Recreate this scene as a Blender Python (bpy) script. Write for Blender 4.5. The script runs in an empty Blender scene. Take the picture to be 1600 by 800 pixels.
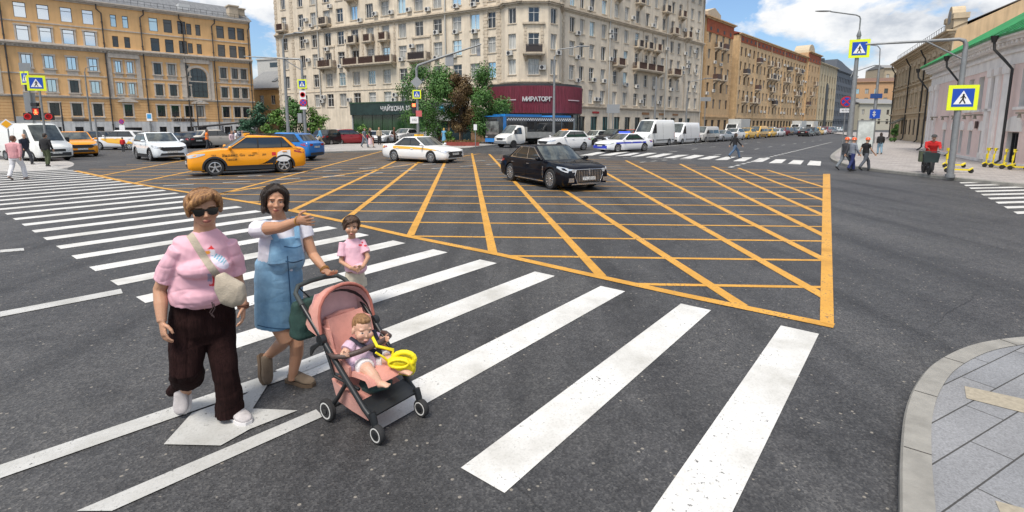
import bpy, bmesh, math, random
from mathutils import Vector as V, Matrix as M, noise as MN
R = math.radians
PI = math.pi
random.seed(11)
SC = bpy.context.scene
COL = SC.collection

# ------------------------------------------------------------------ camera
FPX, HC, PIT = 800.0, 2.1, R(8.18)
cam = bpy.data.cameras.new('camera'); co = bpy.data.objects.new('camera', cam); COL.objects.link(co)
co.location = (0, 0, HC); co.rotation_euler = (PI/2 - PIT, 0, 0)
cam.sensor_width = 36; cam.lens = 36*FPX/1600; cam.shift_y = -90/1600
cam.clip_end = 6000; cam.clip_start = .05
SC.camera = co
SC.render.engine = 'CYCLES'
# ------------------------------------------------------------------ sky
SUN_EL, SUN_AZ = R(62), R(204)          # azimuth measured from +Y towards +X
w = bpy.data.worlds.new('World'); SC.world = w; w.use_nodes = True
nt = w.node_tree; nt.nodes.clear()
def N(nt, t, **k):
    n = nt.nodes.new(t)
    for a, b in k.items():
        if a.startswith('i_'):
            n.inputs[a[2:].replace('_', ' ')].default_value = b
        else: setattr(n, a, b)
    return n
def ramp(nt, fac, stops):
    r = N(nt, 'ShaderNodeValToRGB'); e = r.color_ramp.elements
    while len(e) < len(stops): e.new(.5)
    for q, (p, c) in zip(e, stops):
        q.position = p; q.color = (*c, 1) if len(c) == 3 else c
    nt.links.new(fac, r.inputs[0]); return r.outputs[0]
def mixc(nt, fac, a, b, mode='MIX'):
    m = N(nt, 'ShaderNodeMix', data_type='RGBA', blend_type=mode)
    for s, x in ((0, fac), (6, a), (7, b)):
        if hasattr(x, 'is_linked'): nt.links.new(x, m.inputs[s])
        elif isinstance(x, (int, float)): m.inputs[s].default_value = x
        else: m.inputs[s].default_value = (*x, 1)
    return m.outputs[2]
sky = N(nt, 'ShaderNodeTexSky', sky_type='NISHITA', sun_disc=False, sun_elevation=SUN_EL, sun_rotation=SUN_AZ, air_density=1.0, dust_density=1.5)
tc = N(nt, 'ShaderNodeTexCoord')
mp = N(nt, 'ShaderNodeMapping'); mp.inputs['Scale'].default_value = (1, 1, 1.7); mp.inputs['Location'].default_value = (.31, 1.7, .2)
nt.links.new(tc.outputs['Generated'], mp.inputs[0])
n1 = N(nt, 'ShaderNodeTexNoise', i_Scale=5.2, i_Detail=10.0, i_Roughness=.58, i_Distortion=.25); nt.links.new(mp.outputs[0], n1.inputs[0])
n2 = N(nt, 'ShaderNodeTexNoise', i_Scale=8.0, i_Detail=7.0, i_Roughness=.6); nt.links.new(mp.outputs[0], n2.inputs[0])
cm = ramp(nt, n1.outputs[0], [(.45, (0, 0, 0)), (.52, (.95, .95, .95)), (1, (1, 1, 1))])
cc = ramp(nt, n2.outputs[0], [(.34, (3.9, 4.15, 4.55)), (.45, (5.7, 5.8, 5.95)), (.56, (6.9, 6.85, 6.75))])
skyc = mixc(nt, 1.0, sky.outputs[0], (.86, 1.0, 1.14), 'MULTIPLY')
res = mixc(nt, cm, skyc, cc)
bg = N(nt, 'ShaderNodeBackground', i_Strength=.112); nt.links.new(res, bg.inputs[0])
wo = N(nt, 'ShaderNodeOutputWorld'); nt.links.new(bg.outputs[0], wo.inputs[0])
# ------------------------------------------------------------------ sun
sl = bpy.data.lights.new('sun', 'SUN'); sl.energy = 3.1; sl.angle = R(20); sl.color = (1, .93, .83)
so = bpy.data.objects.new('sun', sl); COL.objects.link(so)
sd = V((math.sin(SUN_AZ)*math.cos(SUN_EL), math.cos(SUN_AZ)*math.cos(SUN_EL), math.sin(SUN_EL)))
so.rotation_euler = sd.to_track_quat('Z', 'Y').to_euler(); so.location = (0, -20, 60)
SC.view_settings.view_transform = 'Standard'; SC.view_settings.look = 'None'
SC.view_settings.gamma = 1; SC.view_settings.use_curve_mapping = False
SC.view_settings.exposure = 0.45
SC.cycles.max_bounces = 6; SC.cycles.diffuse_bounces = 3; SC.cycles.glossy_bounces = 3; SC.cycles.transmission_bounces = 4
SC.cycles.use_adaptive_sampling = True; SC.cycles.use_denoising = True

# ------------------------------------------------------------------ unproject / project (reading positions off the ground plane)
_s, _c = math.sin(PIT), math.cos(PIT)
def _ray(x, y):
    u = (x-800)/FPX; v = (y-310)/FPX
    return V((u, _c - v*_s, -_s - v*_c))
def gp(x, y, z=0.0):
    r = _ray(x, y); t = (z-HC)/r.z
    return V((r.x*t, r.y*t, z))
def at(x, y, Y):
    r = _ray(x, y); t = Y/r.y
    return V((r.x*t, Y, HC + r.z*t))
def px(p):
    d = p[1]*_c - (p[2]-HC)*_s
    return 800 + FPX*p[0]/d, 310 + FPX*(-(p[2]-HC)*_c - p[1]*_s)/d

# ------------------------------------------------------------------ materials
MATS = {}
def mat(name, col, rough=.6, metal=0.0, var=0.0, vs=3.0, bump=0.0, bs=60.0, spec=.5, coat=0.0, objcol=False, attr=False, streak=0.0, emit=0.0, sheen=0.0, alpha=1.0, dark=None, stretch=None):
    if name in MATS: return MATS[name]
    m = bpy.data.materials.new(name); m.use_nodes = True; t = m.node_tree
    b = t.nodes['Principled BSDF']
    b.inputs['Base Color'].default_value = (*col, 1); b.inputs['Roughness'].default_value = rough
    b.inputs['Metallic'].default_value = metal; b.inputs['Specular IOR Level'].default_value = spec
    b.inputs['Coat Weight'].default_value = coat; b.inputs['Coat Roughness'].default_value = .04
    b.inputs['Sheen Weight'].default_value = sheen
    c = None
    tcn = N(t, 'ShaderNodeTexCoord')
    co_ = tcn.outputs['Object']
    if stretch:
        mpn = N(t, 'ShaderNodeMapping'); mpn.inputs['Scale'].default_value = stretch; t.links.new(co_, mpn.inputs[0]); co_ = mpn.outputs[0]
    if objcol:
        oi = N(t, 'ShaderNodeObjectInfo'); c = oi.outputs['Color']
    if attr:
        at_ = N(t, 'ShaderNodeAttribute', attribute_name='Col'); c = at_.outputs['Color']
    if c is None and (var or streak):
        rg = N(t, 'ShaderNodeRGB'); rg.outputs[0].default_value = (*col, 1); c = rg.outputs[0]
    if var:
        n = N(t, 'ShaderNodeTexNoise', i_Scale=vs, i_Detail=6.0, i_Roughness=.62); t.links.new(co_, n.inputs[0])
        d = dark or (1-var*1.6,)*3
        f = ramp(t, n.outputs[0], [(.3, d), (.72, (1+var,)*3)])
        c = mixc(t, 1.0, c, f, 'MULTIPLY')
    if streak:
        mp_ = N(t, 'ShaderNodeMapping'); mp_.inputs['Scale'].default_value = (1.3, 1.3, .09); t.links.new(tcn.outputs['Object'], mp_.inputs[0])
        n = N(t, 'ShaderNodeTexNoise', i_Scale=2.2, i_Detail=5.0, i_Roughness=.65); t.links.new(mp_.outputs[0], n.inputs[0])
        f = ramp(t, n.outputs[0], [(.35, (1-streak, 1-streak, 1-streak*.95)), (.58, (1, 1, 1))])
        c = mixc(t, 1.0, c, f, 'MULTIPLY')
    if c is not None: t.links.new(c, b.inputs['Base Color'])
    if bump:
        n = N(t, 'ShaderNodeTexNoise', i_Scale=bs, i_Detail=4.0, i_Roughness=.6); t.links.new(co_, n.inputs[0])
        bn = N(t, 'ShaderNodeBump', i_Strength=bump, i_Distance=.02); t.links.new(n.outputs[0], bn.inputs['Height'])
        t.links.new(bn.outputs[0], b.inputs['Normal'])
    if emit:
        b.inputs['Emission Color'].default_value = (*col, 1); b.inputs['Emission Strength'].default_value = emit
    MATS[name] = m
    return m

# ------------------------------------------------------------------ mesh builder
RS = [1.0]       # scale on tube radii (people)
class MB:
    def __init__(s): s.v = []; s.f = []; s.m = []; s.T = None; s.mi = 0
    def add(s, vs, fs, mi=None):
        o = len(s.v); T = s.T
        s.v += [tuple(T @ V(v)) if T is not None else tuple(v) for v in vs]
        s.f += [tuple(i+o for i in f) for f in fs]
        s.m += [s.mi if mi is None else mi]*len(fs); return s
    def box(s, x0, x1, y0, y1, z0, z1, mi=None):
        vs = [(x, y, z) for z in (z0, z1) for y in (y0, y1) for x in (x0, x1)]
        return s.add(vs, [(0, 2, 3, 1), (4, 5, 7, 6), (0, 1, 5, 4), (2, 6, 7, 3), (0, 4, 6, 2), (1, 3, 7, 5)], mi)
    def quad(s, a, b, c, d, mi=None): return s.add([a, b, c, d], [(0, 1, 2, 3)], mi)
    def rings(s, rs, cap=True, closed=True, mi=None):
        n = len(rs[0]); vs = [p for r in rs for p in r]; fs = []
        for i in range(len(rs)-1):
            for j in range(n if closed else n-1):
                k = (j+1) % n
                fs.append((i*n+j, i*n+k, (i+1)*n+k, (i+1)*n+j))
        if cap: fs += [tuple(range(n-1, -1, -1)), tuple(range((len(rs)-1)*n, len(rs)*n))]
        return s.add(vs, fs, mi)
    def tube(s, pts, rad, n=8, cap=True, flat=1.0, side=None, mi=None):
        pts = [V(p) for p in pts]
        if not isinstance(rad, (list, tuple)): rad = [rad]*len(pts)
        rs = []; up = V(side) if side is not None else None
        for i, p in enumerate(pts):
            t = (pts[min(i+1, len(pts)-1)] - pts[max(i-1, 0)])
            if t.length < 1e-9: t = V((0, 0, 1))
            t.normalize()
            if up is None: up = V((0, 0, 1)) if abs(t.z) < .9 else V((1, 0, 0))
            a = up - t*up.dot(t)
            if a.length < 1e-4: a = t.orthogonal()
            a.normalize(); b = t.cross(a)
            if side is None: up = a
            r = rad[i]
            r1, r2 = r if isinstance(r, (list, tuple)) else (r, r*flat)
            r1 *= RS[0]; r2 *= RS[0]
            rs.append([p + a*math.cos(2*PI*k/n)*r1 + b*math.sin(2*PI*k/n)*r2 for k in range(n)])
        return s.rings(rs, cap, mi=mi)
    def lathe(s, prof, n=16, T=None, mi=None, cap=True):   # profile (r, z) around local z
        rs = []
        for r, z in prof:
            q = [V((r*math.cos(2*PI*k/n), r*math.sin(2*PI*k/n), z)) for k in range(n)]
            rs.append([T @ p for p in q] if T is not None else q)
        return s.rings(rs, cap, mi=mi)
    def ell(s, c, r, n=14, m=9, T=None, mi=None):
        rs = []
        for i in range(1, m):
            a = PI*i/m - PI/2
            q = [V((r[0]*math.cos(a)*math.cos(2*PI*k/n), r[1]*math.cos(a)*math.sin(2*PI*k/n), r[2]*math.sin(a))) for k in range(n)]
            rs.append([(T @ p if T is not None else p) + V(c) for p in q])
        return s.rings(rs, True, mi=mi)
    def prism(s, poly, y0, y1, mi=None, axis='y'):     # poly in (x,z), extruded along y
        n = len(poly)
        g = (lambda a, b, d: (a, d, b)) if axis == 'y' else ((lambda a, b, d: (d, a, b)) if axis == 'x' else (lambda a, b, d: (a, b, d)))
        vs = [g(a, b, y0) for a, b in poly] + [g(a, b, y1) for a, b in poly]
        fs = [tuple(range(n)), tuple(range(2*n-1, n-1, -1))] + [(i, n+i, n+(i+1) % n, (i+1) % n) for i in range(n)]
        return s.add(vs, fs, mi)
    def mesh(s, name, mats, smooth=None, fix=True):
        me = bpy.data.meshes.new(name); me.from_pydata(s.v, [], s.f)
        for m in (mats if isinstance(mats, (list, tuple)) else [mats]): me.materials.append(m)
        if any(s.m): me.polygons.foreach_set('material_index', s.m)
        if fix:
            bm = bmesh.new(); bm.from_mesh(me); bmesh.ops.recalc_face_normals(bm, faces=bm.faces); bm.to_mesh(me); bm.free()
        if smooth is not None:
            me.polygons.foreach_set('use_smooth', [True]*len(me.polygons))
            if smooth < 180: me.set_sharp_from_angle(angle=R(smooth))
        me.update(); return me
    def build(s, name, mats, parent=None, smooth=None, loc=None, fix=True):
        return link(name, s.mesh(name, mats, smooth, fix), parent, loc)
def link(name, data, parent=None, loc=None):
    o = bpy.data.objects.new(name, data); COL.objects.link(o)
    if parent is not None: o.parent = parent
    if loc is not None: o.location = loc
    return o
def thing(name, label, cat, loc=(0, 0, 0), rz=0.0, group=None):
    o = link(name, None); o.location = loc; o.rotation_euler = (0, 0, rz); o.empty_display_size = .2
    return tag(o, label, cat, group)
def tag(o, label, cat, group=None):
    o['label'] = label; o['category'] = cat
    if group: o['group'] = group
    return o
def struct(o, kind='structure'): o['kind'] = kind; return o
def copy_tree(o, parent=None, color=None):
    c = o.copy(); COL.objects.link(c); c.parent = parent
    for ch in list(o.children): copy_tree(ch, c)
    return c
FONT = None
def text_mesh(body, size, mt, parent, T, name='lettering', depth=.01, align='CENTER', bold=0.0):
    cu = bpy.data.curves.new('t', 'FONT'); cu.body = body; cu.size = size; cu.extrude = depth; cu.align_x = align; cu.align_y = 'CENTER'; cu.offset = bold
    cu.resolution_u = 2
    to = bpy.data.objects.new('t', cu); COL.objects.link(to)
    dg = bpy.context.evaluated_depsgraph_get(); me = bpy.data.meshes.new_from_object(to.evaluated_get(dg))
    bpy.data.objects.remove(to); bpy.data.curves.remove(cu)
    me.name = name; me.materials.clear(); me.materials.append(mt); me.transform(T)
    return link(name, me, parent)
STAND = M.Rotation(PI/2, 4, 'X')      # text lying in xy -> standing, read from -y

# common materials
M_white = mat('white_paint', (.75, .75, .73), .5, var=.05)
M_metal = mat('grey_metal', (.26, .28, .30), .45, .4, var=.08, vs=8)
M_black = mat('black_plastic', (.018, .018, .02), .5)
M_dark = mat('dark_metal', (.05, .05, .055), .45, .3)
M_glassd = mat('window_glass_dark', (.03, .035, .04), .06, spec=.9, var=.3, vs=.7)
M_glassc = mat('window_glass_curtain', (.34, .34, .32), .1, spec=.8, var=.25, vs=1.2, stretch=(6, 1, .5))
M_glassp = mat('window_glass_pale', (.5, .5, .47), .12, spec=.8, var=.3, vs=1.5, stretch=(5, 1, .6))
M_glassm = mat('window_glass_mirror', (.72, .78, .84), .05, .85)
M_glassb = mat('window_glass_sky_tint', (.45, .62, .72), .06, .7)  # blue tint stands in for sky reflected in the panes
# ------------------------------------------------------------------ ground
def asphalt():
    m = bpy.data.materials.new('asphalt'); m.use_nodes = True; t = m.node_tree; b = t.nodes['Principled BSDF']
    tcn = N(t, 'ShaderNodeTexCoord'); o = tcn.outputs['Object']
    def no(sc, det, rough=.6, vec=o, dist=0.0):
        n = N(t, 'ShaderNodeTexNoise', i_Scale=sc, i_Detail=det, i_Roughness=rough, i_Distortion=dist); t.links.new(vec, n.inputs[0]); return n.outputs[0]
    big = ramp(t, no(.22, 5, .65), [(.3, (.040, .040, .042)), (.5, (.056, .056, .0575)), (.7, (.074, .073, .072))])
    rot = N(t, 'ShaderNodeMapping'); rot.inputs['Rotation'].default_value = (0, 0, R(38)); rot.inputs['Scale'].default_value = (1.5, .07, 1); t.links.new(o, rot.inputs[0])
    trk = ramp(t, no(.9, 4, .6, rot.outputs[0]), [(.34, (.6, .6, .61)), (.52, (1, 1, 1)), (.7, (1.22, 1.2, 1.18))])
    c = mixc(t, 1.0, big, trk, 'MULTIPLY')
    st = ramp(t, no(1.1, 6, .7, o, .4), [(.33, (.66, .66, .67)), (.47, (1, 1, 1)), (.62, (1, 1, 1)), (.74, (1.22, 1.2, 1.17))])
    c = mixc(t, 1.0, c, st, 'MULTIPLY')
    med = ramp(t, no(9, 6, .75), [(.34, (.78, .78, .78)), (.66, (1.2, 1.2, 1.2))])
    c = mixc(t, 1.0, c, med, 'MULTIPLY')
    vo = N(t, 'ShaderNodeTexVoronoi', i_Scale=75.0); t.links.new(o, vo.inputs[0])
    grain = ramp(t, vo.outputs['Color'], [(.12, (.55, .55, .56)), (.6, (1.0, 1.0, 1.0)), (.9, (1.65, 1.62, 1.55))])
    c = mixc(t, 1.0, c, grain, 'MULTIPLY')
    vo2 = N(t, 'ShaderNodeTexVoronoi', i_Scale=34.0); t.links.new(o, vo2.inputs[0])
    sep = N(t, 'ShaderNodeSeparateColor'); t.links.new(vo2.outputs['Color'], sep.inputs[0])
    stone = ramp(t, sep.outputs[1], [(.972, (0, 0, 0)), (.98, (1, 1, 1))])
    near = ramp(t, vo2.outputs['Distance'], [(.3, (1, 1, 1)), (.42, (0, 0, 0))])
    sm = mixc(t, 1.0, stone, near, 'MULTIPLY')
    c = mixc(t, sm, c, (.22, .2, .17))
    # hairline cracks
    vc = N(t, 'ShaderNodeTexVoronoi', i_Scale=.28, feature='DISTANCE_TO_EDGE'); 
    wn = N(t, 'ShaderNodeTexNoise', i_Scale=1.1, i_Detail=5.0); t.links.new(o, wn.inputs[0])
    wv = mixc(t, .35, o, wn.outputs['Color'], 'ADD'); t.links.new(wv, vc.inputs[0])
    ck = ramp(t, vc.outputs['Distance'], [(.0, (.45, .45, .45)), (.0035, (1, 1, 1))])
    gate = ramp(t, no(.35, 2), [(.42, (0, 0, 0)), (.52, (1, 1, 1))])
    c = mixc(t, gate, c, mixc(t, 1.0, c, ck, 'MULTIPLY'))
    t.links.new(c, b.inputs['Base Color']); b.inputs['Roughness'].default_value = .62; b.inputs['Specular IOR Level'].default_value = .5
    bn = N(t, 'ShaderNodeBump', i_Strength=.5, i_Distance=.008); t.links.new(vo.outputs['Distance'], bn.inputs['Height']); t.links.new(bn.outputs[0], b.inputs['Normal'])
    return m
M_asph = asphalt()
def paint(name, col, wear=.648, fine=34.0):
    m = bpy.data.materials.new(name); m.use_nodes = True; t = m.node_tree; b = t.nodes['Principled BSDF']
    tcn = N(t, 'ShaderNodeTexCoord'); o = tcn.outputs['Object']
    n = N(t, 'ShaderNodeTexNoise', i_Scale=fine, i_Detail=8.0, i_Roughness=.75); t.links.new(o, n.inputs[0])
    n2 = N(t, 'ShaderNodeTexNoise', i_Scale=1.4, i_Detail=5.0, i_Roughness=.6); t.links.new(o, n2.inputs[0])
    ad = N(t, 'ShaderNodeMath', operation='MULTIPLY_ADD'); t.links.new(n2.outputs[0], ad.inputs[0]); ad.inputs[1].default_value = .45; t.links.new(n.outputs[0], ad.inputs[2])
    f = ramp(t, ad.outputs[0], [(wear, (0, 0, 0)), (wear+.19, (.0, .0, .0)), (wear+.24, (1, 1, 1))])
    dirt = ramp(t, n2.outputs[0], [(.3, (.66, .65, .62)), (.6, (1, 1, 1))])
    vo = N(t, 'ShaderNodeTexVoronoi', i_Scale=90.0); t.links.new(o, vo.inputs[0])
    gr = ramp(t, vo.outputs['Color'], [(.05, (.86, .86, .85)), (.5, (1, 1, 1))])
    c = mixc(t, 1.0, mixc(t, 1.0, col, dirt, 'MULTIPLY'), gr, 'MULTIPLY')
    c = mixc(t, f, c, (.075, .073, .07))
    t.links.new(c, b.inputs['Base Color']); b.inputs['Roughness'].default_value = .6
    return m
M_wpaint = paint('white_road_paint', (.65, .645, .625)); M_wold = paint('worn_white_road_paint', (.5, .5, .485), .64)
M_ypaint = paint('yellow_road_paint', (.64, .325, .045), .615)
mb = MB(); mb.quad((-2500, -60, 0), (2500, -60, 0), (2500, 4000, 0), (-2500, 4000, 0))
struct(mb.build('road', M_asph))
def flat(quads, z, name, m, thick=None):
    mb = MB()
    for q in quads: mb.add([(p[0], p[1], z) for p in q], [tuple(range(len(q)))])
    return struct(mb.build(name, m))
# zebra in front of the camera: stripes along U, laid out along D
U = V((.62, .785, 0)).normalized()
ends = [(1220, 509), (1078, 478), (960, 453), (855, 431), (765, 410), (690, 391), (620, 376), (560, 364)]
A0, A1 = gp(*ends[0]), gp(*ends[-1]); D = (A1-A0)/7
starts_a, starts_b = gp(733, 742), gp(210, 460)
q = []
wid = (gp(1280, 521)-gp(1220, 509)).length
Dn = D.normalized()
for k in range(-1, 40):
    e = A0 + D*k; L_ = 3.74 + .22*min(1, max(0, (k-1)/5))
    if k < 0: continue
    a, b = e, e - Dn*wid
    q.append([a, b, b - U*L_, a - U*L_])
flat(q, .004, 'crosswalk_stripes', M_wpaint)
# lane lines and arrow, lower left
def strip(pts, wd):
    out = []
    for a, b in zip(pts, pts[1:]):
        d = (b-a).normalized(); n = V((-d.y, d.x, 0))*wd/2
        out.append([a-n, b-n, b+n, a+n])
    return out
ql = [[gp(*p) for p in q_] for q_ in (
    [(0, 728), (0, 749), (455, 590), (520, 563), (505, 556), (440, 579)],
    [(120, 800), (175, 800), (505, 652), (494, 641)],
    [(0, 488), (0, 496), (192, 459), (189, 452)], [(0, 391), (0, 395), (38, 392), (37, 388)])]
flat(ql, .0075, 'lane_lines', M_wold)
flat([[gp(*p) for p in ((256, 696), (345, 698), (391, 672), (465, 643), (395, 640), (420, 600), (402, 604), (383, 618), (300, 647))]], .0095, 'lane_arrow', M_wold)
# box junction
from mathutils.geometry import intersect_line_line_2d
poly = [gp(*p) for p in ((1291, 505), (1060, 458), (900, 423), (780, 397), (640, 368), (520, 342), (400, 318), (270, 296), (205, 285), (118, 267), (300, 245), (520, 233), (745, 240), (860, 245), (1000, 252), (1291, 272))]
def clip(a, b):
    ts = []
    for i in range(len(poly)):
        r = intersect_line_line_2d(a.xy, b.xy, poly[i].xy, poly[(i+1) % len(poly)].xy)
        if r is not None: ts.append((r-a.xy).length)
    ts.sort(); d = (b-a).normalized()
    return [(a + d*ts[i], a + d*ts[i+1]) for i in range(0, len(ts)-1, 2) if ts[i+1]-ts[i] > .4]
qy = []
r0, r1 = gp(1278, 451), gp(1282, 337)
for k in range(0, 24):
    p = r0 + V((.72, 1.0, 0)).normalized()*0 + V((0.62*k*1.33*.77, k*1.33, 0))
    p = V((5 + .74*(k*1.33), r0.y + k*1.33, 0))
    dA = V((-1, .055, 0)).normalized()
    for a, b in clip(p + dA*-40, p + dA*90):
        qy += strip([a, b], .10)
qb = []
bl = [((645, 360), (690, 265)), ((770, 395), (742, 262)), ((938, 430), (805, 285)), ((1150, 472), (885, 300)), ((1255, 445), (955, 275)), ((550, 335), (637, 267)), ((455, 330), (570, 275)), ((1280, 402), (1000, 262)), ((1281, 365), (1080, 265)), ((1283, 335), (1120, 263)), ((1284, 312), (1160, 265)), ((340, 303), (490, 280)), ((1285, 292), (1200, 266)), ((215, 285), (345, 258)), ((150, 276), (280, 252)), ((345, 303), (500, 262))]
for (a, b) in bl:
    a, b = gp(*a), gp(*b); d = (b-a).normalized()
    for u, v_ in clip(a - d*25, a + d*60): qb += strip([u, v_], .15)
bo = [(1303, 510), (1060, 460), (900, 425), (780, 398), (640, 370), (520, 343), (400, 318), (270, 297), (205, 286)]
def ribbon(P, wd):
    out = []; nn = []
    for i, p in enumerate(P):
        d = (P[min(i+1, len(P)-1)] - P[max(i-1, 0)]).normalized(); nn.append(V((-d.y, d.x, 0))*wd/2)
    return [[P[i]-nn[i], P[i+1]-nn[i+1], P[i+1]+nn[i+1], P[i]+nn[i]] for i in range(len(P)-1)]
qy2 = ribbon([gp(*p) for p in bo], .15)
qy3 = [[gp(1286, 272), gp(1297, 272), gp(1303, 510), gp(1281, 504)]]
qy2 += strip([gp(205, 286), gp(118, 267)], .2)
flat(qy, .004, 'box_junction_lines', M_ypaint); flat(qb, .006, 'box_junction_diagonals', M_ypaint); flat(qy2, .008, 'box_junction_border', M_ypaint); flat(qy3, .010, 'box_junction_side', M_ypaint)
# dashed guide lines curving through the box
def dashes(pp, on=1.0, off=1.0, wd=.15):
    P = [gp(*p) for p in pp]; out = []; carry = 0; pos = True
    d_all = 0
    for a, b in zip(P, P[1:]):
        L_ = (b-a).length; d = (b-a)/L_; s_ = 0
        while s_ < L_:
            e = min(L_, s_ + (on if pos else off) - carry)
            if pos: out += strip([a+d*s_, a+d*e], wd)
            if e < L_: pos = not pos; carry = 0
            else: carry += e - s_
            s_ = e
    return out
qd = dashes([(255, 291), (400, 283), (560, 273), (700, 262), (860, 250), (960, 246), (1080, 250)], .9, .9)
qd += dashes([(290, 280), (400, 275), (530, 266), (640, 259), (745, 252), (860, 244)], .9, .9) + dashes([(1000, 254), (1075, 247)], .6, .6) + dashes([(1140, 262), (1185, 250), (1260, 232), (1300, 222)], .8, .5, .2)
qd += dashes([(1045, 238), (1065, 236), (1100, 231), (1150, 226), (1200, 221)], 1.6, 4) + dashes([(1115, 243), (1165, 236), (1200, 230), (1290, 218)], 1.6, 4)
flat(qd, .012, 'guide_dashes', M_wold)
# far zebra and the zebra on the right
fz = [[(905, 243), (925, 243), (955, 236), (942, 236)], [(935, 243), (955, 243), (985, 237), (970, 237)], [(960, 244), (985, 243), (1000, 239), (990, 239)], [(985, 245), (1003, 244), (1027, 239), (1012, 239)], [(1008, 246), (1027, 246), (1052, 240), (1036, 240)], [(1036, 247), (1053, 247), (1077, 242), (1060, 242)], [(1062, 248), (1080, 248), (1101, 243), (1085, 242)], [(1089, 249), (1108, 249), (1126, 244), (1109, 244)], [(1117, 250), (1136, 250), (1150, 245), (1134, 245)], [(1145, 252), (1163, 252), (1176, 246), (1160, 246)], [(1173, 253), (1191, 253), (1204, 247), (1187, 247)], [(1201, 255), (1221, 255), (1229, 249), (1212, 249)], [(1231, 256), (1251, 257), (1256, 251), (1240, 250)], [(1261, 258), (1282, 259), (1283, 252), (1266, 251)]]
flat([[gp(*p) for p in q_] for q_ in fz], .004, 'far_crosswalk_stripes', M_wpaint)
zr = []
e0, e1 = gp(1506, 289), gp(1600, 340)
for k in range(-1, 15):
    a = e0 + (e1-e0)*(k/8.0); d = V((1, .16, 0)).normalized(); n = (e1-e0).normalized()*.4
    zr.append([a, a+n, a+n+d*4, a+d*4])
flat(zr, .004, 'side_crosswalk_stripes', M_wpaint)
flat(strip([gp(1045, 228), gp(1260, 209), gp(1310, 203)], .2) + strip([gp(1000, 232), gp(1048, 227.5)], .2), .004, 'lane_edge_line', M_wold)

# pavements -------------------------------------------------------
def pav_mat(name, ca, cb, sx, sy, rot, gap=.012, speck=.25):
    m = bpy.data.materials.new(name); m.use_nodes = True; t = m.node_tree; b = t.nodes['Principled BSDF']
    tcn = N(t, 'ShaderNodeTexCoord'); mp = N(t, 'ShaderNodeMapping'); mp.inputs['Rotation'].default_value = (0, 0, R(rot)); t.links.new(tcn.outputs['Object'], mp.inputs[0])
    br = N(t, 'ShaderNodeTexBrick', i_Scale=1.0, i_Brick_Width=sx, i_Row_Height=sy, i_Mortar_Size=gap, i_Bias=-.3); br.offset = .5
    br.inputs['Color1'].default_value = (*ca, 1); br.inputs['Color2'].default_value = (*cb, 1); br.inputs['Mortar'].default_value = (.05, .048, .045, 1)
    t.links.new(mp.outputs[0], br.inputs[0])
    n = N(t, 'ShaderNodeTexNoise', i_Scale=95.0, i_Detail=3.0, i_Roughness=.7); t.links.new(tcn.outputs['Object'], n.inputs[0])
    f = ramp(t, n.outputs[0], [(.32, (1-speck,)*3), (.68, (1+speck,)*3)])
    n2 = N(t, 'ShaderNodeTexNoise', i_Scale=1.3, i_Detail=6.0); t.links.new(tcn.outputs['Object'], n2.inputs[0])
    f2 = ramp(t, n2.outputs[0], [(.3, (.8, .8, .8)), (.7, (1.12, 1.12, 1.12))])
    c = mixc(t, 1.0, mixc(t, 1.0, br.outputs['Color'], f, 'MULTIPLY'), f2, 'MULTIPLY')
    t.links.new(c, b.inputs['Base Color']); b.inputs['Roughness'].default_value = .75
    bn = N(t, 'ShaderNodeBump', i_Strength=.4, i_Distance=.01, invert=True); t.links.new(br.outputs['Fac'], bn.inputs['Height']); t.links.new(bn.outputs[0], b.inputs['Normal'])
    return m
M_kerb = mat('granite_kerb', (.27, .26, .235), .75, var=.16, vs=5, bump=.3, bs=120)
M_pave = pav_mat('granite_paving', (.20, .205, .215), (.245, .245, .25), 1.0, .215, -28, .005, .3)
M_pave2 = pav_mat('pavement_slabs', (.33, .305, .29), (.40, .37, .35), .6, .3, 20, .008, .12)
M_pave3 = pav_mat('far_pavement_slabs', (.36, .34, .32), (.42, .395, .37), 1.2, .6, 30, .01, .1)
def bow(pts, n=6):        # Catmull-Rom through pts
    out = []
    for i in range(len(pts)-1):
        p0, p1, p2, p3 = pts[max(i-1, 0)], pts[i], pts[i+1], pts[min(i+2, len(pts)-1)]
        for k in range(n):
            t = k/n
            out.append(.5*((2*p1) + (p2-p0)*t + (2*p0-5*p1+4*p2-p3)*t*t + (3*p1-p0-3*p2+p3)*t**3))
    return out + [pts[-1]]
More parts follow.
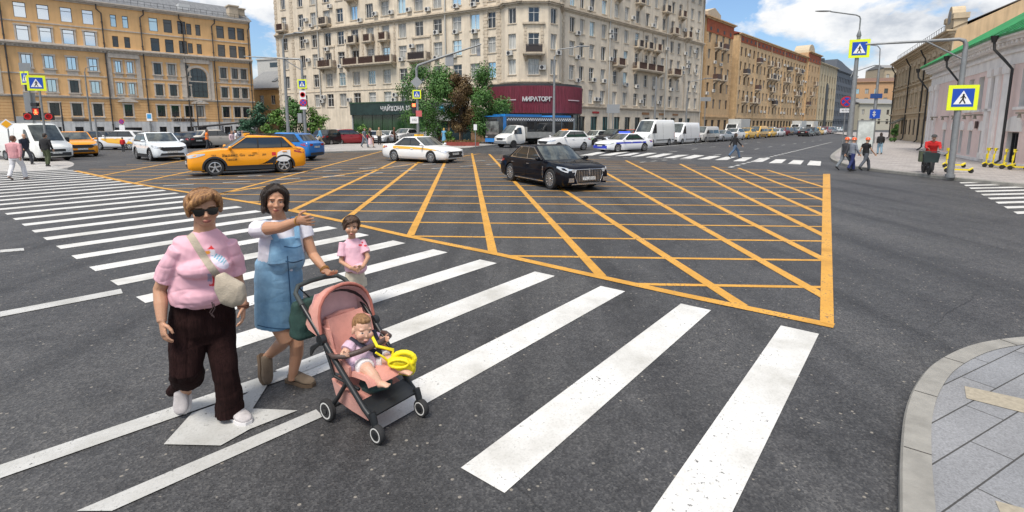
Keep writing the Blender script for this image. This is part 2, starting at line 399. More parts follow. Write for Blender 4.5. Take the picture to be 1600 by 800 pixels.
def pavement(name, edge, back, h, m, kw=.3, kname='kerb'):
    """edge: the kerb line on the ground; back: rest of the outline."""
    inn = []
    for i, p in enumerate(edge):
        d = (edge[min(i+1, len(edge)-1)] - edge[max(i-1, 0)]).normalized(); inn.append(p + V((-d.y, d.x, 0))*kw)
    mb = MB(); mb.add([(p.x, p.y, h) for p in inn + back], [tuple(range(len(inn)+len(back)))])
    struct(mb.build(name, m))
    mb = MB()
    for i in range(len(edge)-1):
        d = (edge[i+1]-edge[i]).normalized(); nn = V((-d.y, d.x, 0))
        a, b, c, e = edge[i], edge[i+1], inn[i+1], inn[i]
        ch = .012
        mb.quad((a.x, a.y, 0), (b.x, b.y, 0), (b.x, b.y, h-ch), (a.x, a.y, h-ch))
        a2, b2 = a + nn*ch, b + nn*ch
        mb.quad((a.x, a.y, h-ch), (b.x, b.y, h-ch), (b2.x, b2.y, h+.004), (a2.x, a2.y, h+.004))
        mb.quad((a2.x, a2.y, h+.004), (b2.x, b2.y, h+.004), (c.x, c.y, h+.004), (e.x, e.y, h+.004))
    struct(mb.build(kname, M_kerb, fix=False))
    mb = MB(); acc = 0
    for i in range(len(edge)-1):
        acc += (edge[i+1]-edge[i]).length
        if acc > .85:
            acc = 0; d = (edge[i+1]-edge[i]).normalized(); a, b = edge[i+1] + V((-d.y, d.x, 0))*.014, inn[i+1]; t_ = d*.004
            mb.add([(a-t_)[:2]+(h+.0065,), (a+t_)[:2]+(h+.0065,), (b+t_)[:2]+(h+.0065,), (b-t_)[:2]+(h+.0065,)], [(0, 1, 2, 3)])
    if mb.f: struct(mb.build('kerb_joints', mat('kerb_joint', (.05, .045, .04), .9), fix=False))
ed = bow([gp(*p) for p in ((1700, 540), (1600, 541), (1520, 553), (1462, 580), (1430, 615), (1412, 660), (1405, 720), (1403, 800), (1404, 900), (1408, 1150))])
ed = ed + [V((ed[-1].x-.45, ed[-1].y-.7, 0)), V((-.4, -1.5, 0)), V((-1, -8, 0))]
pavement('corner_pavement', ed, [V((30, -8, 0)), V((30, ed[0].y, 0))], .10, M_pave, .15)
flat([[gp(*p, .104) for p in ((1507, 603), (1510, 622), (1640, 655), (1640, 632))], [gp(*p, .104) for p in ((1555, 782), (1568, 812), (1690, 850), (1690, 818))]], .104, 'warm_paving_bands', mat('warm_granite', (.33, .29, .22), .75, var=.15, vs=30))
# joints in the kerb
M_joint = mat('kerb_joint', (.04, .035, .03), .9)
# right-hand pavement
ed = bow([gp(*p) for p in ((1335, 214), (1322, 226), (1303, 240), (1297, 247), (1302, 253), (1325, 261), (1360, 267), (1420, 274), (1500, 283), (1600, 293), (1700, 300))])
pavement('right_pavement', ed[::-1][::-1], [V((60, 16, 0)), V((75, 60, 0)), V((100, 140, 0)), V((85, 140, 0))], .12, M_pave2, .25)
ed = bow([gp(*p) for p in ((470, 229), (437, 236), (440, 242), (490, 240), (600, 236.5), (720, 233.5), (752, 230), (795, 226.5), (900, 221), (1050, 211.5))], 4)
pavement('far_pavement', ed, [V((20, 84, 0)), V((6, 66, 0)), V((-2, 61, 0)), V((-10, 57, 0)), V((-22, 52, 0))], .12, M_pave3, .3)
ed = bow([gp(*p) for p in ((-90, 268), (30, 268), (95, 264), (116, 257), (100, 251), (40, 249), (-90, 250))], 4)
flat([ed], .003, 'refuge_pavement', M_pave3)
# ------------------------------------------------------------------ buildings
def facade(name, label, P0, P1, cat='building', group=None):
    d = V(P1) - V(P0); a = math.atan2(d.y, d.x)
    return thing(name, label, cat, (P0[0], P0[1], 0), a, group), d.length
def hole_wall(mb, x0, x1, z0, z1, holes, depth=.3, mi=0, y=0.0, ri=None):
    xs = sorted({x0, x1, *[v for h in holes for v in (h[0], h[1]) if x0 < v < x1]})
    zs = sorted({z0, z1, *[v for h in holes for v in (h[2], h[3]) if z0 < v < z1]})
    def solid(x, z): return not any(h[0] < x < h[1] and h[2] < z < h[3] for h in holes)
    for j in range(len(zs)-1):
        run = None
        for i in range(len(xs)):
            ok = i < len(xs)-1 and solid((xs[i]+xs[i+1])/2, (zs[j]+zs[j+1])/2)
            if ok and run is None: run = xs[i]
            if not ok and run is not None:
                mb.quad((run, y, zs[j]), (xs[i], y, zs[j]), (xs[i], y, zs[j+1]), (run, y, zs[j+1]), mi); run = None
    if ri is not None: mi = ri
    for a, b, c, e in holes:
        mb.quad((a, y, c), (a, y+depth, c), (a, y+depth, e), (a, y, e), mi); mb.quad((b, y, c), (b, y, e), (b, y+depth, e), (b, y+depth, c), mi)
        mb.quad((a, y, e), (a, y+depth, e), (b, y+depth, e), (b, y, e), mi); mb.quad((a, y, c), (b, y, c), (b, y+depth, c), (a, y+depth, c), mi)
def win_parts(x0, x1, z0, z1, y, fw=.07, style='t', T=None, pane=None, frame=None):
    """pane mesh + frame mesh of one window, standing in a reveal at depth y"""
    a = pane or MB(); b = frame or MB(); a.T = T; b.T = T
    w, h = x1-x0, z1-z0
    a.box(x0, x1, y+.05, y+.08, z0, z1)
    def bar(p, q, r, s): b.box(p, q, y-.02, y+.045, r, s)
    bar(x0, x0+fw, z0, z1); bar(x1-fw, x1, z0, z1); bar(x0+fw, x1-fw, z0, z0+fw); bar(x0+fw, x1-fw, z1-fw, z1)
    m = fw*.42
    if style == 't':
        zt = z0 + h*.66; xc = (x0+x1)/2
        bar(xc-m, xc+m, z0+fw, zt-m); bar(x0+fw, x1-fw, zt-m, zt+m); bar(xc-m, xc+m, zt+m, z1-fw)
    elif style == '2': xc = (x0+x1)/2; bar(xc-m, xc+m, z0+fw, z1-fw)
    elif style == 'b': zt = z0+h*.74; bar(x0+fw, x1-fw, zt-m, zt+m)
    elif style == '3':
        for k in (1, 2): xc = x0+w*k/3; bar(xc-m, xc+m, z0+fw, z1-fw)
    return a, b
def windows(root, specs, yrec, fm, style, limit=100, fw=.07, pm=None, T=None):
    """specs (x0,x1,z0,z1[,pane material]) ; the nearest LIMIT are parts, the rest one part"""
    mw = root.matrix_world if False else M.Translation(root.location) @ M.Rotation(root.rotation_euler.z, 4, 'Z')
    def dist(s):
        TT = s[5] if len(s) > 5 and s[5] is not None else M.Identity(4)
        p = mw @ TT @ V(((s[0]+s[1])/2, 0, (s[2]+s[3])/2)); q = px(p)
        off = 0 if (-20 < q[0] < 1620 and -30 < q[1] < 800) else 1000
        return p.length + off
    S = sorted(specs, key=dist)
    for s in S[:limit]:
        TT = s[5] if len(s) > 5 else None
        a, b = win_parts(*s[:4], yrec, fw, style if not (len(s) > 6) else s[6], TT)
        m = s[4] if len(s) > 4 and s[4] is not None else (pm or random.choice)([M_glassd, M_glassd, M_glassc, M_glassc, M_glassp, M_glassb])
        o = a.build('window', m, root); b.build('frame', fm, o)
    if S[limit:]:
        aa = MB()
        for s in S[limit:]:
            TT = s[5] if len(s) > 5 else None
            m = s[4] if len(s) > 4 and s[4] is not None else random.choice([M_glassd, M_glassd, M_glassd, M_glassc, M_glassc])
            k = {M_glassd.name: 0, M_glassc.name: 1}.get(m.name, 2)
            n0 = len(aa.f); a = MB(); b = MB(); win_parts(*s[:4], yrec, fw, style if not (len(s) > 6) else s[6], TT, a, b)
            aa.T = None; aa.add(a.v, a.f, k); aa.add(b.v, b.f, 3)
        o = aa.build('window_field', [M_glassd, M_glassc, M_glassm, fm], root); o['kind'] = 'stuff'
def pipe(root, x, z0, z1, m, y=-.22, r=.09, kick=None, name='drainpipe'):
    mb = MB(); pts = [(x, y, z0+.3), (x, y, z1)]
    if z0 < 1: pts = [(x, y-.25, .12), (x, y, .35)] + pts[1:]
    if kick: pts += [(x+kick, y+.02, z1+.5), (x+kick, y, z1+1.2)]
    mb.tube(pts, r, 8); z = z0+2
    while z < z1: mb.box(x-r*1.35, x+r*1.35, y-r*1.35, 0, z, z+.07); z += 3
    return mb.build(name, m, root, 40)
def moulding(mb, x0, x1, z, prof, mi=None, ends=True):
    """prof: list of (out, dz) steps stacked upwards"""
    for o_, a, b in prof: mb.box(x0-(o_ if ends else 0), x1+(o_ if ends else 0), -o_, .02, z+a, z+b, mi)
def ac_mesh():
    mb = MB(); mb.box(-.4, .4, -.42, -.1, 0, .55, 0); mb.box(-.36, -.3, -.1, .02, -.06, 0, 1); mb.box(.3, .36, -.1, .02, -.06, 0, 1); mb.box(-.36, -.3, -.42, 0, -.04, -.001, 1); mb.box(.3, .36, -.42, 0, -.04, -.001, 1)
    T = M.Translation((-.1, -.421, .28)) @ M.Rotation(PI/2, 4, 'X')
    mb.lathe([(.23, -.01), (.23, .015), (.2, .016)], 14, T, 1); mb.box(.2, .36, -.424, -.42, .08, .48, 2)
    return mb.mesh('air_conditioner', [mat('ac_casing', (.62, .61, .58), .5, var=.12, vs=2), M_dark, mat('ac_grille', (.4, .4, .38), .5)], 35)
AC = ac_mesh()
def acs(root, pts, T=None):
    for x, z in pts:
        o = link('air_conditioner', AC, root, (T @ V((x, 0, z))) if T is not None else (x, 0, z))
        if T is not None: o.rotation_euler = T.to_euler()
def balcony(root, x0, x1, z, d=1.05, m=None, rail=None, T=None, solid=False, posts=0):
    mb = MB(); mb.T = T
    mb.box(x0, x1, -d, .02, z-.18, z); mb.box(x0+.12, x1-.12, -d+.12, .015, z-.34, z-.18)
    for x in (x0+.25, x1-.45): mb.prism([(-.02, z-.34), (-d+.25, z-.34), (-.02, z-.95)], x, x+.2, axis='x')
    if not solid:
        n = max(1, posts); xs = [x0 + (x1-x0-.32)*i/n for i in range(n+1)]
        for x in xs: mb.box(x, x+.32, -d, -d+.3, z, z+1.0)
    b = mb.build('balcony', m or M_stone, root)
    rb = MB(); rb.T = T
    rb.box(x0+.05, x1-.05, -d+.08, -d+.2, z+.92, z+.99)
    if solid: rb.box(x0, x1, -d+.02, -d+.1, z, z+.95); rb.box(x0, x0+.08, -d+.1, 0, z, z+.95); rb.box(x1-.08, x1, -d+.1, 0, z, z+.95)
    else:
        x = x0+.36
        while x < x1-.34: rb.box(x, x+.05, -d+.1, -d+.16, z, z+.92); x += .13
        for xx in (x0+.02, x1-.08):
            y = -d+.3
            while y < -.05: rb.box(xx, xx+.05, y, y+.05, z, z+.95); y += .14
        if random.random() < .6: rb.box(x0+.36, x1-.36, -d+.165, -d+.18, z+.08, z+.85)
    rb.build('railing', rail or random.choice([mat('iron_railing', (.05, .04, .04), .6), mat('brown_balcony_panel', (.09, .05, .04), .7, var=.2)]), b)
def quoins(mb, x, w, z0, z1, h=.42, out=.07, mi=None, T=None):
    z = z0; k = 0
    while z < z1-.1:
        ww = w if k % 2 else w*.72
        mb.box(x-ww/2, x+ww/2, -out, .01, z, min(z+h*.86, z1), mi); z += h; k += 1

M_stone = mat('beige_render', (.69, .60, .475), .85, var=.1, vs=.8, bump=.15, bs=14, streak=.16)
M_stone2 = mat('beige_stone_trim', (.57, .485, .375), .85, var=.14, vs=2, bump=.2, bs=18, streak=.2)
# ---- the big corner block ------------------------------------------------------------------------------------
BZ = [6.0, 9.2, 12.4, 15.5, 18.9, 22.1, 25.2]
cb = thing('corner_apartment_building', 'large beige corner apartment block with bay, balconies and many air conditioners', 'building', (0, 0, 0))
LP0, LP1 = V((-40.18, 90.12, 0)), V((-1.4, 68.0, 0)); RP0, RP1 = V((6.5, 70.0, 0)), V((36.6, 101.1, 0))
BV = [LP1, V((-.9, 66.6, 0)), V((.9, 65.6, 0)), V((4.5, 65.6, 0)), V((6.0, 66.9, 0)), RP0]
def frame_of(a, b):
    d = b-a; return M.Translation(a) @ M.Rotation(math.atan2(d.y, d.x), 4, 'Z'), d.length
TL, LL = frame_of(LP0, LP1); TR, LR = frame_of(RP0, RP1)
TOP = 27.5
specs = []; wall = MB(); trim = MB()
def wing(T, L, cols, rows, wmap, skip=(), z0=4.9, grd=None):
    holes = []
    for i, x in enumerate(cols):
        for j, z in enumerate(rows):
            if (i, j) in skip: continue
            w, h, st = wmap(i, j)
            holes.append((x-w/2, x+w/2, z-h/2, z+h/2)); specs.append((x-w/2, x+w/2, z-h/2, z+h/2, None, T, st))
    if grd:
        for h in grd: holes.append(h)
    wall.T = T; trim.T = T
    hole_wall(wall, 0, L, 0, TOP, holes, .3)
    for h in holes:
        if h[2] > 4.5: trim.box(h[0]-.1, h[1]+.1, -.09, .02, h[2]-.12, h[2]-.003)
    return holes
Lc = [2.28, 6.5, 9.5, 12.6, 15.5, 18.6, 21.8, 24.9, 28.1, 31.2, 34.45, 37.7, 40.6, 43.2]
def wl(i, j): return (1.25 if i in (0, 1, 2, 13) else 1.5, 2.0, random.choice(['t', 't', '2', '3' if i % 3 == 0 else 't']))
wing(TL, LL, Lc, BZ, wl)
moulding(trim, 0, LL, 17.0, [(.12, -.35, -.2), (.3, -.2, 0), (.45, 0, .12), (.2, .12, .3)], ends=False)
moulding(trim, 0, LL, 7.35, [(.06, 0, .12)], ends=False)
for x in (4.3, 16.9, 20.2, 23.4, 26.6, 45.9-3.6): quoins(trim, x, .75 if x in (4.3, 42.3) else .42, 5 if x in (4.3, 42.3) else 11.4, 16.7)
for x in (4.3, 42.3): quoins(trim, x, .75, 17.4, TOP)
quoins(trim, .35, .7, 5, TOP); quoins(trim, LL-.35, .7, 7.5, TOP)
for x in (30.1, 33.2, 11.6, 14.0): quoins(trim, x, .3, 11.4, 14.2)
trim.box(29.9, 33.3, -.15, .02, 14.2, 14.45); trim.box(11.4, 14.2, -.15, .02, 14.2, 14.45)
for a, b, z in ((16.6, 26.9, 11.2), (11.0, 14.4, 11.2), (29.6, 33.2, 11.2)): balcony(cb, a, b, z, 1.15, M_stone2, T=TL, posts=1 if b-a < 5 else 3)
for x in (18.6, 21.8, 24.9): balcony(cb, x-.95, x+.95, 14.45, .9, M_stone2, T=TL)
for x, z in ((2.28, 17.7), (12.6, 17.75), (18.6, 20.9), (31.2, 21.0), (24.9, 21.0)): balcony(cb, x-1.1, x+1.1, z, 1.0, M_stone2, T=TL)
acs(cb, [(10.9, 5.6), (11.3, 6.3), (17.1, 5.7), (26.4, 5.5), (26.6, 6.2), (28.4, 7.5), (29.5, 7.5), (15.4, 10.9), (28.0, 11.2), (30.0, 12.9), (34.3, 11.0), (37.3, 11.1), (42.0, 8.8), (8.1, 12.3), (11.2, 12.2), (12.6, 13.7), (17.2, 14.6), (34.4, 14.4), (37.7, 14.2), (40.7, 14.0), (7.9, 15.3), (9.3, 17.6), (6.6, 17.3), (13.7, 20.1), (23.2, 18.0), (26.3, 17.9), (29.6, 17.9), (37.8, 17.5), (40.6, 17.4), (20.1, 17.4), (8.0, 18.6), (33, 17.6)], TL)
# right wing
Rc = [2.4, 4.6, 7.0, 9.9, 13.1, 16.0, 19.2, 22.2, 25.0, 27.7, 30.8, 33.5, 38.1, 41.0]
grd = [(4.0+i*3.05, 5.7+i*3.05, .25, 3.3) for i in range(12)]
def wr(i, j): return (1.2 if i != 1 else 1.05, 1.95, random.choice(['t', '2', '2']))
wing(TR, LR, Rc, [6.1] + BZ[1:], wr, grd=grd)
moulding(trim, 0, LR, 17.3, [(.12, -.35, -.2), (.3, -.2, 0), (.45, 0, .12), (.2, .12, .3)], ends=False)
moulding(trim, 3, LR, 4.45, [(.15, 0, .15), (.25, .15, .3)], ends=False)
moulding(trim, 0, LR, 25.6, [(.25, 0, .3), (.6, .3, .6), (.9, .6, .9)], ends=False)
for x in (.5, 11.6, 21.0, 24.0, 29.2, 36.0): quoins(trim, x, .55 if x in (.5, 36.0) else .3, 5 if x in (.5, 36.0) else 11.2, 17.0)
quoins(trim, .5, .55, 17.7, 25.5); quoins(trim, 36, .55, 17.7, 25.5); quoins(trim, LR-.4, .7, 5, 25.5)
for a, b, z in ((12.2, 14.6, 11.0), (18, 26.6, 10.9), (29.7, 33, 10.8)): balcony(cb, a, b, z, 1.1, M_stone2, T=TR, posts=1 if b-a < 5 else 3)
for x, z in ((19.2, 14.3), (22.2, 14.3), (25.0, 14.3), (27.7, 20.9), (19.2, 20.9), (13.1, 20.9), (36, 17.7), (30.8, 17.7), (33.5, 20.9)): balcony(cb, x-.95, x+.95, z, .9, M_stone2, T=TR)
acs(cb, [(3.5, 7.9), (3.4, 11), (3.4, 14.2), (7.9, 5.5), (8.8, 5.5), (7.3, 8.2), (9.9, 8.2), (11.5, 11.5), (11.5, 14.7), (11.4, 15.4), (16, 8.0), (19.2, 7.9), (20.6, 5.6), (24.9, 8), (26.5, 5.6), (27.5, 11.5), (28.6, 14.7), (30.8, 8), (34.8, 11.2), (34.8, 12.0), (35.6, 14.6), (36.7, 12.4), (36.7, 13.2), (39.5, 15.3), (39.6, 8.9), (23.6, 17.9), (17.4, 18.2), (6, 17.8), (34.9, 18.6), (40, 19.0), (40, 11.8)], TR)
# bay
for k in range(5):
    T, L_ = frame_of(BV[k], BV[k+1])
    if k in (1, 2, 3):
        w, h = (1.1, 1.85) if k != 2 else (1.35, 1.95)
        cs = [L_/2]
        wing(T, L_, cs, [9.3] + BZ[2:], lambda i, j: (w, h, '2' if k != 2 else 't'))
    else:
        wall.T = T; trim.T = T; hole_wall(wall, 0, L_, 0, TOP, [])
    trim.T = T
    moulding(trim, 0, L_, 17.0, [(.12, -.35, -.2), (.3, -.2, 0), (.45, 0, .12), (.2, .12, .3)], ends=True)
    moulding(trim, 0, L_, 7.35, [(.1, -.1, .05), (.22, .05, .2)], ends=True)
    if k == 2:
        balcony(cb, L_/2-1.35, L_/2+1.35, 10.9, 1.15, M_stone2, T=T, posts=1)
        quoins(trim, L_/2-1.05, .4, 11, 14.4); quoins(trim, L_/2+1.05, .4, 11, 14.4); trim.box(L_/2-1.4, L_/2+1.4, -.25, .02, 14.4, 14.65)
        acs(cb, [(2.9, 8.9)], T)
    if k == 1: acs(cb, [(L_/2-.2, 10.7)], T)
    if k == 3: acs(cb, [(L_/2+.6, 10.8)], T)
wall.T = None
inner = [V((-38, 93, 0)), V((-1.2, 71, 0)), V((4.8, 69.4, 0)), V((34, 103, 0)), V((18, 112, 0)), V((-20, 105, 0))]
wall.prism([(p.x, p.y) for p in inner], 0, TOP-.4, axis='z')
# closing faces of the ends
for a, b in ((LP0, V((-33, 99, 0))), (RP1, V((29, 107, 0)))):
    wall.quad((a.x, a.y, 0), (b.x, b.y, 0), (b.x, b.y, TOP), (a.x, a.y, TOP))
wall.build('wall', M_stone, cb, fix=False); trim.T = None
trim.build('stone_trim', M_stone2, cb, fix=False)
windows(cb, specs, .2, mat('white_window_frame', (.68, .67, .64), .5, var=.1), 't', 100)
# shop windows on the ground floor of the right wing
for h in grd:
    T = TR; a, b = win_parts(*h, .2, .08, '2', T)
    o = a.build('shop_window', random.choice([mat('teal_shop_glass', (.02, .085, .09), .08, spec=.8), mat('dark_shop_glass', (.015, .03, .035), .08, spec=.8)]), cb); b.build('frame', M_dark, o)
for x, txt, c_, sz in ((8.2, 'ОПТИКА', (.35, .02, .02), .5), (22.5, 'КАФЕ', (.25, .12, .04), .7), (28, 'АПТЕКА', (.25, .12, .04), .6), (33, 'ПЕКАРНЯ', (.25, .12, .04), .6)):
    mbx = MB(); mbx.T = TR; mbx.box(x-sz*1.6, x+sz*1.6, -.12, -.02, 3.75, 3.75+sz*.55); mbx.build('sign_panel', mat('sign_' + txt, c_, .5), cb)
for x in (.2, 14.4, 28.9, 36.9): pass
for x in (11.2, 28.6, 42.9-.2): 
    mbx = MB(); mbx.T = TR; mbx.tube([(x, -.2, .3), (x, -.2, 25.5)], .09, 8); mbx.build('drainpipe', mat('pale_downpipe', (.42, .42, .40), .6), cb, 40)
for x in (10.6, 35.9):
    mbx = MB(); mbx.T = TL; mbx.tube([(x, -.2, 5.2), (x, -.2, TOP)], .09, 8); mbx.build('drainpipe', mat('pale_downpipe', (.42, .42, .40), .6), cb, 40)
# curved maroon shop front on the corner
M_maroon = mat('maroon_fluted_panel', (.16, .022, .04), .5, var=.3, vs=1.5, stretch=(9, 9, .6))
sp = thing('corner_shop_front', 'curved maroon shop front with white lettering under the bay of the corner block', 'shop front', (2.6, 66, 0))
def arc_panel(mb, r, z0, z1, a0, a1, n, th, flut=0):
    rs = []
    for i in range(n+1):
        a = R(a0 + (a1-a0)*i/n); rr = r + (flut if i % 2 else 0)
        rs.append([(rr*math.sin(a), -rr*math.cos(a), z0), (rr*math.sin(a), -rr*math.cos(a), z1), ((r-th)*math.sin(a), -(r-th)*math.cos(a), z1), ((r-th)*math.sin(a), -(r-th)*math.cos(a), z0)])
    mb.rings(rs, True)
SR = 6.2
mb = MB(); arc_panel(mb, SR, 3.45, 6.55, -62, 80, 150, .4, .05); mb.build('fascia', M_maroon, sp, fix=True)
mb = MB(); arc_panel(mb, SR-.25, .3, 3.4, -62, 80, 40, .3); mb.build('glazing', mat('dark_shop_glass', (.015, .03, .035), .08, spec=.8), sp)
mb = MB(); arc_panel(mb, SR-.02, 6.55, 6.8, -62, 80, 40, .9); arc_panel(mb, SR-.2, 0, .3, -62, 80, 40, .5); arc_panel(mb, SR-.1, 3.28, 3.44, -62, 80, 40, .5)
for a in range(-60, 81, 14):
    mb.T = M.Rotation(R(a), 4, 'Z'); mb.box(-.06, .06, -SR+.18, -SR+.4, .3, 3.27)
mb.T = None; mb.build('shop_frame', M_dark, sp)
for i, ch in enumerate('МИРАТОРГ'):
    a = R(-10.5 + i*3.9)
    text_mesh(ch, .68, mat('sign_white', (.52, .52, .52), .4), sp, M.Rotation(a, 4, 'Z') @ M.Translation((0, -SR-.1, 5.0)) @ STAND, 'letter', .04, bold=.02)
for a0, a1 in ((-48, -20), (40, 62)):
    mb = MB(); arc_panel(mb, SR+.08, 4.9, 5.02, a0, a1, 20, .06); mb.build('trim_line', mat('sign_line', (.55, .42, .45), .5), sp)
# glass cafe pavilion in front of the left wing
cp, cl = facade('cafe_pavilion', 'single storey dark glass cafe with white lettering in front of the corner block', V((-22.5, 73.2, 0)), V((-10.2, 66.2, 0)), 'cafe')
M_cgrey = mat('cafe_grey_panel', (.36, .36, .35), .6, var=.08, vs=1)
mb = MB(); mb.box(0, cl, 0, 5.5, 0, 1.2); mb.box(cl-1.15, cl, 0, 5.5, 1.2, 5.1); mb.box(0, cl-1.15, .3, 5.5, 1.2, 4.6); mb.box(-.2, 0, 0, 5.5, 1.2, 4.9); mb.build('wall', M_cgrey, cp)
mb = MB(); mb.box(-.2, cl-1.2, -.25, 5.5, 3.45, 5.0); mb.build('sign_board', mat('dark_green_fascia', (.018, .04, .036), .4, var=.3, vs=2), cp)
mb = MB(); mb.box(-.2, cl+.02, -.3, 5.6, 5.0, 5.18); mb.build('roof', mat('roof_hedge', (.03, .07, .04), .9, var=.3), cp)
for i in range(7):
    a = i*(cl-1.3)/7+.05; b = (i+1)*(cl-1.3)/7-.03
    mb = MB(); mb.box(a, b, .1, .16, 1.22, 3.42); mb.build('glass_panel', mat('green_curtain_glass', (.02, .055, .02), .08, spec=.7, var=.4, vs=2, stretch=(4, 1, .2)), cp)
text_mesh('ЧАЙХОНА №1', .85, mat('sign_white', (.52, .52, .52), .4), cp, M.Translation((cl*.6, -.27, 4.2)) @ STAND, 'lettering', .03, bold=.02)
# lower kiosk with white fascia right of the cafe
kp, kl = facade('kiosk_row', 'low shop row with a pale lettered fascia between cafe and maroon shop front', V((-10.0, 67.2, 0)), V((-2.8, 63.8, 0)), 'shop')
mb = MB(); mb.box(0, kl, .4, 4, 0, 3.0); mb.build('wall', mat('brown_shop_wall', (.22, .13, .07), .7, var=.2), kp)
mb = MB(); mb.box(-.2, kl+.2, 0, 4, 2.6, 3.7); mb.build('fascia', mat('grey_fascia', (.3, .31, .3), .6, var=.1), kp)
text_mesh('DE MARCO', .55, mat('sign_white', (.52, .52, .52), .4), kp, M.Translation((kl*.45, -.02, 3.15)) @ STAND, 'lettering', .02)
mb = MB()
for i in range(3): mb.box(.3+i*1.7, 1.7+i*1.7, .34, .42, .2, 2.5)
mb.build('doorway_glass', mat('dark_shop_glass', (.015, .03, .035), .08, spec=.8), kp)
mb = MB()
for i in range(3): mb.prism([(.2+i*1.6, 3.75), (1.2+i*1.6, 3.75), (.9+i*1.6, 4.7), (.3+i*1.6, 4.5)], .5, .6)
mb.build('mural', mat('blue_white_mural', (.08, .33, .5), .5, var=.6, vs=1.2), kp)

# ---- orange building on the left ------------------------------------------------------------------------------
M_or = mat('orange_render', (.80, .49, .225), .85, var=.06, vs=.5, bump=.1, bs=10, streak=.1)
M_ort = mat('grey_stucco_trim', (.60, .53, .45), .85, var=.12, vs=2, streak=.15)
OP0 = V((-69.8, 69.8, 0)) + V((math.sin(R(46)), math.cos(R(46)), 0))*-9.0
ob, _ = facade('orange_office_building', 'long orange five storey building with grey trim, dark drainpipes and metal roof', OP0, OP0 + V((math.sin(R(46)), math.cos(R(46)), 0)))
OX = 9.0
wall = MB(); trim = MB(); holes = []; sp_ = []
def ow(x, z, w, h, m=None, st='b', sur=True, ped=False):
    x += OX; holes.append((x-w/2, x+w/2, z-h/2, z+h/2)); sp_.append((x-w/2, x+w/2, z-h/2, z+h/2, m, None, st))
    if sur:
        a, b, c, d = x-w/2, x+w/2, z-h/2, z+h/2; t = .2
        trim.box(a-t, a-.003, -.07, .02, c, d); trim.box(b+.003, b+t, -.07, .02, c, d); trim.box(a-t-.05, b+t+.05, -.12, .02, d, d+.22); trim.box(a-t-.08, b+t+.08, -.16, .02, c-.18, c)
        trim.box(a-t*.6, b+t*.6, -.05, .02, c-.75, c-.19)
br = {0: M_glassm, 1: M_glassm}
cols = [3.7-2.3, 6.3, 8.7, 11.1]
lit = lambda x: M_glassm if x < 12 else (random.choice([M_glassb, M_glassd]) if x < 20 else M_glassd)  # bright mirror panes left, darker ones right: sky reflection set by choice of material
for x in [-7.5, -4.8, 3.95, 6.3, 8.75, 11.15] + [19.1, 21.0, 22.9, 28.5, 30.3, 31.6-.1]:
    wid_ = 1.25 if x < 12 else 1.15
    if x == 31.5: x = 31.7
    ow(x, 17.6, wid_, 2.0, lit(x), 'b', False); ow(x, 14.55, wid_, 2.0, lit(x) if x < 19.5 else M_glassd, 'b', True if x < 12 else False)
    ow(x, 10.85, .98, 1.75, M_glassm if x < 12 else random.choice([M_glassd, M_glassc]), '2'); ow(x, 7.6, .98, 1.75, random.choice([M_glassm, M_glassd, M_glassm]) if x < 12 else M_glassd, '2')
    ow(x, 4.25, 1.05, 1.9, M_glassd, '2'); ow(x, .7, .95, 2.2, M_glassd, '2', False)
for x in (14.1, 15.55, 25.2-1.4+.0, 25.2):
    if x == 25.2-1.4: x = 23.9
    dx = x
    ow(dx, 17.5, .72, 1.75, M_glassb if x < 20 else M_glassd, 'b', False); ow(dx, 14.5, .72, 1.6, M_glassd, 'b', False)
    if x < 20: ow(dx, 10.8, .72, 1.7, M_glassm, '2'); ow(dx, 7.6, .72, 1.7, M_glassm, '2')
ow(14.85, 4.25, 1.0, 1.9, M_glassd, '2'); ow(24.6, 4.25, .95, 1.9, M_glassc, '2'); ow(14.6, .6, 3.4, 2.2, M_glassd, '3', False); ow(24.6, .5, 1.4, 2.6, M_glassd, '2', False)
# arched window
ax, aw, az0, az1 = 24.55 + OX, 1.35, 6.6, 10.0
archpts = [(ax-aw, az0), (ax+aw, az0), (ax+aw, az1)] + [(ax+aw*math.cos(PI*k/12), az1+aw*math.sin(PI*k/12)) for k in range(1, 12)] + [(ax-aw, az1)]
L_o = 33.2 + OX
hole_wall(wall, 0, L_o, 0, 19.9, holes, .3, 0)
wall.box(0, L_o, .35, 13, -.0, 19.6); wall.box(0, L_o, -.03, -.003, 2.62, 2.95)
wall.quad((L_o, 0, 0), (L_o, 13, 0), (L_o, 13, 19.9), (L_o, 0, 19.9)); wall.quad((0, 0, 0), (0, 13, 0), (0, 13, 19.9), (0, 0, 19.9))
wall.build('wall', M_or, ob, fix=False)
mb = MB(); mb2 = []
base_h = [h for h in holes if h[2] < 2]
hole_wall(mb, 0, L_o, -.2, 2.6, [(a, b, c, min(d, 2.59)) for a, b, c, d in base_h], .05, 0, -.05)
mb.build('white_base', mat('white_rusticated_base', (.66, .66, .65), .8, var=.1, vs=1.5, streak=.2), ob, fix=False)
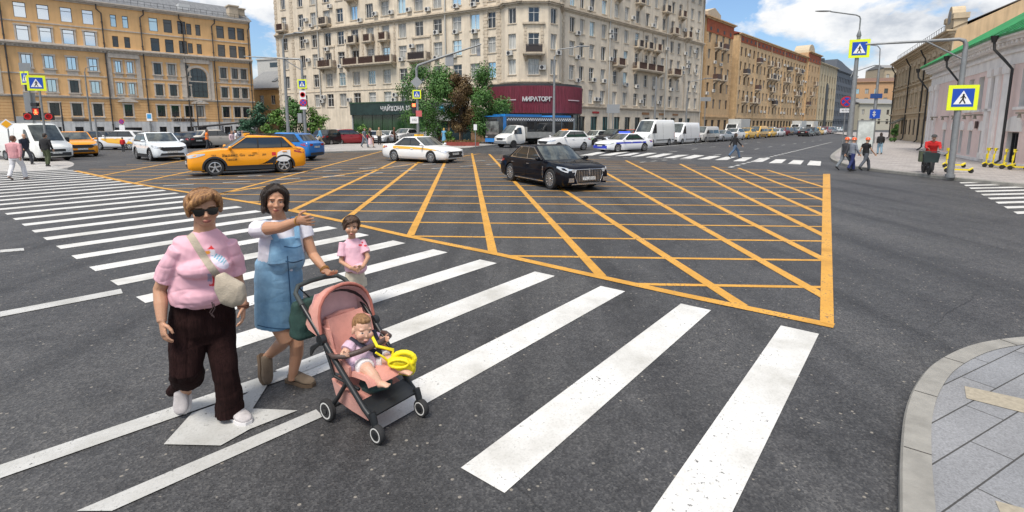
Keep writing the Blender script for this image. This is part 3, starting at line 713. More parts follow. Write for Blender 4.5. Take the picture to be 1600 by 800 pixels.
# rustication bands of the first floor
mb = MB(); z = 3.05
while z < 5.9:
    xs = sorted([(h[0]-.22, h[1]+.22) for h in holes if h[2] < z+.25 and h[3] > z]); cur = 0
    for a, b in xs + [(L_o, L_o)]:
        if a > cur: mb.box(cur, a, -.05, .01, z, z+.34)
        cur = max(cur, b)
    z += .42
mb.build('rusticated_band', M_or, ob)
moulding(trim, 0, L_o, 13.05, [(.12, -.35, -.1), (.35, -.1, .1), (.6, .1, .28), (.3, .28, .42)], ends=False)
for k in range(int(L_o/.45)): trim.box(k*.45, k*.45+.2, -.33, -.1, 12.75, 12.94)
moulding(trim, 0, L_o, 5.95, [(.15, 0, .18), (.25, .18, .32)], ends=False)
moulding(trim, 0, L_o, 9.1, [(.07, 0, .16)], ends=False); moulding(trim, 0, L_o, 16.05, [(.07, 0, .16)], ends=False)
moulding(trim, 0, L_o, 19.4, [(.2, 0, .2), (.45, .2, .4), (.6, .4, .55)], ends=False)
for xx in (13.0, 16.6, 22.6, 26.6, 1.0, -2.0):
    trim.box(xx+OX-.3, xx+OX+.3, -.1, .02, 6.3, 12.6)
for xx in (14.85, 24.55): trim.box(xx+OX-1.9, xx+OX+1.9, -.3, .02, 12.1, 12.7)
trim.prism([(ax-1.7, 6.15), (ax+1.7, 6.15), (ax+1.7, 6.5), (ax-1.7, 6.5)], -.3, 0)
for k in range(12):
    a0, a1 = PI*k/12, PI*(k+1)/12
    trim.prism([(ax+1.42*math.cos(a0), az1+1.42*math.sin(a0)), (ax+1.8*math.cos(a0), az1+1.8*math.sin(a0)), (ax+1.8*math.cos(a1), az1+1.8*math.sin(a1)), (ax+1.42*math.cos(a1), az1+1.42*math.sin(a1))], -.16, .02)
for q_ in (-1, 1): trim.box(ax+q_*1.6-.18, ax+q_*1.6+.18, -.16, .02, 6.5, 10.0)
# pediments
for xx in (14.85, 24.55): trim.prism([(xx+OX-1.3, 5.55), (xx+OX+1.3, 5.55), (xx+OX+1.2, 5.75), (xx+OX, 6.25), (xx+OX-1.2, 5.75)], -.3, 0)
trim.build('stucco_trim', M_ort, ob, fix=False)
a = MB(); a.prism(archpts, -.03, -.005); o = a.build('arched_window', M_glassd, ob)
b = MB()
for xx in (-.65, 0, .65): b.box(ax+xx-.03, ax+xx+.03, -.06, -.031, az0, az1+(1.2 if xx == 0 else 1.0))
for zz in (7.6, 8.8, 10.0): b.box(ax-aw, ax+aw, -.06, -.031, zz-.03, zz+.03)
b.build('frame', M_dark, o)
windows(ob, sp_, .12, mat('dark_window_frame', (.05, .045, .045), .5), 'b', 100, .06)
M_pipe = mat('dark_drainpipe', (.055, .05, .048), .5)
for xx, kk in ((2.05, 0), (12.7, -.5), (17.4, .5), (22.9+.1, -.4), (27.2, .5), (32.8, .3)):
    pipe(ob, xx+OX, .1, 18.4, M_pipe, kick=kk)
mb = MB(); mb.prism([(-.55, 19.95), (6.5, 23.2), (13, 19.95)], 0, L_o+.3, axis='x'); mb.build('roof', mat('grey_metal_roof', (.19, .195, .2), .45, .3, var=.25, vs=1.5, stretch=(3, .3, 1)), ob)
for xx in (31.0, 32.5):
    mb = MB(); mb.box(xx+OX-.7, xx+OX+.7, .4+ (xx-31)*1, 2.2+(xx-31), 19.5, 22.2); mb.box(xx+OX-.85, xx+OX+.85, .25+(xx-31), 2.35+(xx-31), 22.2, 22.4); mb.build('chimney', mat('chimney_render', (.5, .42, .32), .85, var=.1), ob)
mb = MB(); mb.box(23.0+OX, 24.6+OX, 1.2, 3, 20.4, 21.6); mb.build('dormer', mat('dormer_white', (.55, .56, .56), .6), ob)
mb = MB()
for k in range(50): mb.tube([(k*.85, .1, 20.0), (k*.85, .1, 20.9)], .025, 5)
mb.box(0, L_o, .08, .12, 20.85, 20.89); mb.box(0, L_o, .08, .12, 20.45, 20.48); mb.build('roof_railing', M_dark, ob)
text_mesh('Smilnes', 1.0, mat('sign_brown', (.05, .03, .02), .5), ob, M.Translation((22.1+OX, -.12, 3.0)) @ STAND, 'lettering', .03, bold=.02)
mb = MB(); mb.box(8.0+OX, 9.9+OX, -.12, -.06, 2.7, 2.9); mb.build('name_board', mat('sign_brown', (.05, .03, .02), .5), ob)

# ---- yellow house with grey roof in the gap ----------------------------------------------------------------------
yb, yl = facade('yellow_house', 'two storey yellow house with grey metal roof and skylights in the gap', V((-54.5, 106, 0)), V((-34, 98, 0)), 'house')
wall = MB(); hs = []; sp2 = []
for i in range(7):
    for z in (3.2, 7.0): x = 1.7+i*3; hs.append((x-.55, x+.55, z-.9, z+.9)); sp2.append((x-.55, x+.55, z-.9, z+.9, M_glassd))
hole_wall(wall, 0, yl, 0, 9.2, hs); wall.box(0, yl, .4, 11, 0, 9.1); wall.build('wall', mat('yellow_render', (.56, .36, .15), .85, var=.08, streak=.12), yb, fix=False)
windows(yb, sp2, .15, M_white, '2')
mb = MB(); moulding(mb, 0, yl, 9.0, [(.2, 0, .15), (.4, .15, .3)]); moulding(mb, 0, yl, 5, [(.1, 0, .15)]); mb.build('cornice', M_ort, yb)
rf = MB(); rf.prism([(-.5, 9.3), (5.5, 13.2), (11.5, 9.3)], -.2, yl+.2, axis='x'); rfo = rf.build('roof', mat('grey_seam_roof', (.25, .25, .245), .5, .2, var=.2, vs=2, stretch=(4, .4, 1)), yb)
for x in (6.6, 8.2, 14.5):
    mb = MB(); mb.T = M.Translation((x, 2.2, 11.08)) @ M.Rotation(R(33), 4, 'X'); mb.box(-.5, .5, -.8, .8, 0, .12); mb.build('skylight', M_glassd, rfo)
gb, gl = facade('white_rear_block', 'white flat topped block rising behind the yellow house', V((-62, 128, 0)), V((-44, 121, 0)))
mb = MB(); mb.box(0, gl, 0, 10, 0, 17.6); mb.box(-.2, gl+.2, -.2, 10, 17.6, 18); mb.build('wall', mat('pale_block', (.5, .5, .48), .8, var=.1), gb)
mb = MB(); mb.box(4, 14, -.03, 0, 15.8, 16.9); mb.build('window_band', M_glassd, gb)
mb = MB(); mb.tube([(9, 3, 18), (9, 3, 19.2)], .5, 10); mb.tube([(9, 3, 19.2), (9, 3, 19.5)], .8, 10); mb.build('roof_vent', M_metal, gb)
# ------------------------------------------------------------------ the row along the avenue
QA = V((37.2, 101.8, 0)); QD = V((.682, .731, 0))
def row(name, label, t0, t1, H, m, cols, zs, ww, wh, fm, style, depth=14, band=None, bandm=None, balc=(), off=0.0, limit=60, top=None, roofm=None, ground=None, trimm=None, pil=0, P=None):
    n = V((QD.y, -QD.x, 0)); P0 = QA + QD*t0 + n*off; P1 = QA + QD*t1 + n*off
    if P: P0, P1 = P
    b, L_ = facade(name, label, P0, P1)
    xs = [L_*(i+.5)/cols for i in range(cols)]
    sp, hs, gs = [], [], []
    for x in xs:
        for z in zs: hs.append((x-ww/2, x+ww/2, z-wh/2, z+wh/2)); sp.append((x-ww/2, x+ww/2, z-wh/2, z+wh/2))
        if ground: hs.append((x-ground/2, x+ground/2, .4, 3.1)); gs.append((x-ground/2, x+ground/2, .4, 3.1, M_glassd))
    wall = MB(); hole_wall(wall, 0, L_, 0, H, hs, .25); wall.box(.02, L_-.02, .3, depth, 0, H-.05)
    wall.quad((0, 0, 0), (0, depth, 0), (0, depth, H), (0, 0, H))
    wall.build('wall', m, b, fix=False)
    tr = MB(); moulding(tr, 0, L_, H-.25, [(.3, 0, .25), (.6, .25, .45)]); moulding(tr, 0, L_, 3.6, [(.15, 0, .25)])
    if pil:
        for i in range(cols+1):
            if i % pil == 0: tr.box(L_*i/cols-.25, L_*i/cols+.25, -.12, .02, 3.9, H-.3)
    for q in (.35, L_-.35): quoins(tr, q, .7, 3.9, H-(band or 0), .5)
    tr.build('cornice', trimm or m, b)
    if band:
        mb = MB(); mb.box(-.1, L_+.1, -.1, .02, H-band, H-.26); mb.build('attic_band', bandm, b)
        mb = MB()
        for x in xs: mb = MB(); mb.box(x-.4, x+.4, -.13, -.101, H-band+.35, H-band+1.0); mb.build('attic_opening', M_black, b)
        pass
    if gs: windows(b, gs, .15, M_dark, '2', 40)
    windows(b, sp, .15, fm, style, limit, .08)
    for i, z in balc: balcony(b, xs[i]-1.0, xs[i]+1.0, z, .95, M_stone2, solid=random.random() < .4)
    if roofm:
        mb = MB(); mb.prism([(-.5, H+.2), (depth*.4, H+2.2), (depth, H+.2)], -.2, L_+.2, axis='x'); mb.build('roof', roofm, b)
    return b, L_, xs
M_tan = mat('tan_brick', (.58, .39, .21), .85, var=.12, vs=1.2, bump=.2, bs=12, streak=.1)
M_tan2 = mat('pale_tan_brick', (.60, .42, .235), .85, var=.14, vs=1.0, bump=.2, bs=12, streak=.12)
M_redband = mat('red_attic_band', (.36, .085, .03), .8, var=.2, vs=1.2)
M_redroof = mat('red_metal_roof', (.2, .04, .025), .55, var=.2)
fmw = mat('brown_window_frame', (.2, .15, .11), .6)
b1, l1, xs1 = row('brick_corner_house', 'narrow tan brick house with red attic and gable turret beside the beige block', .5, 14, 22.6, M_tan, 4, [6.3, 9.5, 12.7, 15.9, 19.0], 1.15, 1.9, fmw, '2', band=2.6, bandm=M_redband, balc=[(1, 11.2), (2, 17.4), (2, 11.2), (1, 17.4)], roofm=M_redroof, ground=1.5)
acs(b1, [(1.0+k*3.1, z) for k, z in ((0, 8), (1, 8.6), (2, 14), (3, 11.3), (1, 14.2), (3, 17.5))])
mb = MB(); mb.prism([(3, 22.6), (9.5, 22.6), (9.5, 24.4), (6.25, 25.4), (3, 24.4)], 1.2, 4); mb.build('gable_turret', mat('pale_turret', (.5, .42, .3), .8, var=.1), b1)
b2, l2, xs2 = row('long_apartment_house', 'long tan apartment house with red attic cornice and many balconies along the avenue', 18.2, 72.5, 21.6, M_tan2, 20, [5.7, 8.8, 11.9, 15.0, 18.1], 1.15, 1.9, fmw, '2', band=1.6, bandm=M_redband, limit=70,
    balc=[(i, z) for i in (1, 3, 4, 7, 8, 9, 12, 13, 16, 17) for z in (7.3, 10.4, 13.5, 16.6) if random.random() < .62], roofm=M_redroof, ground=1.7, pil=4)
acs(b2, [(x+1.25, z) for x in xs2 for z in (5, 8.2, 11.4, 14.4, 17.4) if random.random() < .38])
b2b, _, _ = row('recessed_link_house', 'shadowed narrow link between the two tan brick houses', 14.1, 18.1, 20, M_tan2, 1, [6.3, 9.5, 12.7, 15.9], 1.1, 1.8, fmw, '2', off=-2.5)
b3, l3, _ = row('red_topped_tower_house', 'taller end house with red attic and arched roof crest beyond the long tan house', 72.8, 86.5, 23.2, M_tan, 4, [6, 9.2, 12.4, 15.6, 18.8], 1.1, 1.9, fmw, '2', band=2.6, bandm=M_redband, balc=[(1, 11), (2, 14.2), (0, 8)], ground=1.5, off=.5)
mb = MB(); mb.prism([(3, 23.2)] + [(7+3.6*math.cos(PI-PI*k/10), 23.6+2.6*math.sin(PI*k/10)) for k in range(11)] + [(11, 23.2)], 1, 5); mb.build('arched_crest', mat('pale_turret', (.5, .42, .3), .8), b3)
b4, l4, xs4 = row('ornate_cream_house', 'cream ornate house with dark mansard chimneys and tall arched entrance', 86.9, 112.5, 21.5, mat('cream_stucco', (.50, .42, .28), .85, var=.12, streak=.2), 7, [6.2, 9.8, 13.4, 17.2], 1.3, 2.2, fmw, '2', ground=2.2, pil=1, roofm=mat('dark_mansard', (.05, .055, .06), .5), trimm=mat('cream_trim', (.55, .47, .33), .85, var=.1))
for x in (3, 8, 14, 20): mb = MB(); mb.box(x-.9, x+.9, 3, 5, 21, 24.6+random.random()); mb.build('chimney', mat('dark_mansard', (.05, .055, .06), .5), b4)
mb = MB(); mb.prism([(11.2, .3), (14.4, .3), (14.4, 14), (14.0, 15.2), (12.8, 15.9), (11.6, 15.2), (11.2, 14)], -.25, -.1); mb.build('tall_arch', M_black, b4)
b5, l5, xs5 = row('grey_modern_block', 'dark grey office block with rows of small square windows and stepped roof', 112.8, 148, 21.0, mat('slate_grey_cladding', (.10, .115, .14), .6, var=.1), 13, [3.2, 6.2, 9.2, 12.2, 15.2, 18.2], 1.3, 1.9, M_dark, '2', limit=40)
mb = MB(); mb.prism([(0, 21.2), (l5, 21.2), (l5, 22.6), (l5*.92, 23.4), (l5*.82, 22.6), (l5*.4, 23.8), (l5*.2, 24.6), (0, 24.9)], .2, 8); mb.build('stepped_roof', mat('slate_roof', (.13, .145, .17), .6), b5)
row('far_ochre_house', 'small ochre house closing the far end of the avenue behind the lamp posts', 0, 0, 21, mat('ochre_stucco', (.50, .30, .16), .85, var=.12), 5, [5, 9, 13, 17], 1.5, 2.2, fmw, '2', roofm=mat('brown_roof', (.16, .09, .06), .7), P=(V((154, 236, 0)), V((172, 231, 0))))
row('far_pale_house', 'low pale house below the ochre house at the end of the avenue', 0, 0, 10.5, mat('pale_stucco', (.50, .47, .38), .85, var=.12), 5, [3.4, 7.2], 1.4, 2.0, fmw, '2', roofm=mat('grey_far_roof', (.22, .22, .22), .7), P=(V((139, 208, 0)), V((160, 214, 0))))
row('far_tower_house', 'tall beige house rising beside the ochre house at the end of the avenue', 0, 0, 30, mat('beige_far', (.45, .37, .26), .85, var=.12), 4, [6, 11, 16, 21, 26], 1.5, 2.2, fmw, '2', roofm=mat('grey_far_roof', (.22, .22, .22), .7), P=(V((186, 262, 0)), V((201, 262, 0))))
# ------------------------------------------------------------------ right-hand side
E1 = V((.477, .879, 0))
def tcol(P, d, x):
    k = (x-800)/800; return (k*P.y - P.x)/(d.x - k*d.y)
# beige three storey house
GP1 = V((41.7, 50, 0)); GP0 = GP1 + E1*30.5
gb_, gl_ = facade('beige_stucco_house', 'three storey beige house with ornate window surrounds and black drainpipes', GP0, GP1, 'house')
M_bs = mat('ochre_beige_stucco', (.62, .49, .33), .85, var=.1, vs=1, streak=.15); M_bst = mat('ochre_trim', (.52, .42, .29), .85, var=.12, vs=2)
wall, tr, hs, s1, s2 = MB(), MB(), [], [], []
for i in range(12):
    x = gl_*(i+.5)/12
    for z, hh in ((5.15, 1.55), (8.35, 1.7)):
        hs.append((x-.5, x+.5, z-hh/2, z+hh/2)); s1.append((x-.5, x+.5, z-hh/2, z+hh/2))
        tr.box(x-.72, x-.502, -.1, .02, z-hh/2, z+hh/2); tr.box(x+.502, x+.72, -.1, .02, z-hh/2, z+hh/2); tr.box(x-.82, x+.82, -.18, .02, z+hh/2+.003, z+hh/2+.28); tr.box(x-.8, x+.8, -.16, .02, z-hh/2-.2, z-hh/2-.003)
        tr.prism([(x-.8, z+hh/2+.285), (x+.8, z+hh/2+.285), (x, z+hh/2+.6)], -.16, 0)
    tr.box(x+gl_/24-.18, x+gl_/24+.18, -.09, .02, 7.1, 9.9)
    hs.append((x-.6, x+.6, .15, 2.75)); s2.append((x-.6, x+.6, .15, 2.75, M_glassd if i % 3 else M_glassc))
hole_wall(wall, 0, gl_, 0, 10.9, hs); 
gable = [(0.0, 0), (14, 0), (14, 12.2), (8.5, 15.2), (0, 10.9)]
wall.prism([(a + .32 if a == 0 else a, b) for a, b in gable], 0, gl_-.02, axis='x'); wall.build('wall', M_bs, gb_, fix=False)
mb = MB(); mb.prism([(0, 0), (14, 0), (14, 12.2), (8.5, 15.2), (0, 10.9)], gl_, gl_+.12, axis='x'); mb.build('party_wall', mat('orange_ochre_plaster', (.58, .42, .25), .9, var=.1, vs=.5, streak=.2), gb_)
moulding(tr, 0, gl_, 10.2, [(.15, 0, .15), (.3, .15, .35), (.55, .35, .6), (.75, .6, .75)]); moulding(tr, 0, gl_, 6.75, [(.12, 0, .12), (.25, .12, .25)]); moulding(tr, 0, gl_, 3.1, [(.12, 0, .3), (.3, .3, .45)])
tr.box(0, gl_, -.06, .01, 0, .9)
tr.build('stucco_trim', M_bst, gb_, fix=False)
windows(gb_, s1, .12, mat('old_window_frame', (.3, .24, .18), .6), 't'); windows(gb_, s2, .12, M_dark, '2')
mb = MB(); mb.prism([(-.6, 10.96), (8.5, 15.25), (14.3, 12.2), (8.5, 15.05)], -.3, gl_-.01, axis='x'); mb.build('roof', mat('dark_metal_roof', (.12, .1, .085), .5, .2, var=.2), gb_)
mb = MB(); mb.box(gl_-3.4, gl_-.1, -.1, .9, 10.98, 12.0); mb.box(gl_-3.6, gl_-2.8, -.2, 1.0, 12.0, 12.5); mb.box(gl_-.9, gl_+.05, -.2, 1.0, 12.0, 12.5)
mb.prism([(gl_-2.75, 12.0)] + [(gl_-1.85 + .85*math.cos(PI-PI*k/10), 12.4+1.0*math.sin(PI*k/10)) for k in range(11)] + [(gl_-.95, 12.0)], -.1, .9); mb.build('roof_crest', M_bst, gb_)
mb = MB(); mb.prism([(gl_-2.3, 11.8)] + [(gl_-1.85 + .45*math.cos(PI-PI*k/8), 12.5+.5*math.sin(PI*k/8)) for k in range(9)] + [(gl_-1.4, 11.8)], -.13, -.1); mb.build('crest_niche', mat('grey_metal_roof2', (.2, .21, .22), .5), gb_)
mb = MB()
for k in range(26): mb.tube([(k*1.05, 0, 11), (k*1.05, 0, 12)], .02, 5)
for z in (11.5, 11.97): mb.tube([(0, 0, z), (gl_-4, 0, z)], .02, 5)
mb.build('roof_railing', M_dark, gb_)
M_bpipe = mat('black_drainpipe', (.018, .017, .017), .45)
for x in (1.2, 12.0, 20.5): 
    mb = MB(); mb.tube([(x, -.5, .1), (x, -.25, .4), (x, -.25, 9.4), (x, -.55, 9.9), (x, -.75, 10.4)], .075, 8); mb.build('drainpipe', M_bpipe, gb_, 40)
mb = MB(); mb.box(22.5, 27, -.05, .0, 2.5, 3.0); mb.build('shop_sign', mat('brown_shop_board', (.12, .06, .03), .6), gb_)
mb = MB(); mb.prism([(-.02, 3.0), (-1.3, 2.3), (-1.3, 2.2), (-.02, 2.85)], 8, 11.2, axis='x'); mb.build('awning', mat('green_brown_awning', (.08, .08, .06), .8), gb_)
# pink house
PA0 = V((32.1, 40, 0)); PA1 = PA0 - E1*15.6; EB = V((.342, .94, 0)); PB1 = PA1 - EB*13
pk = thing('pink_house', 'two storey pink house with white pilasters, black drainpipes and green metal roof', 'house', (0, 0, 0))
M_pink = mat('pink_render', (.84, .655, .60), .85, var=.05, vs=.8, bump=.1, bs=12, streak=.08); M_pw = mat('house_white_trim', (.86, .82, .78), .85, var=.06, vs=2, streak=.12)
TA, LA = frame_of(PA0, PA1); TB, LB = frame_of(PA1, PB1)
wall, tr = MB(), MB(); ws, gs = [], []
cA = [tcol(PA0, -E1, x) for x in (1468, 1503, 1518, 1535)]; gA = [tcol(PA0, -E1, x) for x in (1470, 1483.5, 1496.5, 1510.5, 1528)]
cB = [tcol(PA1, -EB, x) for x in (1588,)] + [6.2, 9.0, 11.5]; gB = [tcol(PA1, -EB, x) for x in (1577,)] + [7.5, 10.5]
EH = 6.4
for T, L_, cs, gg in ((TA, LA, cA[1:], gA), (TB, LB, cB, gB)):
    hs = []; wall.T = T; tr.T = T
    for x in cs:
        w, h, z = (.95, 1.8, 3.85); hs.append((x-w/2, x+w/2, z-h/2, z+h/2)); ws.append((x-w/2+.0, x+w/2, z-h/2, z+h/2, M_glassd, T))
        tr.box(x-w/2-.22, x+w/2+.22, -.12, .01, z-h/2-.14, z-h/2-.003)
    for x in gg:
        w = .62 if T is TA else .95
        hs.append((x-w/2, x+w/2, .1 if T is TB else .35, 1.75)); gs.append((x-w/2, x+w/2, .1 if T is TB else .35, 1.75, M_glassd, T))
        tr.prism([(x-w*.75, 1.78)] + [(x+w*.75*math.cos(PI-PI*k/8), 1.95+w*.6*math.sin(PI*k/8)) for k in range(9)] + [(x+w*.75, 1.78)], -.05, .01)
    hole_wall(wall, 0, L_, 0, EH, hs, .38, 0, 0.0, 1)
    moulding(tr, 0, L_, 5.0, [(.04, .0, .12), (.03, .12, .9), (.14, .55, .7), (.3, .9, 1.1), (.5, 1.1, 1.25), (.7, 1.25, 1.42)], ends=False)
    moulding(tr, 0, L_, 0, [(.06, 0, .28)], ends=False)
    for k in range(int(L_/.4)): tr.box(k*.4, k*.4+.18, -.42, -.05, 5.95, 6.09)
for T, xs in ((TA, (.5, 1.3, 2.3, LA-1.6, LA-.5)), (TB, (.55,))):
    tr.T = T
    for x in xs: tr.box(x-.26, x+.26, -.12, .01, .3, 4.99); tr.box(x-.34, x+.34, -.18, .01, 4.6, 4.98); tr.box(x-.34, x+.34, -.18, .01, .285, .6)
wall.T = None
wall.quad(PA0, PA0 + V((9, -4.9, 0)), PA0 + V((9, -4.9, EH)), PA0 + V((0, 0, EH)))
ib = [PA0 + V((.9, -.3, 0)), PA1 + V((.9, .1, 0)), PB1 + V((.9, 0, 0)), PB1 + V((12, -3, 0)), PA1 + V((12, -5, 0)), PA0 + V((9, -5, 0))]
wall.prism([(p.x, p.y) for p in ib], 0, EH-.1, axis='z')
wall.build('wall', [M_pink, M_pw], pk, fix=False); tr.build('white_trim', M_pw, pk, fix=False)
windows(pk, ws, .3, mat('dark_window_frame', (.05, .045, .045), .5), 't'); windows(pk, gs, .2, M_dark, '3')
mb = MB()
n1 = V((-.879, .477, 0))*.75; n2 = V((-.94, .342, 0))*.75; back = V((6, -3.1, 4.3))
e = [PA0 + n1 + E1*.6, PA1 + (n1+n2)/2, PB1 + n2]
lo = [V((p.x, p.y, EH+.04)) for p in e]; hi = [V((p.x, p.y, EH+.04)) + back for p in e]
for i in (0, 1):
    mb.quad(lo[i], lo[i+1], hi[i+1], hi[i]); mb.quad(lo[i]-V((0, 0, .12)), lo[i+1]-V((0, 0, .12)), lo[i+1], lo[i])
mb.quad(lo[0], hi[0], hi[0]+V((3, -1.6, -3)), lo[0]+V((9, -4.9, 0)))
dd = [(lo[i+1]-lo[i]).normalized() for i in (0, 1)]
for i in (0, 1):
    L_ = (lo[i+1]-lo[i]).length; s_ = .3
    while s_ < L_:
        p = lo[i] + dd[i]*s_ + V((0, 0, .03)); mb.tube([p, p + back], .03, 4); s_ += .6
    mb.tube([lo[i] + V((.5, -.2, .35)), lo[i+1] + V((.5, -.2, .35))], .025, 5)
mb.build('roof', mat('green_metal_roof', (.015, .22, .07), .4, var=.25, vs=1.2), pk, fix=False)
def pk_pipe(T, x):
    mb = MB(); mb.T = T; mb.tube([(x, -.5, .12), (x, -.22, .4), (x, -.22, 4.75), (x-.15, -.5, 5.2), (x-.5, -.8, 5.75), (x-.5, -.85, 6.25)], .06, 8); mb.tube([(x-.5, -.85, 6.1), (x-.5, -.85, 6.4)], [.1, .17], 8); mb.build('drainpipe', M_bpipe, pk, 40)
pk_pipe(TA, .1); pk_pipe(TA, tcol(PA0, -E1, 1490)); pk_pipe(TB, 1.2)
mb = MB(); mb.T = TA; x = tcol(PA0, -E1, 1534); mb.box(x-.3, x+.3, -.1, -.05, 2.3, 2.85); mb.build('house_plate', mat('plate_blue', (.03, .05, .3), .4), pk)
mb = MB(); mb.T = TA; x = tcol(PA0, -E1, 1520); mb.box(x-.2, x+.2, -.08, -.04, 1.9, 2.3); mb.build('notice_plaque', mat('plaque_dark', (.06, .03, .03), .5), pk)
for T, xs in ((TA, [3, 6, 8.6, 11, 13]), (TB, [2.5, 5])):
    for x in xs:
        mb = MB(); mb.T = T; mb.box(x-.13, x+.13, -.4, 0, 2.6, 2.68); mb.tube([(x, -.3, 2.6), (x, -.3, 2.42)], [.05, .09], 8); mb.build('wall_lamp', mat('lamp_beige', (.3, .27, .22), .5), pk)
# lantern on the roof, top right
lt = thing('roof_lantern', 'white octagonal roof lantern with green windows above the green metal roof', 'cupola', (29.5, 28.2, 7.6))
oc = lambda r: [(r*math.cos(PI/8+PI*k/4), r*math.sin(PI/8+PI*k/4)) for k in range(8)]
mb = MB(); mb.prism(oc(1.35), -1.5, 1.9, axis='z'); mb.build('drum', M_pw, lt)
mb = MB()
for k in range(8):
    mb.T = M.Rotation(PI*k/4, 4, 'Z'); mb.box(1.22, 1.29, -.25, .25, .3, 1.3)
mb.T = None; mb.prism(oc(1.6), 1.9, 2.05, axis='z'); mb.build('green_trim', mat('green_metal_roof', (.015, .22, .07), .4), lt)
mb = MB(); mb.lathe([(1.5, 2.05), (1.2, 2.3), (1.0, 2.4), (1.0, 3.1), (1.25, 3.12), (1.25, 3.3), (.1, 3.4)], 16); mb.build('metal_cap', mat('bluegrey_metal', (.2, .25, .3), .4, .4, var=.2), lt, 35)
# ------------------------------------------------------------------ vehicles  (local: +x forward, +y left)
M_car = mat('car_paint', (.5, .5, .5), .42, .0, objcol=True, coat=.75, spec=.15)
M_cglass = mat('car_glass', (.02, .025, .028), .04, spec=1.0)
M_wsglass = mat('windscreen_glass', (.10, .115, .11), .05, .25, spec=1.0, var=.5, vs=1.5)
M_clad = mat('car_dark_cladding', (.025, .026, .028), .55)
M_tyre = mat('tyre_rubber', (.02, .02, .021), .85)
M_rim = mat('alloy_rim', (.55, .56, .57), .25, .8); M_rimd = mat('rim_dark', (.03, .03, .032), .4, .4)
M_chrome = mat('chrome', (.75, .76, .78), .12, 1.0)
M_lamp = mat('headlight_lens', (.62, .64, .66), .08, .4, spec=1.0); M_tail = mat('tail_light', (.35, .008, .01), .15, coat=1)
M_plate = mat('number_plate', (.6, .6, .58), .5, var=.5, vs=22)
M_yel = mat('taxi_yellow', (.80, .42, .01), .3, coat=1); M_seam = mat('door_gap', (.008, .008, .009), .8)
def lerp(a, b, t): return a + (b-a)*t
def pl(P, x):       # piecewise linear
    if x <= P[0][0]: return P[0][1]
    for (a, b), (c, d) in zip(P, P[1:]):
        if x <= c: return lerp(b, d, (x-a)/(c-a) if c > a else 0)
    return P[-1][1]
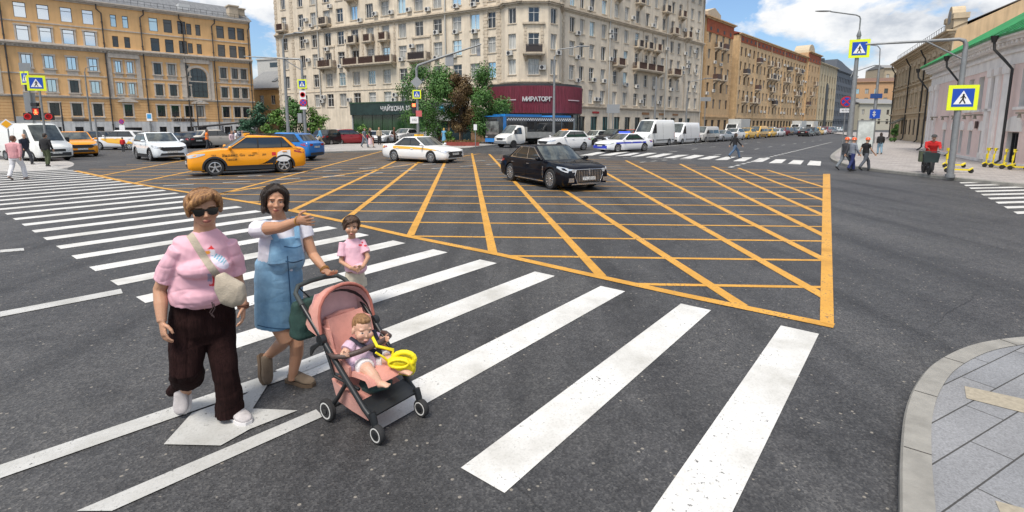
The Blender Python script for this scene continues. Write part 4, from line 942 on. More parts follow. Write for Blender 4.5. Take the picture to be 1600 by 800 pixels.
class Car:
    def __init__(s, L, W, H, wb, wr, clr, belt, A, B, C_, D_, top, wbase=None, van=False, tumble=.80, wx=0.0, bow=.16, noseW=.74, tailW=.84, drop=.03):
        s.drop = drop
        s.L, s.W, s.H, s.wb, s.wr, s.clr, s.belt, s.A, s.B, s.C, s.D, s.top, s.van, s.tumble, s.wx, s.bow = L, W, H, wb, wr, clr, belt, A, B, C_, D_, top, van, tumble, wx, bow
        s.fw = [(0, noseW), (.05, lerp(noseW, 1, .4)), (.16, lerp(noseW, 1, .68)), (.38, .955), (.8, 1), (9, 1)]
        s.rw = [(0, tailW), (.04, lerp(tailW, 1, .45)), (.14, .955), (.4, .985), (.8, 1), (9, 1)]
    def wf(s, x): return s.W/2*pl(s.fw, s.L/2-x)*pl(s.rw, x+s.L/2)
    def t(s, x):
        d = s.L/2-x; e = x+s.L/2
        return pl(s.top, x) - pl([(0, .09), (.05, .04), (.14, .01), (.3, 0), (9, 0)], d) - pl([(0, .07), (.05, .025), (.12, 0), (9, 0)], e)
    def b(s, x):
        d = s.L/2-x; e = x+s.L/2
        return s.clr + pl([(0, .10), (.1, .03), (.5, 0), (9, 0)], d) + pl([(0, .14), (.1, .06), (.6, 0), (9, 0)], e)
    def half(s, x):
        w, t, b = s.wf(x), s.t(x), s.b(x); h = t-b
        if s.van:
            zb = min(s.belt, t)
            k = max(0, (t - s.belt))/max(.01, s.H - s.belt)
            tw = lerp(.93, s.tumble, k)
            return [(0, b), (.6*w, b), (.93*w, b+.02), (.985*w, b+.1), (w, b+.45*(zb-b)), (.99*w, zb-.02*h), (lerp(.985, tw, .5)*w, lerp(zb, t, .5)), (tw*w, t-.09*min(1, h)), ((tw-.05)*w, t-.03), ((tw-.14)*w, t), (.4*w, t+.02), (0, t+.025)]
        return [(0, b), (.6*w, b), (.91*w, b+.015), (.965*w, b+.08), (.995*w, b+.3*h), (w, b+.52*h), (.975*w, b+.72*h), (.965*w, b+.86*h), (.925*w, t-.02), (.85*w, t+.004), (.45*w, t+.022), (0, t+.03)]
    def y(s, x, z):
        P = s.half(x)[3:9]
        P = sorted([(q[1], q[0]) for q in P]); return pl(P, z)
    def body(s):
        xs = sorted({-s.L/2, -s.L/2+.04, -s.L/2+.12, -s.L/2+.25, s.L/2, s.L/2-.05, s.L/2-.14, s.L/2-.28, *[-s.L/2+.4+(s.L-.8)*i/26 for i in range(27)]})
        mb = MB(); rs = []
        for x in xs:
            h = s.half(x); ring = [(x, y, z) for y, z in h] + [(x, -y, z) for y, z in reversed(h[1:-1])]
            rs.append(ring)
        mb.rings(rs); return mb
    def g(s, k):        # greenhouse ring parameters at height fraction k
        z = lerp(s.belt-.04, s.H, k)
        r = k
        return z, lerp(s.A, s.B, r**.92) , lerp(s.D, s.C, r**.9), lerp(s.W/2*.935, s.W/2*s.tumble, r**1.25)
    def house(s):
        mb = MB(); rs = []
        for k, ins in ((0, 0), (.25, 0), (.5, 0), (.75, 0), (.86, .005), (.93, .025), (.975, .07), (.995, .18), (1.0, .4)):
            z, xf, xr, w = s.g(k); w -= ins*.8; xf -= ins*1.0; xr += ins*1.0; ring = []
            for i in range(9):
                u = 1-2*i/8; ring.append((xf - s.bow*abs(u)**2.4, u*w, z))
            for i in range(1, 6): q = i/6; ring.append((lerp(xf-s.bow, xr+.1, q), -w, z))
            for i in range(9):
                u = -1+2*i/8; ring.append((xr + .1*abs(u)**2.4, u*w, z))
            for i in range(1, 6): q = i/6; ring.append((lerp(xr+.1, xf-s.bow, q), w, z))
            rs.append([(x, y, z_ - s.drop*k*max(0, (xf-x)/(xf-xr))**1.6) for x, y, z_ in ring])
        mb.rings(rs); return mb
def wells(me, car):
    """cut the wheel arches out of a body mesh"""
    o = link('cut_body', me); mb = MB()
    for sx in (1, -1):
        for sy in (1, -1):
            T = M.Translation((sx*car.wb/2+car.wx, sy*car.W/2, car.wr)) @ M.Rotation(PI/2, 4, 'X')
            mb.lathe([(car.wr*1.13, -.34), (car.wr*1.13, .34)], 26, T)
    c = link('cutter', mb.mesh('cutter', [M_seam]))
    md = o.modifiers.new('b', 'BOOLEAN'); md.object = c; md.operation = 'DIFFERENCE'; md.solver = 'EXACT'
    dg = bpy.context.evaluated_depsgraph_get(); out = bpy.data.meshes.new_from_object(o.evaluated_get(dg))
    for q in (o, c): bpy.data.objects.remove(q)
    out.name = 'body'; out.set_sharp_from_angle(angle=R(42)); return out
def wheel_meshes(r, w=.21, spokes=10, rim=None, dark=False):
    T = M.Rotation(-PI/2, 4, 'X')           # axis along +y, outer side +y
    t = MB(); t.lathe([(r*.66, -w/2), (r*.93, -w/2), (r, -w/2+.03), (r, w/2-.03), (r*.94, w/2), (r*.68, w/2), (r*.66, w/2-.02)], 26, T)
    m = MB(); m.lathe([(r*.7, w/2-.012), (r*.62, w/2-.006), (r*.6, w/2-.05), (.01, w/2-.06)], 26, T, 1, cap=False)
    m.lathe([(r*.69, w/2-.004), (r*.6, w/2+.001), (r*.6, w/2-.03), (r*.69, w/2-.03)], 26, T, 0, cap=False)
    for k in range(spokes):
        a = 2*PI*k/spokes; m.T = M.Rotation(a, 4, 'Y')
        wd = r*(.055 if spokes > 7 else .1)
        m.add([(-wd*.8, w/2-.008, .04), (wd*.8, w/2-.008, .04), (wd, w/2-.004, r*.63), (-wd, w/2-.004, r*.63), (-wd*.8, w/2-.05, .04), (wd*.8, w/2-.05, .04), (wd, w/2-.04, r*.63), (-wd, w/2-.04, r*.63)], [(0, 1, 2, 3), (0, 4, 5, 1), (1, 5, 6, 2), (2, 6, 7, 3), (3, 7, 4, 0)], 0)
    m.T = None; m.lathe([(r*.15, w/2-.05), (r*.15, w/2), (.01, w/2+.004)], 12, T, 0)
    return t.mesh('tyre', [M_tyre], 40), m.mesh('rim', [rim or M_rim, M_rimd], 40)
def side_panel(car, pts_bottom, pts_top, off, n=6, side=1):
    """patch glued on the flank between two x-z polylines (same count)"""
    mb = MB(); rs = []
    for (xb, zb), (xt, zt) in zip(pts_bottom, pts_top):
        row = []
        for k in range(n+1):
            x, z = lerp(xb, xt, k/n), lerp(zb, zt, k/n); row.append((x, side*(car.y(x, z)+off), z))
        rs.append(row)
    m = len(rs); vs = [p for r in rs for p in r]; inn = [(p[0], p[1]-side*(off+.03), p[2]) for p in vs]; c = n+1
    fs = [(i*c+j, i*c+j+1, (i+1)*c+j+1, (i+1)*c+j) for i in range(m-1) for j in range(n)]
    N_ = len(vs); edge = [(0*c+j, 0*c+j+1) for j in range(n)] + [((m-1)*c+j+1, (m-1)*c+j) for j in range(n)] + [((i+1)*c, i*c) for i in range(m-1)] + [(i*c+n, (i+1)*c+n) for i in range(m-1)]
    fs += [(a, a+N_, b+N_, b) for a, b in edge]
    mb.add(vs+inn, fs); return mb
def wrap(car, end, P, off=.008, side=1):
    """lamp / grille strip bent round a corner; P: list of (d from end, y fraction or None, z0, z1)"""
    pts = []
    for d, yf, z0, z1 in P:
        x = end*(car.L/2-d)
        for z in (z0, z1):
            if yf is None: pts.append((x, side*(car.y(x, z)+off), z))
            else: pts.append((end*(car.L/2+off), side*yf*car.W/2, z))
    n = len(P); cx = end*(car.L/2-.3)
    inn = [(lerp(p[0], cx, .12), p[1]*.93, p[2]) for p in pts]; N_ = 2*n
    fs = [(2*i, 2*i+1, 2*i+3, 2*i+2) for i in range(n-1)]
    fs += [(2*i+N_, 2*i+3-1+N_, 2*i+2, 2*i) for i in range(n-1)] + [(2*i+1, 2*i+3, 2*i+3+N_, 2*i+1+N_) for i in range(n-1)] + [(0, 1, 1+N_, N_), (2*n-2, 2*n-2+N_, 2*n-1+N_, 2*n-1)]
    mb = MB(); mb.add(pts+inn, fs); return mb
def make_car(name, car, kind, spokes=10, rim=None, clad=False, grille='plain', extra=None, gh_color=None):
    root = thing(name, 'x', kind)
    bo = link('body', None, root) if False else link('body', wells(car.body().mesh('body', [M_car], 42), car), root)
    L, W, H, be = car.L, car.W, car.H, car.belt
    parts = [bo]
    if not car.van:
        parts.append(car.house().build('cabin', gh_color or M_car, root, 50))
        def gz(k, dx, u0, u1, nm, m, front):
            mb = MB(); rs = []
            for i in range(7):
                kk = lerp(k[0], k[1], i/6); z, xf, xr, w = car.g(kk); row = []
                for j in range(9):
                    u = lerp(u0, u1, j/8)
                    row.append((xf - car.bow*abs(u)**2.4 + dx, u*w, z+.01) if front else (xr + .1*abs(u)**2.4 - dx, u*w, z+.01-car.drop*kk))
                rs.append(row)
            mb.rings(rs, False, False); return mb.build(nm, m, root, 60)
        gz((.1, .9), .012, -.9, .9, 'windscreen', M_wsglass, True); gz((.2, .88), .01, -.86, .86, 'rear_window', M_cglass, False)
        zt, zb = lerp(be, H, .84) - car.drop*.35, be + .03
        def gy(z): return lerp(W/2*.935, W/2*car.tumble, ((z-be+.04)/(H-be+.04))**1.25)
        def ex(z, front):
            k = (z-be+.04)/(H-be+.04); return lerp(car.A, car.B, k**.92) - car.bow if front else lerp(car.D, car.C, k**.9) + .1
        xB = (car.A + car.D)/2 + .18
        for s in (1, -1):
            def wpan(fx0, fx1, z0, z1, off, nm, m, n=6):
                mb = MB(); rs = []
                for i in range(n+1):
                    z = lerp(z0, z1, i/n); rs.append([(fx0(z), s*(gy(z)+off), z), (fx1(z), s*(gy(z)+off), z)])
                mb.rings(rs, False, False); return mb.build(nm, m, root, 60)
            wpan(lambda z: ex(z, True)-.0, lambda z: ex(z, False)+.16, zb-.02, zt+.02, .004, 'window_trim', M_chrome if grille == 'limo' else M_black)
            wpan(lambda z: ex(z, True)-.09, lambda z: xB+.03, zb, zt, .008, 'window', M_cglass)
            q = ex(zb, False)
            wpan(lambda z: xB-.03, lambda z: max(ex(z, False)+.38, q+.62), zb, zt, .008, 'window', M_cglass)
            wpan(lambda z: max(ex(z, False)+.34, q+.58), lambda z: max(ex(z, False)+.2, q+.33) , zb+.02, zt-.03, .008, 'quarter_window', M_cglass)
            xa, xm, xr_ = car.A-.18, xB, car.D+.62
            zs0, zs1 = car.clr+.14, be-.05
            wbx = -car.wb/2+car.wx+car.wr*1.22
            for x0, x1, x0b, x1b in ((xm+.006, xa, xm+.006, min(xa, car.wb/2+car.wx-car.wr*1.2)), (xr_-.1, xm-.006, max(wbx, xr_-.1), xm-.006)):
                bt = [(lerp(x0b, x1b, i/5), zs0) for i in range(6)]; tp = [(lerp(x0, x1, i/5), zs1) for i in range(6)]
                dr = side_panel(car, bt, tp, .007, 7, s).build('door', M_car, root, 40)
                hx = x0+.16; hz = be-.16
                h = MB(); h.box(hx-.09, hx+.09, -.012, .03, -.018, .018); h.T = None
                h.v = [(v[0], s*(car.y(hx, hz)+.01+v[1]), hz+v[2]) for v in h.v]; h.build('handle', M_chrome if grille == 'limo' else M_car, dr)
            mi = MB(); mi.ell((car.A-.28, s*(W/2+.10), be+.06), (.075, .11, .075), 10, 7); mi.box(car.A-.33, car.A-.24, min(s*W*.45, s*(W/2+.08)), max(s*W*.45, s*(W/2+.08)), be-.005, be+.04); mi.build('mirror', M_car, root, 60)
    for s in (1, -1):
        for x in (car.wb/2+car.wx, -car.wb/2+car.wx): pass
    tm, rm = wheel_meshes(car.wr, .2, spokes, rim)
    for sx in (1, -1):
        for s in (1, -1):
            wl_ = link('wheel', None, root, (sx*car.wb/2+car.wx, s*(W/2-.115), car.wr)); wl_.rotation_euler = (0, 0, 0 if s > 0 else PI); wl_.empty_display_size = .1
            link('tyre', tm, wl_); link('rim', rm, wl_)
    mb = MB()
    for sx in (1, -1): mb.box(sx*car.wb/2+car.wx-car.wr*1.12, sx*car.wb/2+car.wx+car.wr*1.12, -W/2+.3, W/2-.3, car.clr+.02, car.wr*1.9)
    mb.box(-L/2+.5, L/2-.5, -W/2+.25, W/2-.25, car.clr-.05, car.clr+.05)
    mb.build('underbody', M_seam, root)
    if clad:
        for s in (1, -1):
            x0, x1 = -car.wb/2+car.wx+car.wr*1.1, car.wb/2+car.wx-car.wr*1.1
            side_panel(car, [(lerp(x0, x1, i/5), car.clr+.015) for i in range(6)], [(lerp(x0, x1, i/5), car.clr+.2) for i in range(6)], .014, 4, s).build('sill_cladding', M_clad, root, 40)
            for sx in (1, -1):
                cx = sx*car.wb/2+car.wx; mb = MB(); rr = []
                for k in range(15):
                    a = PI*(-.06+1.12*k/14); row = []
                    for r_ in (car.wr*1.12, car.wr*1.34):
                        x, z = cx + r_*math.cos(a), car.wr + r_*math.sin(a); x = max(-L/2+.02, min(L/2-.02, x)); z = max(car.clr+.03, min(z, car.t(x)-.05)); row.append((x, s*(car.y(x, z)+.014), z))
                    row += [(row[1][0], row[1][1]-s*.04, row[1][2]), (row[0][0], row[0][1]-s*.06, row[0][2])]
                    rr.append(row)
                mb.rings(rr); mb.build('arch_cladding', M_clad, root, 40)
    zf = car.t(L/2-.3); zr = car.t(-L/2+.2)
    F = car.clr
    for s in (1, -1):
        if not car.van:
            wrap(car, 1, [(.62, None, zf-.08, zf-.03), (.35, None, zf-.16, zf-.04), (.14, None, zf-.2, zf-.06), (.05, None, zf-.21, zf-.09), (0, .68, zf-.21, zf-.1), (0, .5, zf-.2, zf-.12)], .009, s).build('headlight', M_lamp, root)
            wrap(car, -1, [(.5, None, zr-.16, zr-.1), (.25, None, zr-.22, zr-.06), (.08, None, zr-.23, zr-.07), (0, .74, zr-.23, zr-.08), (0, .45, zr-.2, zr-.1)], .009, s).build('tail_light', M_tail, root)
        else:
            wrap(car, 1, [(.35, None, .78, .98), (.12, None, .72, .98), (0, .7, .7, .9), (0, .55, .7, .88)], .012, s).build('headlight', M_lamp, root)
            wrap(car, -1, [(.12, None, .8, 1.35), (.03, None, .8, 1.35), (0, .82, .8, 1.35)], .012, s).build('tail_light', M_tail, root)
    gm = MB(); gm.mi = 0
    if grille == 'limo':
        gx = L/2
        gm.prism([(-.52, zf-.13), (.52, zf-.13), (.56, zf-.3), (.46, F+.14), (-.46, F+.14), (-.56, zf-.3)], gx-.05, gx+.02, 0, 'x')
        go = gm.build('grille', M_seam, root)
        g2 = MB()
        for k in range(15): y = -.47 + .94*k/14; g2.box(gx+.015, gx+.035, y-.009, y+.009, F+.17, zf-.15)
        g2.box(gx-.02, gx+.045, -.03, .03, zf-.3, zf-.08)
        pp = [(-.52, zf-.12), (.52, zf-.12), (.575, zf-.3), (.47, F+.12), (-.47, F+.12), (-.575, zf-.3)]
        g2.tube([(gx+.02, a, b) for a, b in pp+pp[:1]], .016, 6); g2.build('grille_bars', M_chrome, go)
        for s in (1, -1):
            q = MB(); q.box(gx-.1, gx+.01, min(s*.6, s*.8), max(s*.6, s*.8), F+.16, F+.3); q.build('bumper_intake', M_chrome, root)
            side_panel(car, [(x, F+.06) for x in (-car.wb/2+.42, 0, car.wb/2-.42)], [(x, F+.095) for x in (-car.wb/2+.42, 0, car.wb/2-.42)], .02, 2, s).build('chrome_strip', M_chrome, root)
            side_panel(car, [(car.wb/2-.47, F+.2), (car.wb/2-.44, F+.2)], [(car.wb/2-.5, zf-.08), (car.wb/2-.47, zf-.08)], .014, 3, s).build('fender_trim', M_chrome, root)
        q = MB(); q.box(gx-.02, gx+.03, -.7, .7, F+.07, F+.1); q.build('chin_strip', M_chrome, root)
    elif car.van:
        gm.box(L/2-.05, L/2+.015, -.48, .48, .66, .84); gm.build('grille', M_clad, root)
        q = MB(); q.box(L/2-.1, L/2+.03, -W*.38, W*.38, F+.12, .6); q.build('bumper', M_clad, root)
    else:
        gm.prism([(-.5, zf-.14), (.5, zf-.14), (.62, zf-.24), (.45, zf-.36), (-.45, zf-.36), (-.62, zf-.24)], L/2-.06, L/2+.012, 0, 'x'); gm.build('grille', M_clad, root)
        q = MB(); q.prism([(-.64, F+.13), (.64, F+.13), (.56, F+.27), (-.56, F+.27)], L/2-.06, L/2+.012, 0, 'x'); q.build('bumper_intake', M_clad, root)
        q = MB(); q.prism([(-.68, F+.12), (.68, F+.12), (.66, F+.28), (-.66, F+.28)], -L/2-.01, -L/2+.06, 0, 'x'); q.build('rear_bumper_insert', M_clad, root)
    pz = F+.28 if grille != 'limo' else F+.22
    q = MB(); q.box(L/2, L/2+.04, -.26, .26, pz, pz+.11); q.build('number_plate', M_plate, root)
    q = MB(); q.box(-L/2-.025, -L/2+.02, -.26, .26, zr-.34, zr-.23); q.build('number_plate', M_plate, root)
    if car.van:
        xb, xt = car.A, car.B
        mb = MB(); rs = []
        for i in range(6):
            x = lerp(xb, xt, i/5); w = car.half(x)[9][0]; rs.append([(x+.012, w*u*1.02, car.t(x)+.035 - .03*abs(u)**3) for u in (-1, -.7, -.35, 0, .35, .7, 1)])
        mb.rings(rs, False, False); mb.build('windscreen', M_wsglass, root, 60)
        for s in (1, -1):
            x0, x1 = car.D, car.A-.18
            zb, zt = car.belt+.02, H-.42
            side_panel(car, [(x0, zb), (lerp(x0, x1, .5), zb), (x1, zb)], [(x0, zt), (lerp(x0, xt, .5), zt), (max(x0+.2, xt+.05), zt)], .008, 5, s).build('window', M_cglass, root, 40)
            for hx in (x0-.06, x0-1.3):
                side_panel(car, [(hx, F+.1), (hx+.02, F+.1)], [(hx, H-.3), (hx+.02, H-.3)], .004, 8, s).build('door_gap', M_seam, root)
            side_panel(car, [(-L/2+.3, F+.32), (0, F+.32), (car.wb/2-.6, F+.32)], [(-L/2+.3, F+.4), (0, F+.4), (car.wb/2-.6, F+.4)], .02, 2, s).build('rub_strip', M_clad, root)
            q = MB(); q.box(car.A-.42, car.A-.3, min(s*W*.5, s*(W*.5+.2)), max(s*W*.5, s*(W*.5+.2)), car.belt+.02, car.belt+.36); q.build('mirror', M_black, root)
        if extra == 'mpv':
            for s in (1, -1):
                for x0, x1 in ((car.D-.1, car.D-1.15), (car.D-1.25, -L/2+.35)):
                    side_panel(car, [(x1, zb), (lerp(x0, x1, .5), zb), (x0, zb)], [(x1+.05, zt), (lerp(x0, x1, .5), zt), (x0, zt)], .008, 5, s).build('window', M_cglass, root, 40)
    return root
def paintcar(root, col):
    root['paint'] = 1
    def rec(o):
        o.color = (*col, 1)
        for c in o.children: rec(c)
    rec(root)
def setcar(root, pos, head, label, col=None, group=None, kind=None):
    root.location = (pos[0], pos[1], pos[2] if len(pos) > 2 else 0); root.rotation_euler = (0, 0, R(head)); root['label'] = label
    if group: root['group'] = group
    if col: paintcar(root, col)
    del_ = root.pop('paint', None) if hasattr(root, 'pop') else None
    return root
def merged(root, name):
    """one-mesh version of a car, for the far queue"""
    bpy.context.view_layer.update(); mb = MB(); mats = []
    inv = root.matrix_world.inverted(); sm = []
    def rec(o):
        if o.type == 'MESH':
            T = inv @ o.matrix_world; n = len(mb.v); mb.v += [tuple(T @ v.co) for v in o.data.vertices]
            for p in o.data.polygons:
                m = o.data.materials[p.material_index]
                if m not in mats: mats.append(m)
                mb.f.append(tuple(i+n for i in p.vertices)); mb.m.append(mats.index(m))
        for c in o.children: rec(c)
    rec(root); return mb.mesh(name, mats, 40)
def wheels2(pf, pr, car, side):
    """centre and heading from the two near-side tyre contact points in the photograph"""
    a, b = gp(*pf), gp(*pr); d = (a-b).normalized(); n = V((-d.y, d.x, 0))*(-side)   # side=+1: its left flank is seen
    c = (a+b)/2 + n*(car.W/2-.1) - d*car.wx
    return c, math.degrees(math.atan2(d.y, d.x))
SUV = Car(4.55, 1.84, 1.66, 2.66, .345, .2, 1.1, 1.02, .12, -1.52, -2.06, [(-2.27, 1.06), (-2.0, 1.1), (-1.5, 1.1), (.7, 1.07), (1.02, 1.09), (1.6, 1.03), (2.0, .95), (2.27, .86)], drop=.07)
SED = Car(4.88, 1.86, 1.45, 2.82, .33, .17, .93, 1.12, .2, -.85, -1.78, [(-2.44, .98), (-1.9, 1.0), (-1.5, .95), (.8, .93), (1.15, .93), (1.9, .84), (2.44, .7)])
LIM = Car(5.13, 1.9, 1.5, 3.06, .36, .17, .97, 1.2, .25, -1.0, -1.95, [(-2.56, .96), (-2.1, 1.03), (-1.6, .99), (.9, .97), (1.25, .98), (2.0, .92), (2.56, .8)], noseW=.8)
HAT = Car(4.15, 1.74, 1.52, 2.58, .31, .18, .95, 1.05, .3, -1.25, -1.85, [(-2.07, .98), (-1.8, .98), (.8, .95), (1.05, .95), (1.6, .88), (2.07, .74)])
VAN = Car(5.5, 2.0, 2.6, 3.4, .34, .24, 1.25, 2.05, 1.22, 0, 1.05, [(-2.75, 2.58), (-2.6, 2.6), (.9, 2.6), (1.2, 2.5), (2.05, 1.32), (2.4, 1.2), (2.75, 1.0)], van=True, tumble=.86, wx=.15, noseW=.84, tailW=.92)
MPV = Car(4.9, 1.9, 1.9, 3.1, .33, .2, 1.05, 1.75, .95, 0, .7, [(-2.45, 1.86), (-2.25, 1.9), (.7, 1.9), (.95, 1.85), (1.75, 1.14), (2.1, 1.05), (2.45, .88)], van=True, tumble=.8, wx=.1, noseW=.8, tailW=.9)
# front orange taxi
tx = make_car('taxi_suv', SUV, 'taxi', 5, clad=True)
c, hd = wheels2((348, 274.7), (451.5, 269.6), SUV, 1)
ORG = (.85, .33, .008)
setcar(tx, c + V((-.25, 0, 0)), hd, 'bright orange taxi crossover with black cladding turning behind the two women', ORG)
F = SUV
mb = side_panel(F, [(-1.62, .62), (-1.45, .5), (-1.2, .5), (-1.02, .56)], [(-1.62, 1.0), (-1.45, .99), (-1.25, .98), (-1.1, .9)], .012, 5, 1); mb.build('white_decal', mat('decal_white', (.75, .75, .75), .35), tx, 40)
mb = side_panel(F, [(-1.0, .45), (-.75, .45), (-.35, .42)], [(-1.02, .75), (-.9, .72), (-.62, .48)], .013, 5, 1); mb.build('black_decal', M_black, tx, 40)
mb = side_panel(F, [(-1.02, .78), (-.86, .78)], [(-1.02, .92), (-.86, .92)], .014, 3, 1); mb.build('red_decal', mat('decal_red', (.6, .02, .02), .4), tx, 40)
TXT = mat('taxi_lettering', (.05, .03, .01), .4)
def side_text(root, car, s, x, z, size, side=1, m=TXT):
    y = car.y(x, z) + .016; T = M.Translation((x, side*y, z)) @ (M.Rotation(PI, 4, 'Z') if side > 0 else M.Identity(4)) @ M.Rotation(R(3)*1, 4, 'X') @ STAND
    return text_mesh(s, size, m, root, T, 'lettering', .003)
side_text(tx, F, 'Яндекс Go', .62, .83, .17); side_text(tx, F, 'Такси', .72, .66, .15); side_text(tx, F, 'uber', -.05, .82, .13); side_text(tx, F, 'до', -.55, .84, .13); side_text(tx, F, 'vvv', 1.35, .86, .13)
mb = MB(); mb.box(-.12, .12, -.3, .3, 1.64, 1.75); mb.build('roof_sign', M_yel, tx)
for s in (1, -1): 
    mb = MB(); mb.tube([(.1, s*.62, 1.635), (-.0, s*.62, 1.69), (-1.3, s*.62, 1.69), (-1.4, s*.62, 1.62)], .018, 6); mb.build('roof_rail', M_black, tx, 40)
# limousine
lm = make_car('black_sedan', LIM, 'car', 12, grille='limo')
c, hd = wheels2((864.5, 296.9), (793.4, 281.9), LIM, -1)
setcar(lm, c, hd, 'glossy black saloon car with chrome slatted grille crossing the yellow box', (.006, .008, .014))
lm.scale = (.93, .93, .94)
M_limo = mat('black_car_paint', (.004, .005, .009), .5, coat=.45, spec=.03)
for q in lm.children_recursive:
    if q.type == 'MESH' and q.data.materials and q.data.materials[0] == M_car: q.data.materials[0] = M_limo
# white taxi saloon
ws = make_car('taxi_sedan', SED, 'taxi', 10)
c, hd = wheels2((672.5, 254.7), (619, 251.9), SED, -1)
setcar(ws, c, hd, 'white taxi saloon with orange side stripe driving right behind the yellow box', (.78, .78, .77))
for s in (1, -1):
    side_panel(SED, [(-2.35, .76), (-1.2, .74), (.1, .74), (1.2, .72), (1.75, .7)], [(-2.3, .88), (-1.2, .9), (.1, .87), (1.2, .81), (1.85, .73)], .013, 3, s).build('taxi_stripe', M_yel, ws, 40)
mb = MB(); mb.box(-.35, -.15, -.28, .28, 1.45, 1.56); mb.build('roof_sign', M_yel, ws)
# white crossover left
hb = make_car('white_crossover', SUV, 'car', 7, clad=True, gh_color=None)
setcar(hb, gp(251, 249), -40, 'white crossover with black sill cladding on the left in front of the orange building', (.72, .76, .78))
# templates for the rest
T_suv = make_car('parked_suv', SUV, 'car', 7); T_sed = make_car('sedan', SED, 'car', 10); T_hat = make_car('hatchback', HAT, 'car', 7); T_van = make_car('delivery_van', VAN, 'van', 7, rim=M_metal); T_mpv = make_car('minivan', MPV, 'minivan', 10, extra='mpv')
used = set(); PRI = []; HOLD = {}
def put(T, p, head, label, col, group=None, name=None, cat=None):
    if id(T) in used: o = copy_tree(HOLD[id(T)])
    else:
        used.add(id(T)); PRI.append(T); o = T
        T0 = copy_tree(T); HOLD[id(T)] = T0
    if name: o.name = name
    if cat: o['category'] = cat
    return setcar(o, gp(*p) if len(p) == 2 else p, head, label, col, group)
wv = put(T_van, (57, 250), -24, 'white delivery van at the left kerb behind the crossing pedestrians', (.72, .73, .71)); wv.scale = (.86, .9, .84)
ot = put(T_suv, (119, 243.5), -40, 'orange taxi hatchback just right of the white van', (.80, .30, .01), name='orange_taxi', cat='taxi')
yt = put(T_suv, (192, 233.5), 178, 'white taxi crossover with yellow sides parked before the orange building', (.7, .7, .7), name='taxi_crossover', cat='taxi')
for s in (1, -1): side_panel(SUV, [(-2.0, .55), (-.6, .5), (.5, .6), (1.1, .9)], [(-2.0, .95), (-.6, .97), (.5, .97), (1.1, .96)], .013, 4, s).build('yellow_side', M_yel, yt, 40)
PK = 'parked cars in front of the far buildings'
put(T_hat, (150, 229), 178, 'dark grey hatchback parked behind the orange taxi', (.06, .065, .075), PK)
put(T_sed, (289, 231), 150, 'black saloon parked behind the white crossover', (.012, .012, .014), PK)
put(T_sed, (240, 227), 20, 'dark saloon half hidden behind the white crossover roof', (.03, .03, .035), PK)
put(T_hat, (311, 230), 70, 'slate grey hatchback parked between black saloon and beige crossover', (.09, .1, .12), PK)
put(T_suv, (339, 230), 62, 'beige crossover parked with its rear towards the orange taxi', (.5, .46, .4), PK)
put(T_sed, (372, 225), 160, 'grey saloon parked far behind the orange taxi roof', (.2, .2, .21), PK)
put(T_hat, (430, 222), 170, 'dark car parked in front of the bushes', (.04, .045, .05), PK)
put(T_suv, (444, 249.5), 168, 'bright blue car partly hidden behind the orange taxi', (.015, .16, .48), name='blue_car')
put(T_suv, (517, 227), 78, 'black crossover parked rear on, left of the dark red one', (.015, .015, .018), PK)
put(T_suv, (549, 226), 30, 'dark red crossover parked before the glass cafe', (.22, .012, .018), PK)
put(T_hat, (533, 219), 10, 'silver hatchback parked behind the dark red crossover', (.45, .45, .46), PK)
put(T_sed, (580, 224), -150, 'white saloon parked right of the dark red crossover', (.62, .64, .66), PK)
put(T_sed, (603, 223.5), -100, 'white saloon parked nose on between standing pedestrians', (.66, .67, .68), PK)
put(T_suv, (632, 222), -110, 'pale crossover parked behind the white taxi saloon', (.6, .6, .6), PK)
put(T_hat, (668, 217.5), -130, 'dark olive hatchback parked behind the signal mast', (.05, .055, .045), PK)
put(T_suv, (686, 216), -160, 'grey crossover parked by the lettered kiosk', (.12, .12, .125), PK)
# avenue
wsv = put(T_suv, (882, 235), 214, 'white crossover with yellow bonnet edge ahead of the police car', (.74, .74, .74), name='white_taxi_crossover', cat='taxi')
side_panel(SUV, [(1.1, .75), (1.6, .72), (2.0, .68)], [(1.1, .98), (1.6, .92), (2.0, .82)], .013, 3, -1).build('yellow_wing', M_yel, wsv, 40)
mb = MB(); mb.box(-.1, .1, -.3, .3, 1.64, 1.76); mb.build('roof_sign', mat('orange_lamp', (.8, .25, .02), .4), wsv)
gt = put(T_hat, (930, 225.5), 222, 'white and green car waiting behind the white crossover', (.6, .62, .58), name='green_white_car')
for s in (1, -1): side_panel(HAT, [(-1.9, .5), (0, .5), (1.7, .55)], [(-1.9, .75), (0, .78), (1.7, .7)], .013, 3, s).build('green_stripe', mat('green_stripe', (.15, .5, .1), .4), gt, 40)
put(T_suv, (957, 226), 224, 'black crossover waiting between green car and police car', (.02, .02, .022))
put(T_hat, (985, 221), 226, 'red roofed car seen over the police car', (.5, .06, .02))
po = put(T_sed, (974, 236.5), 211, 'white and blue police saloon with roof light bar near the far crossing', (.74, .75, .77), name='police_car', cat='police car')
MBLU = mat('police_blue', (.03, .05, .45), .35)
for s in (1, -1): side_panel(SED, [(-2.2, .72), (-1, .68), (.3, .66), (1.6, .66)], [(-2.2, .82), (-1, .8), (.3, .78), (1.6, .76)], .013, 3, s).build('blue_stripe', MBLU, po, 40)
mb = MB(); mb.box(-.2, .08, -.5, .5, 1.46, 1.57); mb.build('light_bar', mat('blue_light_bar', (.06, .12, .8), .2, emit=.6), po)
mb = MB(); mb.box(2.40, 2.47, -.75, .75, .3, .52); mb.build('blue_bumper', MBLU, po)
VG = 'white vans waiting on the avenue'
put(T_van, (1020, 227.5), 225, 'tall white panel van directly behind the police car', (.74, .75, .74), VG)
